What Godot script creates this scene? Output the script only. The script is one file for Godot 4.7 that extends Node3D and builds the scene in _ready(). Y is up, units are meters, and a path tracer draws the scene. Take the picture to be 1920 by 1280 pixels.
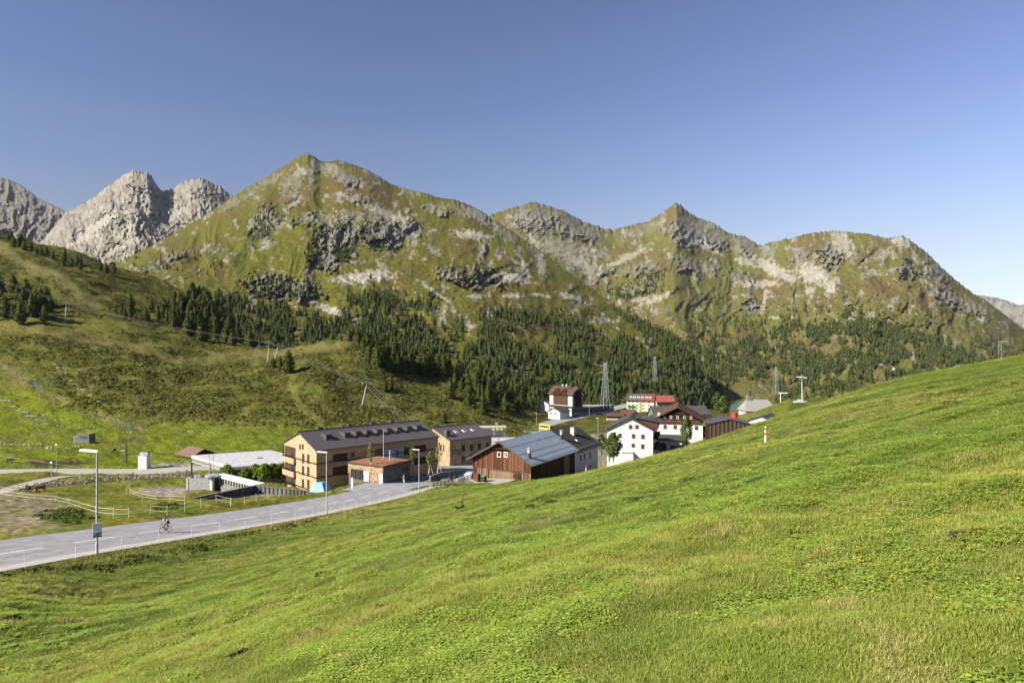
extends Node3D
# An alpine pass village seen from a meadow above the road. The camera stands at the origin, looking along -z.
# P(u, v, d): the point d metres ahead in the direction of pixel (u, v) of a 1920 x 1280 picture.
const F := 1280.0
const EXPO := 2.5
var rng := RandomNumberGenerator.new()
var names := {}
var M := {}

func P(u: float, v: float, d: float) -> Vector3:
	return Vector3((u - 960.0) / F * d, (640.0 - v) / F * d, -d)

func numbered(called: String) -> String:
	var n: int = names.get(called, -1) + 1
	names[called] = n
	return called if n == 0 else "%s_%03d" % [called, n]

func tag(o: Node, label: String, category := "", group := "", kind := ""):
	if label != "": o.set_meta("label", label)
	if category != "": o.set_meta("category", category)
	if group != "": o.set_meta("group", group)
	if kind != "": o.set_meta("kind", kind)
	return o

func thing(called: String, label: String, category: String, at := Vector3.ZERO, turn := 0.0, group := "") -> Node3D:
	var o := Node3D.new()
	o.name = numbered(called)
	add_child(o)
	o.position = at
	o.rotation.y = turn
	tag(o, label, category, group)
	return o

func part(called: String, mesh: Mesh, mat: Material, parent: Node = self) -> MeshInstance3D:
	var o := MeshInstance3D.new()
	o.name = numbered(called) if parent == self else called
	o.mesh = mesh
	if mat: o.material_override = mat
	parent.add_child(o, true)
	return o

func structure(called: String, mesh: Mesh, mat: Material) -> MeshInstance3D:
	var o := part(called, mesh, mat)
	o.set_meta("kind", "structure")
	return o

# ---------- camera, sky, sun ----------
var SUN := Vector3(-0.87, 0.0, 0.49).normalized() * cos(deg_to_rad(35.0)) + Vector3(0, sin(deg_to_rad(35.0)), 0)

func sky_stop(el: float) -> Vector3:
	var e := [0.0, 4.0, 12.5, 19.0, 26.6, 50.0, 90.0]
	var c := [Vector3(.45, .49, .53), Vector3(.37, .43, .485), Vector3(.212, .30, .515), Vector3(.148, .22, .445), Vector3(.112, .165, .358), Vector3(.08, .12, .285), Vector3(.065, .10, .25)]
	for i in range(6):
		if el <= e[i + 1]:
			return c[i].lerp(c[i + 1], clampf((el - e[i]) / (e[i + 1] - e[i]), 0, 1))
	return c[6]

func setup_view():
	var cam := Camera3D.new()
	cam.name = "camera"
	add_child(cam)
	cam.fov = rad_to_deg(2.0 * atan(640.0 / F))
	cam.near = 0.05
	cam.far = 20000.0
	cam.current = true
	var img := Image.create(512, 256, false, Image.FORMAT_RGBF)
	for j in 256:
		var el := 90.0 - (j + 0.5) / 256.0 * 180.0
		var base := sky_stop(maxf(el, 0.0))
		for i in 512:
			var az := (i + 0.5) / 512.0 * TAU
			var er := deg_to_rad(maxf(el, 0.0))
			var g := Vector3(sin(az) * cos(er), sin(er), -cos(az) * cos(er)).dot(SUN)
			var k := 1.0 + (2.4 if g < 0.0 else 1.0) * g * g
			var c := base * k
			c /= EXPO
			if el < 0.0: c = Vector3(.20, .22, .20)
			img.set_pixel(i, j, Color(c.x, c.y, c.z))
	var pm := PanoramaSkyMaterial.new()
	pm.panorama = ImageTexture.create_from_image(img)
	var sky := Sky.new()
	sky.sky_material = pm
	var env := Environment.new()
	env.background_mode = Environment.BG_SKY
	env.sky = sky
	env.tonemap_mode = Environment.TONE_MAPPER_LINEAR
	env.tonemap_exposure = EXPO
	env.sdfgi_enabled = true
	env.ssao_enabled = true
	env.ssil_enabled = true
	env.fog_enabled = true
	env.fog_density = 0.000014
	env.fog_light_color = Color(0.88, 0.94, 1.0)
	var we := WorldEnvironment.new()
	we.name = "world_environment"
	we.environment = env
	add_child(we)
	var sun := DirectionalLight3D.new()
	sun.name = "sun"
	sun.light_energy = 1.5
	sun.light_color = Color(1.0, 0.955, 0.88)
	sun.light_angular_distance = 0.5
	sun.shadow_enabled = true
	add_child(sun)
	sun.look_at_from_position(Vector3.ZERO, -SUN, Vector3.UP)

# ---------- noise, textures, materials ----------
func noise(seed_: int, freq: float, octaves := 4, ridged := false) -> FastNoiseLite:
	var n := FastNoiseLite.new()
	n.seed = seed_
	n.noise_type = FastNoiseLite.TYPE_SIMPLEX_SMOOTH
	n.frequency = freq
	n.fractal_type = FastNoiseLite.FRACTAL_RIDGED if ridged else FastNoiseLite.FRACTAL_FBM
	n.fractal_octaves = octaves
	return n

func grain(seed_: int, freq: float, lo: float, hi: float, octaves := 5, size := 512) -> ImageTexture:
	var im := noise(seed_, freq, octaves).get_seamless_image(size, size)
	im.convert(Image.FORMAT_RGB8)
	for y in size:
		for x in size:
			var k := lerpf(lo, hi, im.get_pixel(x, y).r)
			im.set_pixel(x, y, Color(k, k, k))
	return ImageTexture.create_from_image(im)

func stdmat(c: Color, rough := 0.9, metal := 0.0) -> StandardMaterial3D:
	# c holds linear, real-world base colours
	var m := StandardMaterial3D.new()
	m.albedo_color = c.linear_to_srgb()
	m.roughness = rough
	m.metallic = metal
	if rough > 0.7: m.metallic_specular = 0.12
	return m

func textured(c: Color, tex: Texture2D, scale: float, rough := 0.9, in_world := true) -> StandardMaterial3D:
	var m := stdmat(c, rough)
	m.albedo_texture = tex
	m.uv1_triplanar = true
	m.uv1_world_triplanar = in_world
	m.uv1_scale = Vector3.ONE * scale
	return m

func setup_materials():
	M.grain = grain(5, 0.02, 0.45, 1.0)
	M.turf = grain(6, 0.016, 0.38, 1.0, 6, 768)
	M.worn = grain(7, 0.022, 0.80, 1.0, 6, 512)
	M.soft = grain(9, 0.012, 0.72, 1.0, 4)
	M.speck = grain(11, 0.09, 0.5, 1.0, 3)
	var t := textured(Color(1, 1, 1), M.turf, 0.055, 0.95)
	t.vertex_color_use_as_albedo = true
	M.ground = t
	t = textured(Color(1, 1, 1), M.grain, 0.012, 0.95)
	t.vertex_color_use_as_albedo = true
	M.mountain = t
	t = stdmat(Color(.82, .84, .76), 0.75)
	t.vertex_color_use_as_albedo = true
	t.backlight_enabled = true
	t.backlight = Color(0.10, 0.16, 0.02).linear_to_srgb()
	M.blade = t
	t = stdmat(Color(.78, .78, .72), 0.85)
	t.vertex_color_use_as_albedo = true
	M.leaf = t
	t = stdmat(Color(1, 1, 1), 0.9)
	t.vertex_color_use_as_albedo = true
	M.painted = t
	M.bark = textured(Color(.12, .085, .06), M.grain, 0.8, 0.95)
	M.asphalt = textured(Color(.305, .31, .325), M.worn, 0.04, 0.9)
	M.sidewalk = textured(Color(.52, .51, .49), M.soft, 0.7, 0.92)
	M.gravel = textured(Color(.56, .53, .48), M.speck, 0.35, 0.95)
	M.line = textured(Color(.88, .88, .87), M.soft, 1.2, 0.8)
	M.white = textured(Color(.80, .79, .77), M.soft, 0.3, 0.85)
	M.cream = textured(Color(.72, .68, .52), M.soft, 0.3, 0.85)
	M.beige = textured(Color(.66, .60, .50), M.soft, 0.3, 0.85)
	M.green_wall = textured(Color(.13, .24, .15), M.soft, 0.3, 0.85)
	M.whiteplain = stdmat(Color(.80, .80, .79), 0.6)
	M.steel = stdmat(Color(.50, .52, .54), 0.45, 0.6)
	M.galv = textured(Color(.52, .54, .55), M.soft, 0.5, 0.5)
	M.darksteel = stdmat(Color(.06, .06, .065), 0.6)
	M.black = stdmat(Color(.02, .02, .022), 0.6)
	M.rubber = stdmat(Color(.022, .022, .024), 0.8)
	M.concrete = textured(Color(.34, .335, .325), M.grain, 0.25, 0.92)
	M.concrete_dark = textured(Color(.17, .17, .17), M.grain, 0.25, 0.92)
	M.flatroof = textured(Color(.50, .51, .54), M.soft, 0.12, 0.8)
	M.redroof = textured(Color(.26, .10, .075), M.grain, 0.6, 0.85)
	M.brownroof = textured(Color(.165, .105, .08), M.grain, 0.6, 0.85)
	M.pinkroof = textured(Color(.42, .13, .12), M.grain, 0.6, 0.8)
	M.greyroof = textured(Color(.125, .12, .125), M.grain, 0.6, 0.8)
	M.slate = textured(Color(.10, .095, .09), M.grain, 0.9, 0.8)
	M.seam = stdmat(Color(.058, .05, .054), 0.42)
	M.seam_rib = stdmat(Color(.085, .075, .08), 0.42)
	M.bluetin = textured(Color(.34, .42, .47), M.soft, 0.35, 0.38)
	M.bluetin.metallic = 0.25
	M.shingle = textured(Color(.42, .415, .40), M.speck, 0.35, 0.85)
	M.rustroof = textured(Color(.42, .23, .15), M.grain, 0.25, 0.9)
	M.glass = stdmat(Color(.03, .04, .045), 0.08)
	M.frame = stdmat(Color(.10, .065, .045), 0.7)
	M.darkwood = textured(Color(.07, .042, .028), M.grain, 0.9, 0.85)
	M.brownwood = textured(Color(.175, .09, .055), M.grain, 0.9, 0.85)
	M.oldwood = textured(Color(.16, .15, .14), M.grain, 0.9, 0.9)
	M.shutter_red = stdmat(Color(.55, .07, .06), 0.7)
	M.red = stdmat(Color(.60, .035, .02), 0.5)
	M.yellow = stdmat(Color(.58, .52, .07), 0.45)
	M.skyblue = stdmat(Color(.13, .40, .72), 0.6)
	M.greenpaint = stdmat(Color(.03, .22, .09), 0.6)
	M.banner = stdmat(Color(.40, .45, .52), 0.7)
	M.stone = textured(Color(.36, .35, .33), M.grain, 1.1, 0.95)
	M.stoneB = textured(Color(.24, .235, .225), M.grain, 1.1, 0.95)
	M.stoneC = textured(Color(.48, .46, .42), M.grain, 1.1, 0.95)
	M.pylon = stdmat(Color(.30, .34, .33), 0.6)
	M.cable = stdmat(Color(.16, .16, .17), 0.5)
	M.tape = stdmat(Color(.78, .77, .72), 0.6)
	M.tape.backlight_enabled = true
	M.tape.backlight = Color(.5, .5, .46)
	M.mud = textured(Color(.11, .075, .055), M.grain, 1.4, 0.95)
	M.water = stdmat(Color(.085, .19, .155), 0.12)

# ---------- mesh helpers ----------
func begin() -> SurfaceTool:
	var st := SurfaceTool.new()
	st.begin(Mesh.PRIMITIVE_TRIANGLES)
	return st

func tri(st: SurfaceTool, a: Vector3, b: Vector3, c: Vector3):
	var n := (c - a).cross(b - a).normalized()
	st.set_normal(n); st.add_vertex(a)
	st.set_normal(n); st.add_vertex(b)
	st.set_normal(n); st.add_vertex(c)

func quad(st: SurfaceTool, a: Vector3, b: Vector3, c: Vector3, d: Vector3):
	tri(st, a, b, c)
	tri(st, a, c, d)

func hexa(st: SurfaceTool, p: Array):
	# p: four lower corners, then the four upper ones, both counter-clockwise from above
	quad(st, p[4], p[7], p[6], p[5])
	quad(st, p[0], p[1], p[2], p[3])
	for i in 4:
		var k := (i + 1) % 4
		quad(st, p[i], p[i + 4], p[k + 4], p[k])

func box(st: SurfaceTool, c: Vector3, s: Vector3, b := Basis()):
	var h := s * 0.5
	hexa(st, [c + b * Vector3(-h.x, -h.y, h.z), c + b * Vector3(h.x, -h.y, h.z), c + b * Vector3(h.x, -h.y, -h.z), c + b * Vector3(-h.x, -h.y, -h.z),
		c + b * Vector3(-h.x, h.y, h.z), c + b * Vector3(h.x, h.y, h.z), c + b * Vector3(h.x, h.y, -h.z), c + b * Vector3(-h.x, h.y, -h.z)])

func boxm(c: Vector3, s: Vector3, b := Basis()) -> ArrayMesh:
	var st := begin()
	box(st, c, s, b)
	return st.commit()

func tube(st: SurfaceTool, a: Vector3, b: Vector3, ra: float, rb := -1.0, sides := 8, caps := true):
	if rb < 0.0: rb = ra
	var d := (b - a).normalized()
	var x := d.cross(Vector3.RIGHT if absf(d.x) < 0.9 else Vector3.UP).normalized()
	var y := d.cross(x)
	for i in sides:
		var t0 := TAU * i / sides
		var t1 := TAU * (i + 1) / sides
		var e0 := x * cos(t0) + y * sin(t0)
		var e1 := x * cos(t1) + y * sin(t1)
		st.set_normal(e0); st.add_vertex(a + e0 * ra)
		st.set_normal(e0); st.add_vertex(b + e0 * rb)
		st.set_normal(e1); st.add_vertex(b + e1 * rb)
		st.set_normal(e0); st.add_vertex(a + e0 * ra)
		st.set_normal(e1); st.add_vertex(b + e1 * rb)
		st.set_normal(e1); st.add_vertex(a + e1 * ra)
		if caps:
			tri(st, a, a + e0 * ra, a + e1 * ra)
			tri(st, b, b + e1 * rb, b + e0 * rb)

func tubem(a: Vector3, b: Vector3, ra: float, rb := -1.0, sides := 8) -> ArrayMesh:
	var st := begin()
	tube(st, a, b, ra, rb, sides)
	return st.commit()

func bars(list: Array, r: float, sides := 5) -> ArrayMesh:
	var st := begin()
	for l in list: tube(st, l[0], l[1], r, -1.0, sides)
	return st.commit()

func grid_mesh(cols: int, rows: int, v: PackedVector3Array, c: PackedColorArray, flip := false) -> ArrayMesh:
	var n := PackedVector3Array()
	n.resize(v.size())
	for j in rows:
		var j0 := maxi(j - 1, 0) * cols
		var j1 := mini(j + 1, rows - 1) * cols
		for i in cols:
			var a := v[j * cols + mini(i + 1, cols - 1)] - v[j * cols + maxi(i - 1, 0)]
			var b := v[j1 + i] - v[j0 + i]
			var m := a.cross(b).normalized()
			n[j * cols + i] = m if m.y >= 0.0 else -m
	var idx := PackedInt32Array()
	idx.resize((cols - 1) * (rows - 1) * 6)
	var k := 0
	for j in rows - 1:
		for i in cols - 1:
			var a := j * cols + i
			idx[k] = a; idx[k + 1] = a + cols; idx[k + 2] = a + 1
			idx[k + 3] = a + 1; idx[k + 4] = a + cols; idx[k + 5] = a + cols + 1
			if flip:
				idx[k + 1] = a + 1; idx[k + 2] = a + cols
				idx[k + 4] = a + cols + 1; idx[k + 5] = a + cols
			k += 6
	var arr := []
	arr.resize(Mesh.ARRAY_MAX)
	arr[Mesh.ARRAY_VERTEX] = v
	arr[Mesh.ARRAY_NORMAL] = n
	arr[Mesh.ARRAY_COLOR] = c
	arr[Mesh.ARRAY_INDEX] = idx
	var m := ArrayMesh.new()
	m.add_surface_from_arrays(Mesh.PRIMITIVE_TRIANGLES, arr)
	return m

func lin(table: Array, u: float, k: int) -> float:
	var n := table.size()
	if u <= table[0][0]: return table[0][k]
	for i in range(1, n):
		if u <= table[i][0]:
			var a: float = table[i - 1][0]
			var b: float = table[i][0]
			return lerpf(table[i - 1][k], table[i][k], (u - a) / (b - a))
	return table[n - 1][k]

# a chamfer-free hipped roof over a plan W x L (x from -W to 0, z from 0 to -L)
func hip_roof(W: float, L: float, eave: float, rise: float, o: float, hip: float) -> ArrayMesh:
	var st := begin()
	var a := Vector3(o, eave, o)
	var b := Vector3(o, eave, -L - o)
	var c := Vector3(-W - o, eave, -L - o)
	var d := Vector3(-W - o, eave, o)
	var r0 := Vector3(-W / 2, eave + rise, -hip)
	var r1 := Vector3(-W / 2, eave + rise, -L + hip)
	quad(st, a, r0, r1, b)
	quad(st, c, r1, r0, d)
	tri(st, d, r0, a)
	tri(st, b, r1, c)
	quad(st, a, b, c, d)
	return st.commit()

func sm(a: float, b: float, x: float) -> float:
	return smoothstep(a, b, x)

# ---------- the ground: a smooth surface through measured points, roads cut in ----------
const NS := 130
const NB := 150
const S0 := -1.42
const S1 := 1.42
const W0 := 4.0
const W1 := 1500.0
const BACK := 12.0
var tps_p := []
var tps_w := PackedFloat64Array()
var hgrid := PackedFloat32Array()
var roads := []
var nz_small: FastNoiseLite
var nz_mid: FastNoiseLite
var nz_big: FastNoiseLite
var nz_heath: FastNoiseLite

func ground_points() -> Array:
	var pts := []
	# the meadow under the camera: a plane that climbs to the right and falls away ahead
	for w in [4.0, 9.0, 17.0, 30.0, 48.0]:
		for s in [-0.45, -0.15, 0.2, 0.6, 1.0, 1.4]:
			var d: float = w - BACK
			var x: float = s * w
			pts.append(Vector3(x, -1.7 + 0.25 * x - 0.184 * d, d))
	for w in [4.0, 10.0, 20.0]:
		pts.append(Vector3(-1.0 * w, -1.7 - 0.25 * w - 0.184 * (w - BACK) + 0.02 * w, w - BACK))
		pts.append(Vector3(-1.4 * w, -1.7 - 0.34 * w - 0.184 * (w - BACK) + 0.05 * w, w - BACK))
	var px := [[1920, 668, 66], [1700, 709, 87], [1560, 752, 105], [1440, 790, 122], [1320, 836, 100], [1200, 866, 88], [1100, 890, 92], [1000, 905, 92], [900, 914, 100], [700, 948, 104], [500, 1010, 62], [300, 1060, 48], [60, 1092, 36], [0, 1170, 22], [-200, 1150, 28],
		[2150, 640, 70], [2300, 640, 120], [1900, 700, 150], [1900, 705, 240], [1650, 752, 180], [1600, 752, 285], [1500, 753, 290], [1440, 800, 200], [1300, 838, 200], [1250, 862, 215], [1190, 880, 215], [1100, 890, 190],
		[890, 902, 150], [1000, 905, 152], [1115, 885, 170], [0, 1040, 54], [-250, 1120, 52], [-250, 1010, 75], [0, 985, 78], [190, 988, 69], [300, 966, 80], [450, 946, 92], [575, 930, 112], [650, 917, 128], [760, 893, 148],
		[100, 960, 95], [100, 930, 130], [100, 905, 165], [100, 885, 195], [100, 860, 225], [100, 830, 255], [100, 800, 285], [0, 760, 310], [0, 690, 350], [0, 600, 430], [0, 520, 520], [0, 440, 650], [0, 470, 760],
		[-300, 990, 95], [-300, 900, 170], [-300, 860, 220], [-300, 780, 300], [-300, 640, 400], [-300, 430, 650], [-300, 470, 800], [150, 480, 640], [150, 560, 500], [150, 660, 390], [150, 740, 330], [200, 540, 800],
		[300, 945, 105], [300, 925, 140], [300, 900, 175], [300, 880, 205], [300, 850, 240], [300, 820, 275], [300, 800, 300], [300, 760, 330], [300, 700, 380], [300, 650, 440], [300, 600, 510], [300, 552, 600], [300, 526, 660], [300, 570, 780],
		[560, 930, 150], [480, 934, 130], [480, 905, 170], [640, 890, 180], [500, 830, 260], [500, 800, 300], [500, 760, 340], [500, 700, 400], [500, 668, 440], [500, 655, 470], [500, 690, 580], [420, 640, 500], [400, 580, 610], [420, 620, 720],
		[650, 643, 460], [650, 690, 580], [700, 700, 420], [700, 760, 375], [700, 800, 330], [800, 845, 250], [800, 800, 350], [800, 740, 420], [830, 702, 480], [830, 725, 600], [900, 708, 520], [930, 760, 450], [950, 800, 395], [900, 820, 320], [900, 850, 240],
		[1000, 795, 440], [1000, 762, 560], [1000, 760, 700], [1060, 779, 500], [1100, 805, 390], [1150, 805, 345], [1150, 835, 255], [1200, 772, 560], [1300, 790, 390], [1300, 765, 600], [1400, 782, 700], [1400, 774, 1000], [1300, 757, 1190], [1450, 755, 1210], [1600, 790, 600], [1600, 775, 1000], [2000, 720, 500], [2000, 730, 1000],
		[200, 700, 1100], [500, 760, 1000], [900, 760, 950], [-300, 700, 1300], [200, 740, 1480], [900, 770, 1480], [1400, 750, 1480], [2000, 745, 1480]]
	for p in px:
		var q := P(p[0], p[1], p[2])
		pts.append(Vector3(q.x, q.y, p[2]))
	return pts

func tps_u(r2: float) -> float:
	return r2 * log(r2) if r2 > 1e-9 else 0.0

func solve_ground():
	var pts := ground_points()
	var n := pts.size()
	var A := []
	for p in pts:
		var w: float = p.z + BACK
		tps_p.append(Vector3(p.x / w * 2.2, log(w), p.y / w))
	for i in n + 3:
		var row := PackedFloat64Array()
		row.resize(n + 4)
		A.append(row)
	for i in n:
		for j in n:
			var dx: float = tps_p[i].x - tps_p[j].x
			var dy: float = tps_p[i].y - tps_p[j].y
			A[i][j] = tps_u(dx * dx + dy * dy)
		A[i][i] += 0.0004
		A[i][n] = 1.0; A[i][n + 1] = tps_p[i].x; A[i][n + 2] = tps_p[i].y
		A[n][i] = 1.0; A[n + 1][i] = tps_p[i].x; A[n + 2][i] = tps_p[i].y
		A[i][n + 3] = tps_p[i].z
	var m := n + 3
	for c in m:
		var best := c
		for r in range(c + 1, m):
			if absf(A[r][c]) > absf(A[best][c]): best = r
		var sw = A[c]; A[c] = A[best]; A[best] = sw
		var pr: PackedFloat64Array = A[c]
		for r in range(c + 1, m):
			var f: float = A[r][c] / pr[c]
			if f == 0.0: continue
			var row: PackedFloat64Array = A[r]
			for k in range(c, m + 1): row[k] -= f * pr[k]
			A[r] = row
	tps_w.resize(m)
	for c in range(m - 1, -1, -1):
		var s: float = A[c][m]
		for k in range(c + 1, m): s -= A[c][k] * tps_w[k]
		tps_w[c] = s / A[c][c]
	hgrid.resize(NS * NB)
	for j in NB:
		var b := log(W0) + (log(W1) - log(W0)) * j / (NB - 1.0)
		for i in NS:
			var a := (S0 + (S1 - S0) * i / (NS - 1.0)) * 2.2
			var q := tps_w[n] + tps_w[n + 1] * a + tps_w[n + 2] * b
			for k in n:
				var p: Vector3 = tps_p[k]
				var r2 := (a - p.x) * (a - p.x) + (b - p.y) * (b - p.y)
				if r2 > 1e-9: q += tps_w[k] * r2 * log(r2)
			hgrid[j * NS + i] = q

func cr(a: float, b: float, c: float, d: float, t: float) -> float:
	return b + 0.5 * t * (c - a + t * (2.0 * a - 5.0 * b + 4.0 * c - d + t * (3.0 * (b - c) + d - a)))

func base_h(x: float, d: float) -> float:
	var w := maxf(d + BACK, W0)
	var fi := clampf((x / w - S0) / (S1 - S0) * (NS - 1), 0.0, NS - 1.001)
	var fj := clampf(log(w / W0) / log(W1 / W0) * (NB - 1), 0.0, NB - 1.001)
	var i := int(fi)
	var j := int(fj)
	var ti := fi - i
	var tj := fj - j
	var i0 := maxi(i - 1, 0)
	var i3 := mini(i + 2, NS - 1)
	var r := [0.0, 0.0, 0.0, 0.0]
	for k in 4:
		var o := clampi(j + k - 1, 0, NB - 1) * NS
		r[k] = cr(hgrid[o + i0], hgrid[o + i], hgrid[o + i + 1], hgrid[o + i3], ti)
	return cr(r[0], r[1], r[2], r[3], tj) * w

func add_road(pts: Array, hw: float, blend: float) -> PackedVector3Array:
	# pts: centre line as (x, y, depth); stored as short pieces
	var c := Curve3D.new()
	for i in pts.size():
		var p: Vector3 = pts[i]
		var a: Vector3 = pts[maxi(i - 1, 0)]
		var b: Vector3 = pts[mini(i + 1, pts.size() - 1)]
		var t := (b - a) * 0.17
		c.add_point(p, -t, t)
	c.bake_interval = 2.5
	var fine := c.get_baked_points()
	var lo := Vector2(1e9, 1e9)
	var hi := -lo
	for p in fine:
		lo = Vector2(minf(lo.x, p.x), minf(lo.y, p.z))
		hi = Vector2(maxf(hi.x, p.x), maxf(hi.y, p.z))
	var g := hw + blend
	var bins := {}
	for i in fine.size() - 1:
		var a := minf(fine[i].z, fine[i + 1].z) - g
		var b := maxf(fine[i].z, fine[i + 1].z) + g
		for k in range(int(floor(a / 6.0)), int(floor(b / 6.0)) + 1):
			if not bins.has(k): bins[k] = [1e9, -1e9, PackedInt32Array()]
			bins[k][0] = minf(bins[k][0], minf(fine[i].x, fine[i + 1].x) - g)
			bins[k][1] = maxf(bins[k][1], maxf(fine[i].x, fine[i + 1].x) + g)
			bins[k][2].append(i)
	roads.append({"p": fine, "hw": hw, "bl": blend, "bins": bins, "lo": lo - Vector2(g, g), "hi": hi + Vector2(g, g)})
	return fine

# signed offset from a road's centre line (left of its direction is negative), and the road's height there
func road_at(r: Dictionary, x: float, d: float) -> Vector3:
	var best := 1e18
	var out := Vector3(1e9, 0, 0)
	var p: PackedVector3Array = r.p
	var bin = r.bins.get(int(floor(d / 6.0)))
	if bin == null or x < bin[0] or x > bin[1]: return out
	for i in bin[2]:
		var a := p[i]
		var b := p[i + 1]
		var ex := b.x - a.x
		var ez := b.z - a.z
		var t := clampf(((x - a.x) * ex + (d - a.z) * ez) / (ex * ex + ez * ez), 0.0, 1.0)
		var qx := x - a.x - ex * t
		var qz := d - a.z - ez * t
		var dd := qx * qx + qz * qz
		if dd < best:
			best = dd
			out = Vector3(sqrt(dd), lerpf(a.y, b.y, t), signf(ez * qx - ex * qz))
	return out

func gh(x: float, d: float) -> float:
	var y := base_h(x, d)
	var far := sm(40.0, 300.0, d)
	y += nz_small.get_noise_2d(x, d) * lerpf(0.16, 0.5, far)
	y += nz_mid.get_noise_2d(x, d) * lerpf(0.35, 1.2, far)
	if y > -36.0 and d > 290.0:
		y += nz_big.get_noise_2d(x, d) * 5.0 * sm(-36.0, -22.0, y)
	for r in roads:
		if x > r.lo.x and x < r.hi.x and d > r.lo.y and d < r.hi.y:
			var q := road_at(r, x, d)
			if q.x < r.hw + r.bl:
				var low: float = q.y - 0.14
				if r.has("kerb") and q.z > 0.0:
					low = lerpf(low, q.y + 0.09, sm(5.2, 5.75, q.x))
					y = lerpf(low, y, sm(6.3, 11.0, q.x))
				else: y = lerpf(low, y, sm(r.hw + 0.3, r.hw + r.bl, q.x))
	return y

func G(x: float, d: float) -> Vector3:
	return Vector3(x, gh(x, d), -d)

# the ground point d metres ahead in picture column u
func GU(u: float, d: float) -> Vector3:
	var x := (u - 960.0) / F * d
	return Vector3(x, gh(x, d), -d)

func mixc(a: Color, b: Color, t: float) -> Color:
	return a.lerp(b, clampf(t, 0.0, 1.0))

func ell(u: float, v: float, cu: float, cv: float, ru: float, rv: float, edge := 0.35) -> float:
	var r := sqrt(((u - cu) / ru) * ((u - cu) / ru) + ((v - cv) / rv) * ((v - cv) / rv))
	return 1.0 - sm(1.0 - edge, 1.0 + edge, r)

func seg_d(u: float, v: float, pts: Array) -> float:
	var best := 1e9
	for i in pts.size() - 1:
		var a: Vector2 = pts[i]
		var b: Vector2 = pts[i + 1]
		var e := b - a
		var q := Vector2(u, v) - a
		var t := clampf(q.dot(e) / e.length_squared(), 0.0, 1.0)
		best = minf(best, (q - e * t).length())
	return best

const TRACK_A := [Vector2(-40, 655), Vector2(0, 682), Vector2(45, 712), Vector2(95, 742), Vector2(150, 768), Vector2(210, 787), Vector2(270, 805)]
const TRACK_B := [Vector2(270, 805), Vector2(256, 825), Vector2(245, 845)]
const TRACK_C := [Vector2(-20, 445), Vector2(40, 492), Vector2(110, 520), Vector2(150, 555), Vector2(180, 575)]
const TRACK_D := [Vector2(0, 610), Vector2(120, 628), Vector2(250, 650), Vector2(330, 680), Vector2(420, 668), Vector2(540, 660), Vector2(655, 645)]
const TRACK_E := [Vector2(560, 680), Vector2(545, 720), Vector2(560, 760), Vector2(600, 790)]
const STREAM := [Vector2(-40, 920), Vector2(40, 916), Vector2(110, 908), Vector2(180, 900), Vector2(260, 896), Vector2(360, 890)]

# how much dwarf-shrub heath grows at a place of the left hill (0 to 1)
func heath(x: float, d: float, u: float, v: float) -> float:
	var n := nz_heath.get_noise_2d(x, d)
	var h := sm(-0.20, 0.16, n + 0.16)
	h *= sm(300.0, 330.0, d)
	h = maxf(h, sm(-0.25, 0.1, n) * ell(u, v, 170, 530, 200, 60))
	h *= 1.0 - ell(u, v, 0, 730, 130, 70) - ell(u, v, 100, 612, 200, 18)
	h = maxf(h, 0.9 * ell(u, v, 520, 790, 90, 12) * sm(-0.25, 0.1, n))
	h = maxf(h, ell(u, v, 380, 730, 190, 55) * sm(-0.3, 0.0, n))
	for t in [TRACK_C, TRACK_D, TRACK_E]:
		h *= sm(4.0, 11.0, seg_d(u, v, t))
	return clampf(h, 0.0, 1.0)

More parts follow.
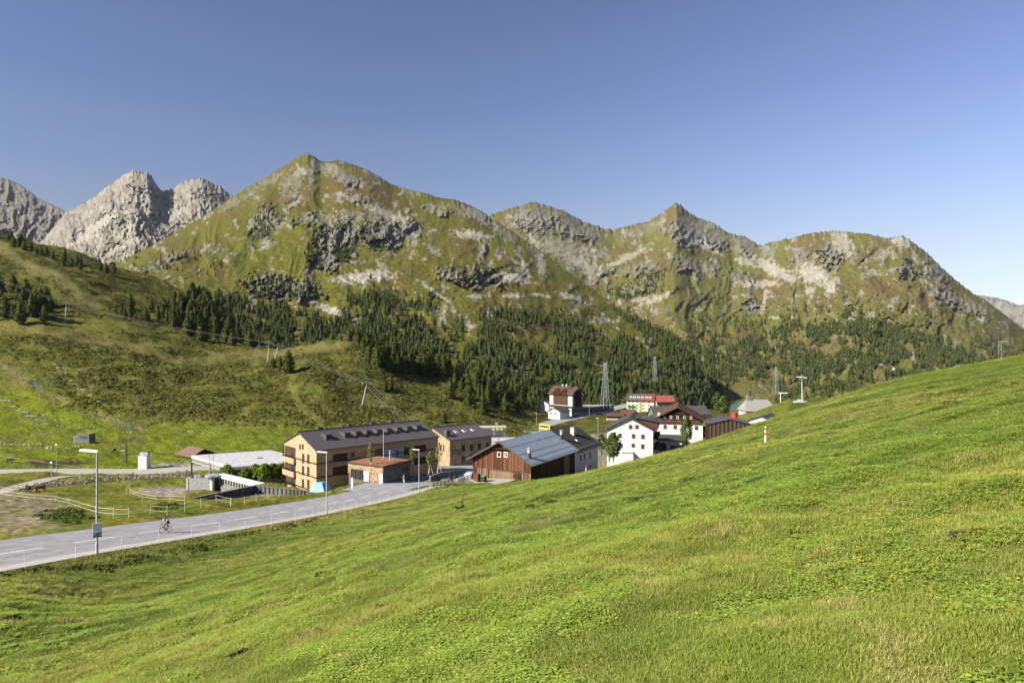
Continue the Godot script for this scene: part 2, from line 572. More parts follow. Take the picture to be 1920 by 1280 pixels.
func ground_color(x: float, y: float, d: float) -> Color:
	var n1 := nz_mid.get_noise_2d(x * 1.7 + 90.0, d * 1.7)
	var n2 := nz_small.get_noise_2d(x * 0.9 - 40.0, d * 0.9)
	var n3 := nz_big.get_noise_2d(x * 2.0, d * 2.0 + 500.0)
	var dd := maxf(d, 1.0)
	var u := 960.0 + x / dd * F
	var v := 640.0 - y / dd * F
	var green := Color(.150, .205, .032)
	var dry := Color(.27, .235, .10)
	var dark := Color(.085, .13, .028)
	var c := mixc(green, dark, 0.5 + n1 * 1.4)
	c = mixc(c, dry, sm(0.02, 0.55, n2 + n3 * 0.5) * 0.55)
	if d < 130.0 and (x > -17.0 - (d - 127.0) * -0.2 or d < 30.0):
		return c
	# the valley floor
	var lush := Color(.235, .285, .022)
	var olive := Color(.285, .275, .05)
	if d >= 60.0 and d < 305.0 and u < 620.0:
		c = mixc(lush, green, 0.5 + n1 * 1.5)
		c = mixc(c, dry, sm(0.15, 0.6, n3 + n2 * 0.4) * 0.6)
		c = mixc(c, mixc(olive, green, 0.4 + n1 * 1.5), (1.0 - sm(185.0, 200.0, d)))
		c = mixc(c, Color(.40, .33, .26), ell(u, v, 30, 960, 95, 34, 0.5) * sm(-0.25, 0.15, n2 + 0.1))
		c = mixc(c, Color(.05, .07, .02), ell(u, v, 125, 968, 42, 14, 0.5) * 0.8)
		c = mixc(c, Color(.07, .052, .038), ell(u, v, 105, 868, 62, 5, 0.3) * 0.9)
		c = mixc(c, Color(.10, .085, .06), (1.0 - sm(2.0, 6.0, seg_d(u, v, STREAM))) * 0.8)
		c = mixc(c, Color(.46, .42, .36), ell(u, v, 310, 921, 52, 9, 0.3) * 0.9)
		c = mixc(c, Color(.44, .40, .34), ell(u, v, 330, 876, 50, 9, 0.4) * 0.8)
		c = mixc(c, Color(.12, .09, .06), ell(u, v, 255, 825, 38, 2.5, 0.4) * 0.8)
	elif d >= 125.0 and u < 1480.0 and d < 640.0 and y < -24.0:
		var grv := Color(.36, .335, .30)
		c = mixc(mixc(green, lush, 0.4 + n2), dry, 0.3 + n1)
		c = mixc(c, grv, maxf(ell(u, v, 800, 880, 120, 30, 0.3), ell(u, v, 990, 830, 130, 22, 0.4)) * sm(-0.5, 0.1, n1 + 0.2))
		c = mixc(c, grv, ell(u, v, 1180, 840, 90, 40, 0.4) * 0.8)
		c = mixc(c, Color(.45, .40, .31), ell(u, v, 1090, 802, 60, 12, 0.4))
		c = mixc(c, lush, ell(u, v, 1150, 795, 50, 9, 0.4))
	if d > 300.0:
		var h := heath(x, d, u, v)
		var hill := mixc(Color(.225, .205, .06), green, 0.35 + n1 * 1.2)
		hill = mixc(hill, mixc(Color(.125, .11, .036), Color(.09, .11, .026), 0.5 + n2 * 2.0), h * 0.8)
		hill = mixc(hill, Color(.24, .23, .095), (1.0 - sm(4.0, 13.0, seg_d(u, v, TRACK_C))) * 0.85)
		hill = mixc(hill, Color(.25, .22, .09), (1.0 - sm(3.0, 9.0, seg_d(u, v, TRACK_D))) * 0.7)
		c = mixc(c, hill, sm(296.0, 322.0, d))
		c = mixc(c, lush, ell(u, v, 60, 770, 170, 40, 0.4) * 0.9 * sm(-0.4, 0.1, n1 + 0.1))
		if y < -60.0:
			c = mixc(c, Color(.20, .20, .07), 0.7)
	if u < 330.0:
		c = mixc(c, Color(.34, .30, .24), (1.0 - sm(1.5, 4.0, seg_d(u, v, TRACK_A))) * (0.55 + n2))
		c = mixc(c, Color(.28, .23, .12), (1.0 - sm(1.0, 4.0, seg_d(u, v, TRACK_B))) * 0.7)
	return c

func road_strip(fine: PackedVector3Array, a: float, b: float, lift: float, from := 0.0, to := 1e9) -> ArrayMesh:
	# a sheet between the offsets a and b (metres to the right of the centre line)
	var st := begin()
	var s := 0.0
	var pl := Vector3.ZERO
	var pr := Vector3.ZERO
	var have := false
	for i in fine.size():
		var p := fine[i]
		if i > 0: s += (fine[i] - fine[i - 1]).length()
		if s < from or s > to:
			continue
		var t := fine[mini(i + 1, fine.size() - 1)] - fine[maxi(i - 1, 0)]
		var r := Vector3(t.z, 0, -t.x).normalized()
		var l0 := Vector3(p.x, p.y + lift, p.z) + r * a
		var r0 := Vector3(p.x, p.y + lift, p.z) + r * b
		l0.z = -l0.z
		r0.z = -r0.z
		if have: quad(st, pl, l0, r0, pr)
		pl = l0
		pr = r0
		have = true
	return st.commit()

var main_road: PackedVector3Array

func build_ground():
	nz_small = noise(21, 0.35, 3)
	nz_mid = noise(22, 0.06, 3)
	nz_big = noise(23, 0.016, 4)
	nz_heath = noise(24, 0.040, 5)
	solve_ground()
	main_road = add_road([Vector3(-49.0, -9.5, 10), Vector3(-44.3, -12.3, 26), Vector3(-38.3, -16.75, 54.8), Vector3(-30.0, -22.7, 90.6), Vector3(-23.0, -28.3, 128.4), Vector3(-15.5, -32.4, 166), Vector3(-6.5, -36.6, 210), Vector3(4, -42.3, 280), Vector3(12, -48, 350), Vector3(15, -51, 400), Vector3(28, -53.2, 450), Vector3(55, -53.6, 500), Vector3(78, -53.7, 540), Vector3(105, -55, 600)], 6.9, 5.0)
	roads[0]["kerb"] = true
	var gr := add_road([P(-90, 886, 200), P(100, 884, 202), P(250, 884, 203), P(360, 879, 206), P(430, 874, 212)].map(func(p): return Vector3(p.x, p.y, -p.z)), 4.6, 4.0)
	var br := add_road([P(128, 892, 190), P(95, 897, 178), P(50, 908, 162), P(0, 921, 147), P(-120, 955, 122)].map(func(p): return Vector3(p.x, p.y, -p.z)), 2.6, 3.0)
	var lp := add_road([Vector3(-27.2, -28.45, 129), Vector3(-24.5, -29.05, 138), Vector3(-21.0, -29.9, 146)], 6.0, 6.0)
	var yd := add_road([P(430, 938, 128), P(500, 927, 138), P(545, 921, 146)].map(func(p): return Vector3(p.x, p.y, -p.z)), 7.0, 3.0)
	var fy := add_road([P(888, 905, 142), P(915, 904, 143), P(950, 905, 141)].map(func(p): return Vector3(p.x, p.y, -p.z)), 4.0, 4.0)
	print("ground solved ", Time.get_ticks_msec())
	var cols := 500
	var rows := 440
	var v := PackedVector3Array()
	var c := PackedColorArray()
	v.resize(cols * rows)
	c.resize(cols * rows)
	for j in rows:
		var w := W0 * pow(1400.0 / W0, j / (rows - 1.0))
		for i in cols:
			var e := -1.0 + 2.0 * i / (cols - 1.0)
			var s := 0.9 * e + 0.48 * e * e * e
			var d := w - BACK
			var x := s * w
			var y := gh(x, d)
			v[j * cols + i] = Vector3(x, y, -d)
			var gc := ground_color(x, y, d) * 1.05
			gc.a = 1.0
			c[j * cols + i] = gc
	tag(structure("meadow_ground", grid_mesh(cols, rows, v, c), M.ground), "green alpine meadow ground falling from the viewer to the valley floor", "ground")
	print("ground mesh ", Time.get_ticks_msec())
	tag(structure("main_road", road_strip(main_road, -6.8, 5.9, 0.0), M.asphalt), "grey asphalt pass road running down to the village", "road")
	tag(structure("road_pavement", road_strip(main_road, 4.1, 5.9, 0.12, 0, 175), M.sidewalk), "pale concrete pavement strip along the meadow side of the pass road", "pavement")
	tag(structure("kerb", kerb_face(4.1, 0.12, 0.3, 175.0), M.sidewalk), "pale kerb edge between the asphalt and the pavement strip", "kerb")
	tag(structure("gravel_track", road_strip(gr, -4.6, 4.6, 0.0), M.gravel), "wide pale gravel track crossing the valley floor", "track")
	tag(structure("gravel_lane", road_strip(br, -2.6, 2.6, 0.02), M.gravel), "narrow pale lane branching off the gravel track beside the stream", "track")
	tag(structure("forecourt", road_strip(lp, -6.0, 6.0, -0.02), M.asphalt), "asphalt forecourt beside the stone-walled pavilion", "forecourt")
	tag(structure("gravel_yard", road_strip(yd, -7.0, 7.0, 0.0), textured(Color(.36, .33, .27), M.speck, 0.3, 0.95)), "empty gravel yard enclosed by concrete walls", "yard")
	tag(structure("barn_yard", road_strip(fy, -4.0, 4.0, 0.02), M.gravel), "pale gravel yard in front of the wooden barn", "yard")
	# painted lines
	var st := begin()
	var k := 0
	var total := 0.0
	for i in main_road.size() - 1: total += (main_road[i + 1] - main_road[i]).length()
	var lines := thing("road_marking", "white dashed centre line and edge line painted on the pass road", "road marking")
	lines.set_meta("kind", "structure")
	var s0 := 6.0
	while s0 < 175.0:
		part("dash", road_strip_exact(s0, s0 + 4.5, -0.75, -0.55, 0.004), M.line, lines)
		s0 += 7.5
	part("edge_line", road_strip(main_road, 3.75, 3.9, 0.004, 0, 175), M.line, lines)
	# the lake below the village
	var lake := begin()
	var cpt := P(1380, 0, 1090)
	for i in 40:
		var a0 := TAU * i / 40.0
		var a1 := TAU * (i + 1) / 40.0
		tri(lake, Vector3(cpt.x, -103.0, cpt.z), Vector3(cpt.x + cos(a0) * 100, -103.0, cpt.z + sin(a0) * 105), Vector3(cpt.x + cos(a1) * 100, -103.0, cpt.z + sin(a1) * 105))
	tag(structure("lake_water", lake.commit(), M.water), "small turquoise reservoir lake below the village", "lake")

func kerb_face(off: float, top: float, drop: float, to: float) -> ArrayMesh:
	var st := begin()
	var s := 2.0
	while s < to:
		var a := road_point(s, off, top)
		var b := road_point(s + 2.5, off, top)
		quad(st, a - Vector3(0, drop, 0), a, b, b - Vector3(0, drop, 0))
		s += 2.5
	return st.commit()

func road_point(s: float, off: float, lift: float) -> Vector3:
	# a point of the main road s metres along it, off metres right of its centre line
	var t := 0.0
	for i in main_road.size() - 1:
		var e := main_road[i + 1] - main_road[i]
		var l := e.length()
		if t + l >= s:
			var p := main_road[i] + e * ((s - t) / l)
			var r := Vector3(e.z, 0, -e.x).normalized()
			p += r * off
			return Vector3(p.x, p.y + lift, -p.z)
		t += l
	return Vector3.ZERO

func road_strip_exact(s0: float, s1: float, a: float, b: float, lift: float) -> ArrayMesh:
	var st := begin()
	var n := 3
	for i in n:
		var p := lerpf(s0, s1, float(i) / n)
		var q := lerpf(s0, s1, float(i + 1) / n)
		quad(st, road_point(p, a, lift), road_point(q, a, lift), road_point(q, b, lift), road_point(p, b, lift))
	return st.commit()

# ---------- mountains: sheets from a ridge down to a foot, with a back slope ----------
var sheets := {}

func mountain(called: String, label: String, ridge: Array, foot: Array, u0: float, u1: float, cols: int, rows: int, amp: float, rock: float, feats: Array, pal: Dictionary, seed_: int, jag := 1.0, slant := 0.0):
	var nr := noise(seed_, 0.0042, 5, true)
	var nf := noise(seed_ + 1, 0.018, 4)
	var nl := noise(seed_ + 9, 0.0016, 2)
	var ng := noise(seed_ + 2, 0.006, 4)
	var nk := noise(seed_ + 3, 0.03, 3)
	var nj := noise(seed_ + 4, 0.09, 3)
	var back := 3
	var Dm := 0.0
	for r in ridge: Dm += r[2]
	Dm = Dm / ridge.size() * 0.72
	var R := rows + back
	var v := PackedVector3Array()
	var c := PackedColorArray()
	v.resize(cols * R)
	c.resize(cols * R)
	var w := []
	for k in 6:
		var a := PackedFloat32Array()
		a.resize(cols * rows)
		w.append(a)
	# per-column profile
	var rv := PackedFloat32Array()
	var rd := PackedFloat32Array()
	var jg := PackedFloat32Array()
	var fv := PackedFloat32Array()
	var fd := PackedFloat32Array()
	for i in cols:
		var u := lerpf(u0, u1, i / (cols - 1.0))
		var D := lin(ridge, u, 2)
		rd.append(D)
		rv.append(lin(ridge, u, 1))
		jg.append(-(nj.get_noise_1d(u * 2.2) * 3.4 + nj.get_noise_1d(u * 7.0 + 77.0) * 1.8) * jag)
		fv.append(lin(foot, u, 1))
		fd.append(lin(foot, u, 2))
	# below the crest the slopes follow a smoother line
	var sv := PackedFloat32Array()
	var sd := PackedFloat32Array()
	var half := int(26.0 / (u1 - u0) * cols)
	for i in cols:
		var a := 0.0
		var b := 0.0
		var ws := 0.0
		for k in range(-half, half + 1):
			var q := clampi(i + k, 0, cols - 1)
			var wk := 1.0 - absf(k) / (half + 1.0)
			a += rv[q] * wk
			b += rd[q] * wk
			ws += wk
		sv.append(a / ws)
		sd.append(b / ws)
	var vg := PackedFloat32Array()
	vg.resize(cols * rows)
	for j in rows:
		var t := j / (rows - 1.0)
		for i in cols:
			vg[j * cols + i] = lerpf(sv[i], fv[i], t) + (rv[i] - sv[i]) * pow(1.0 - t, 5.0) + jg[i] * maxf(0.0, 1.0 - t * 26.0)
	# surface features, set down as patches with uneven edges
	for f in feats:
		var kind: int = f[5]
		var ca := cos(deg_to_rad(f[4]))
		var sa := sin(deg_to_rad(f[4]))
		var big: float = maxf(f[2], f[3]) * 1.5
		for i in range(clampi(int((f[0] - big - u0) / (u1 - u0) * (cols - 1)), 0, cols), clampi(int((f[0] + big - u0) / (u1 - u0) * (cols - 1)) + 1, 0, cols)):
			var u := lerpf(u0, u1, i / (cols - 1.0))
			for j in rows:
				var t := j / (rows - 1.0)
				var vv := vg[j * cols + i]
				if absf(vv - f[1]) > big: continue
				var du: float = u - f[0]
				var dv: float = vv - f[1]
				var a: float = (du * ca + dv * sa) / f[2]
				var b: float = (-du * sa + dv * ca) / f[3]
				var r := sqrt(a * a + b * b) + nk.get_noise_2d(u * 3.2, vv * 3.2) * 0.75 + nk.get_noise_2d(u * 9.0, vv * 9.0) * 0.4
				var s: float = (1.0 - sm(0.72, 1.05, r)) * f[6]
				if s > w[kind][j * cols + i]: w[kind][j * cols + i] = s
	for j in rows:
		var t := j / (rows - 1.0)
		for i in cols:
			var u := lerpf(u0, u1, i / (cols - 1.0))
			var vv := vg[j * cols + i]
			var q := (640.0 - lerpf(sv[i], fv[i], t)) / F
			var yr := (640.0 - sv[i]) / F * sd[i]
			var yf := (640.0 - fv[i]) / F * fd[i]
			var m := (yr - yf) / (sd[i] - fd[i])
			var dl := lerpf(sd[i], fd[i], t)
			var dc := dl
			if absf(q - m) > 0.01: dc = clampf((yf - m * fd[i]) / (q - m), fd[i], sd[i])
			var D := lerpf(dl, dc, 0.45)
			var mx := (u - 960.0) * Dm / F
			var my := vv * Dm / F
			var k := j * cols + i
			var rk := rock
			if w[1][k] > 0.0 or w[4][k] > 0.0: rk = maxf(rk, maxf(w[1][k], w[4][k]))
			rk *= 1.0 - w[0][k] * 0.8
			var env := sm(0.0, 0.10, t) * sm(1.0, 0.75, t)
			var wx := nl.get_noise_2d(mx * 3.0 + 40.0, my * 3.0) * 160.0 + nf.get_noise_2d(mx * 0.35, my * 0.35) * 40.0
			var qx := mx * cos(slant) + my * sin(slant)
			var qy := my * cos(slant) - mx * sin(slant)
			var st_ := 0.62 if slant == 0.0 else 0.34
			var r1 := nr.get_noise_2d(qx + wx * 0.8, qy * st_ + wx * 0.5)
			var r2 := nr.get_noise_2d(qx * 2.7 + 300.0 + wx, qy * st_ * 3.0)
			var f1 := nf.get_noise_2d(mx, my * 0.8)
			var f2 := nf.get_noise_2d(mx * 3.1, my * 3.1)
			var disp := amp * (nl.get_noise_2d(mx, my * 0.3) * 1.1 + r1 * lerpf(0.42, 0.62, rk) + r2 * lerpf(0.09, 0.45, rk) + f1 * lerpf(0.09, 0.30, rk) + f2 * lerpf(0.05, 0.19, rk))
			if w[1][k] > 0.02:
				var sw := fposmod(mx * 0.0085 + my * 0.001 + nl.get_noise_2d(mx * 4.0, my * 2.0) * 1.6 + f1 * 0.25, 1.0)
				disp += w[1][k] * amp * 0.42 * (sw / 0.72 if sw < 0.72 else (1.0 - sw) / 0.28) * (0.6 + f2)
			D = D - disp * lerpf(0.12, 1.0, env) * sm(1.0, 0.8, t)
			v[k] = P(u, vv, D)
			# colour
			var g1 := ng.get_noise_2d(mx, my)
			var g2 := nf.get_noise_2d(mx * 0.8 + 70.0, my * 0.8)
			var col := mixc(pal.grass, pal.brown, sm(-0.15, 0.35, g1 + (0.12 - t * 0.35)) * pal.brownness)
			col = mixc(col, pal.dark, sm(0.05, 0.5, g2) * 0.5)
			col = mixc(col, pal.lush, maxf(w[2][k], sm(0.25, 0.6, -g1) * 0.5))
			col = mixc(col, pal.brown, w[3][k] * 0.85)
			var rn := nr.get_noise_2d(mx * 1.8, my * 0.9) * 0.5 + nf.get_noise_2d(mx * 1.7, my * 1.7) * 0.7 + nf.get_noise_2d(mx * 5.0, my * 5.0) * 0.45
			var rm := sm(0.12, 0.34, rn + (rock - 0.45) + (0.35 - t) * pal.rise)
			rm = maxf(rm, w[1][k] * sm(-0.35, 0.05, rn + 0.1))
			rm = maxf(rm, w[4][k])
			var rc := mixc(pal.rock, pal.pale, 0.5 + f2 * 1.1 + g2 * 0.6)
			rc = mixc(rc, pal.rockdark, maxf(w[1][k] * 0.5, sm(0.1, 0.5, f1) * 0.35))
			col = mixc(col, rc, rm)
			col = mixc(col, pal.talus, w[0][k] * (0.85 + f2 * 0.4))
			# shrubs that cling to cliffs
			col = mixc(col, Color(.035, .05, .018), w[5][k] * sm(-0.1, 0.25, f2 + g2))
			col *= 0.98
			col.a = 1.0
			c[k] = col
	for b in back:
		for i in cols:
			var k := (rows + b) * cols + i
			v[k] = v[i]
	# reorder: the back rows go behind the ridge
	var v2 := PackedVector3Array()
	var c2 := PackedColorArray()
	v2.resize(cols * R)
	c2.resize(cols * R)
	for b in back:
		for i in cols:
			var p := v[i]
			var run := 260.0 * (back - b)
			var dir := Vector3(p.x, 0, p.z).normalized()
			v2[b * cols + i] = p + dir * run + Vector3(0, -run * 0.6, 0)
			c2[b * cols + i] = c[i]
	for k in cols * rows:
		v2[back * cols + k] = v[k]
		c2[back * cols + k] = c[k]
	sheets[called] = {"v": v, "cols": cols, "rows": rows, "u0": u0, "u1": u1}
	tag(structure(called, grid_mesh(cols, R, v2, c2, true), M.mountain), label, "mountain")

func build_mountains():
	var pal := {"grass": Color(.158, .160, .032), "brown": Color(.165, .122, .044), "dark": Color(.090, .098, .020), "lush": Color(.165, .182, .026), "rock": Color(.29, .28, .245), "pale": Color(.42, .405, .345), "rockdark": Color(.16, .16, .15), "talus": Color(.52, .50, .43), "brownness": 0.6, "rise": 0.30}  # blue raised slightly to put haze into the mountain colours
	var bare := pal.duplicate()
	bare.merge({"grass": Color(.23, .22, .13), "brown": Color(.27, .235, .18), "rock": Color(.30, .285, .25), "pale": Color(.44, .42, .365), "rockdark": Color(.17, .165, .155), "lush": Color(.22, .22, .09), "dark": Color(.2, .19, .14), "rise": 0.5}, true)
	# types: 0 scree, 1 cliff, 2 lush grass, 3 brown heath, 4 bright rock, 5 shrubs on cliffs
	mountain("grey_peak", "dark grey rocky peak far off at the valley head", [[-260, 380, 4400], [-120, 345, 4400], [-40, 338, 4300], [0, 333, 4300], [20, 338, 4300], [45, 352, 4200], [75, 375, 4100], [100, 386, 4000], [122, 398, 3900], [150, 425, 3800], [190, 470, 3700]], [[-260, 540, 2900], [190, 540, 2900]], -260, 185, 260, 110, 100.0, 0.95,
		[[40, 470, 60, 18, 10, 0, 0.5], [10, 400, 6, 2.5, 40, 0, 1.0], [35, 402, 12, 2.0, 25, 0, 1.0]], {"grass": Color(.17, .15, .10), "brown": Color(.17, .14, .11), "dark": Color(.13, .12, .10), "lush": Color(.2, .2, .09), "rock": Color(.20, .19, .175), "pale": Color(.29, .275, .24), "rockdark": Color(.13, .125, .12), "talus": Color(.36, .34, .30), "brownness": 0.8, "rise": 0.3}, 301, 1.2, 0.5)
	mountain("rocky_summit", "pale grey rocky mountain with scree fans and twin summits", [[40, 470, 3000], [80, 450, 3100], [100, 425, 3200], [122, 398, 3300], [160, 379, 3300], [185, 362, 3300], [205, 346, 3300], [230, 328, 3300], [248, 318, 3300], [256, 319, 3300], [264, 323, 3300], [275, 321, 3300], [285, 333, 3300], [297, 352, 3350], [305, 358, 3400], [318, 352, 3400], [325, 356, 3450], [333, 346, 3500], [350, 338, 3500], [378, 333, 3500], [390, 338, 3500], [400, 345, 3500], [415, 350, 3500], [430, 364, 3500], [450, 375, 3400], [520, 420, 3200]], [[40, 540, 1900], [300, 545, 1900], [520, 540, 1900]], 44, 520, 420, 190, 118.0, 0.80,
		[[185, 420, 42, 10, -32, 0, 1.0], [160, 445, 40, 9, -25, 0, 0.8], [240, 428, 12, 32, 30, 0, 0.7], [225, 462, 55, 8, -28, 0, 0.75], [330, 400, 30, 8, -35, 0, 0.6], [300, 380, 16, 30, 20, 1, 0.6], [385, 355, 26, 18, 10, 1, 0.7], [225, 420, 18, 20, 20, 1, 0.6], [110, 430, 10, 22, 30, 2, 0.5], [330, 450, 60, 18, -30, 2, 0.35]], bare, 311, 1.2, -0.62)
	mountain("grassy_mountain", "broad green and brown mountain with cliff bands and scree, highest above the valley", [[150, 520, 1250], [200, 503, 1400], [230, 487, 1500], [260, 473, 1560], [290, 457, 1620], [320, 441, 1680], [350, 423, 1750], [380, 406, 1820], [410, 386, 1900], [435, 369, 1960], [460, 353, 2020], [480, 343, 2080], [500, 331, 2120], [520, 319, 2160], [540, 306, 2200], [560, 293, 2230], [575, 288, 2240], [588, 292, 2240], [600, 302, 2230], [615, 304, 2200], [632, 300, 2180], [645, 303, 2180], [665, 310, 2150], [690, 319, 2120], [710, 331, 2100], [735, 346, 2080], [770, 356, 2060], [800, 363, 2040], [825, 371, 2020], [850, 374, 2000], [880, 384, 1960], [905, 397, 1920], [920, 408, 1900], [950, 427, 1830], [985, 451, 1760], [1020, 476, 1690], [1060, 506, 1610], [1100, 536, 1530], [1150, 571, 1440], [1200, 598, 1370], [1250, 622, 1290], [1290, 650, 1210], [1318, 692, 1130], [1338, 738, 1060], [1350, 785, 1030]],
		[[150, 640, 640], [300, 640, 640], [420, 690, 600], [600, 735, 570], [800, 765, 570], [950, 785, 590], [1100, 790, 660], [1250, 790, 760], [1350, 805, 930]], 150, 1350, 640, 250, 62.0, 0.16,
		[[884, 440, 36, 9, 6, 0, 1.0], [680, 519, 54, 12, -6, 0, 1.0], [624, 583, 50, 7, 22, 0, 1.0], [718, 398, 42, 9, 20, 0, 0.75], [745, 408, 22, 6, 5, 0, 0.9], [715, 498, 7, 14, -30, 0, 0.8], [812, 545, 40, 3, 35, 0, 0.9], [775, 350, 25, 20, 20, 0, 0.3], [830, 590, 7, 28, 10, 0, 0.35], [965, 522, 36, 9, 12, 0, 1.0], [985, 508, 8, 18, -10, 0, 0.9], [1015, 495, 9, 26, -10, 0, 0.9], [1065, 555, 22, 6, 14, 0, 1.0], [960, 554, 20, 5, 0, 0, 1.0], [1015, 554, 20, 4, 8, 0, 0.9], [1138, 598, 13, 4, 20, 0, 0.9], [922, 595, 14, 4, 10, 0, 0.9], [890, 555, 16, 5, 0, 0, 0.8], [965, 490, 14, 4, 30, 0, 0.8],
		[633, 445, 42, 38, 10, 1, 1.0], [715, 440, 52, 26, 8, 1, 1.0], [765, 432, 24, 22, 0, 1, 1.0], [612, 488, 30, 22, 20, 1, 0.9], [530, 540, 62, 24, 8, 1, 0.85], [900, 520, 44, 19, 8, 1, 1.0], [845, 515, 30, 12, 10, 1, 0.7], [880, 398, 60, 10, 12, 1, 0.9], [825, 392, 30, 12, 10, 1, 0.8], [905, 470, 10, 22, 10, 1, 0.7], [498, 418, 26, 34, 20, 1, 0.75], [545, 352, 22, 26, 35, 1, 0.5], [618, 318, 36, 12, 12, 1, 0.7], [655, 337, 38, 10, 15, 1, 0.7], [672, 372, 26, 10, 0, 1, 0.7], [440, 380, 30, 9, -30, 1, 0.6], [500, 342, 44, 9, -32, 1, 0.6], [700, 325, 22, 8, 20, 1, 0.6], [590, 410, 45, 12, -8, 1, 0.55], [690, 410, 60, 10, 10, 1, 0.5], [330, 480, 40, 7, -20, 1, 0.6], [290, 500, 30, 9, -10, 1, 0.6], [950, 438, 26, 8, 35, 1, 0.7], [1000, 470, 20, 6, 38, 1, 0.5],
		[633, 455, 44, 36, 10, 5, 0.9], [690, 440, 30, 30, 8, 5, 0.75], [605, 492, 30, 22, 20, 5, 1.0], [520, 540, 55, 22, 8, 5, 0.6], [890, 510, 42, 14, 8, 5, 0.9], [500, 420, 20, 36, 20, 5, 0.8], [480, 445, 16, 24, 30, 5, 0.7], [560, 360, 26, 16, -35, 5, 0.55], [450, 480, 12, 30, 40, 5, 0.6], [330, 490, 90, 14, -16, 5, 0.6], [410, 520, 60, 26, -30, 5, 0.35],
		[470, 470, 34, 70, 30, 2, 0.9], [400, 450, 60, 14, -32, 2, 0.8], [560, 325, 34, 9, -38, 2, 0.6], [600, 470, 60, 16, 0, 2, 0.4], [800, 480, 60, 30, 20, 2, 0.45], [660, 478, 40, 10, 0, 2, 0.5], [740, 500, 30, 18, 0, 2, 0.4],
		[650, 350, 70, 26, 8, 3, 0.85], [540, 375, 40, 14, -32, 3, 0.6], [370, 470, 60, 12, -28, 3, 0.7], [1080, 570, 110, 14, 28, 3, 0.7], [960, 600, 80, 24, 15, 3, 0.45], [880, 382, 50, 6, 15, 3, 0.6]], pal, 321, 0.6)
	var pal2 := pal.duplicate()
	pal2.merge({"grass": Color(.185, .185, .050), "brown": Color(.185, .140, .062), "dark": Color(.12, .125, .04), "lush": Color(.18, .20, .040), "rise": 0.32}, true)  # paler, bluer tones carry distance haze in the colour
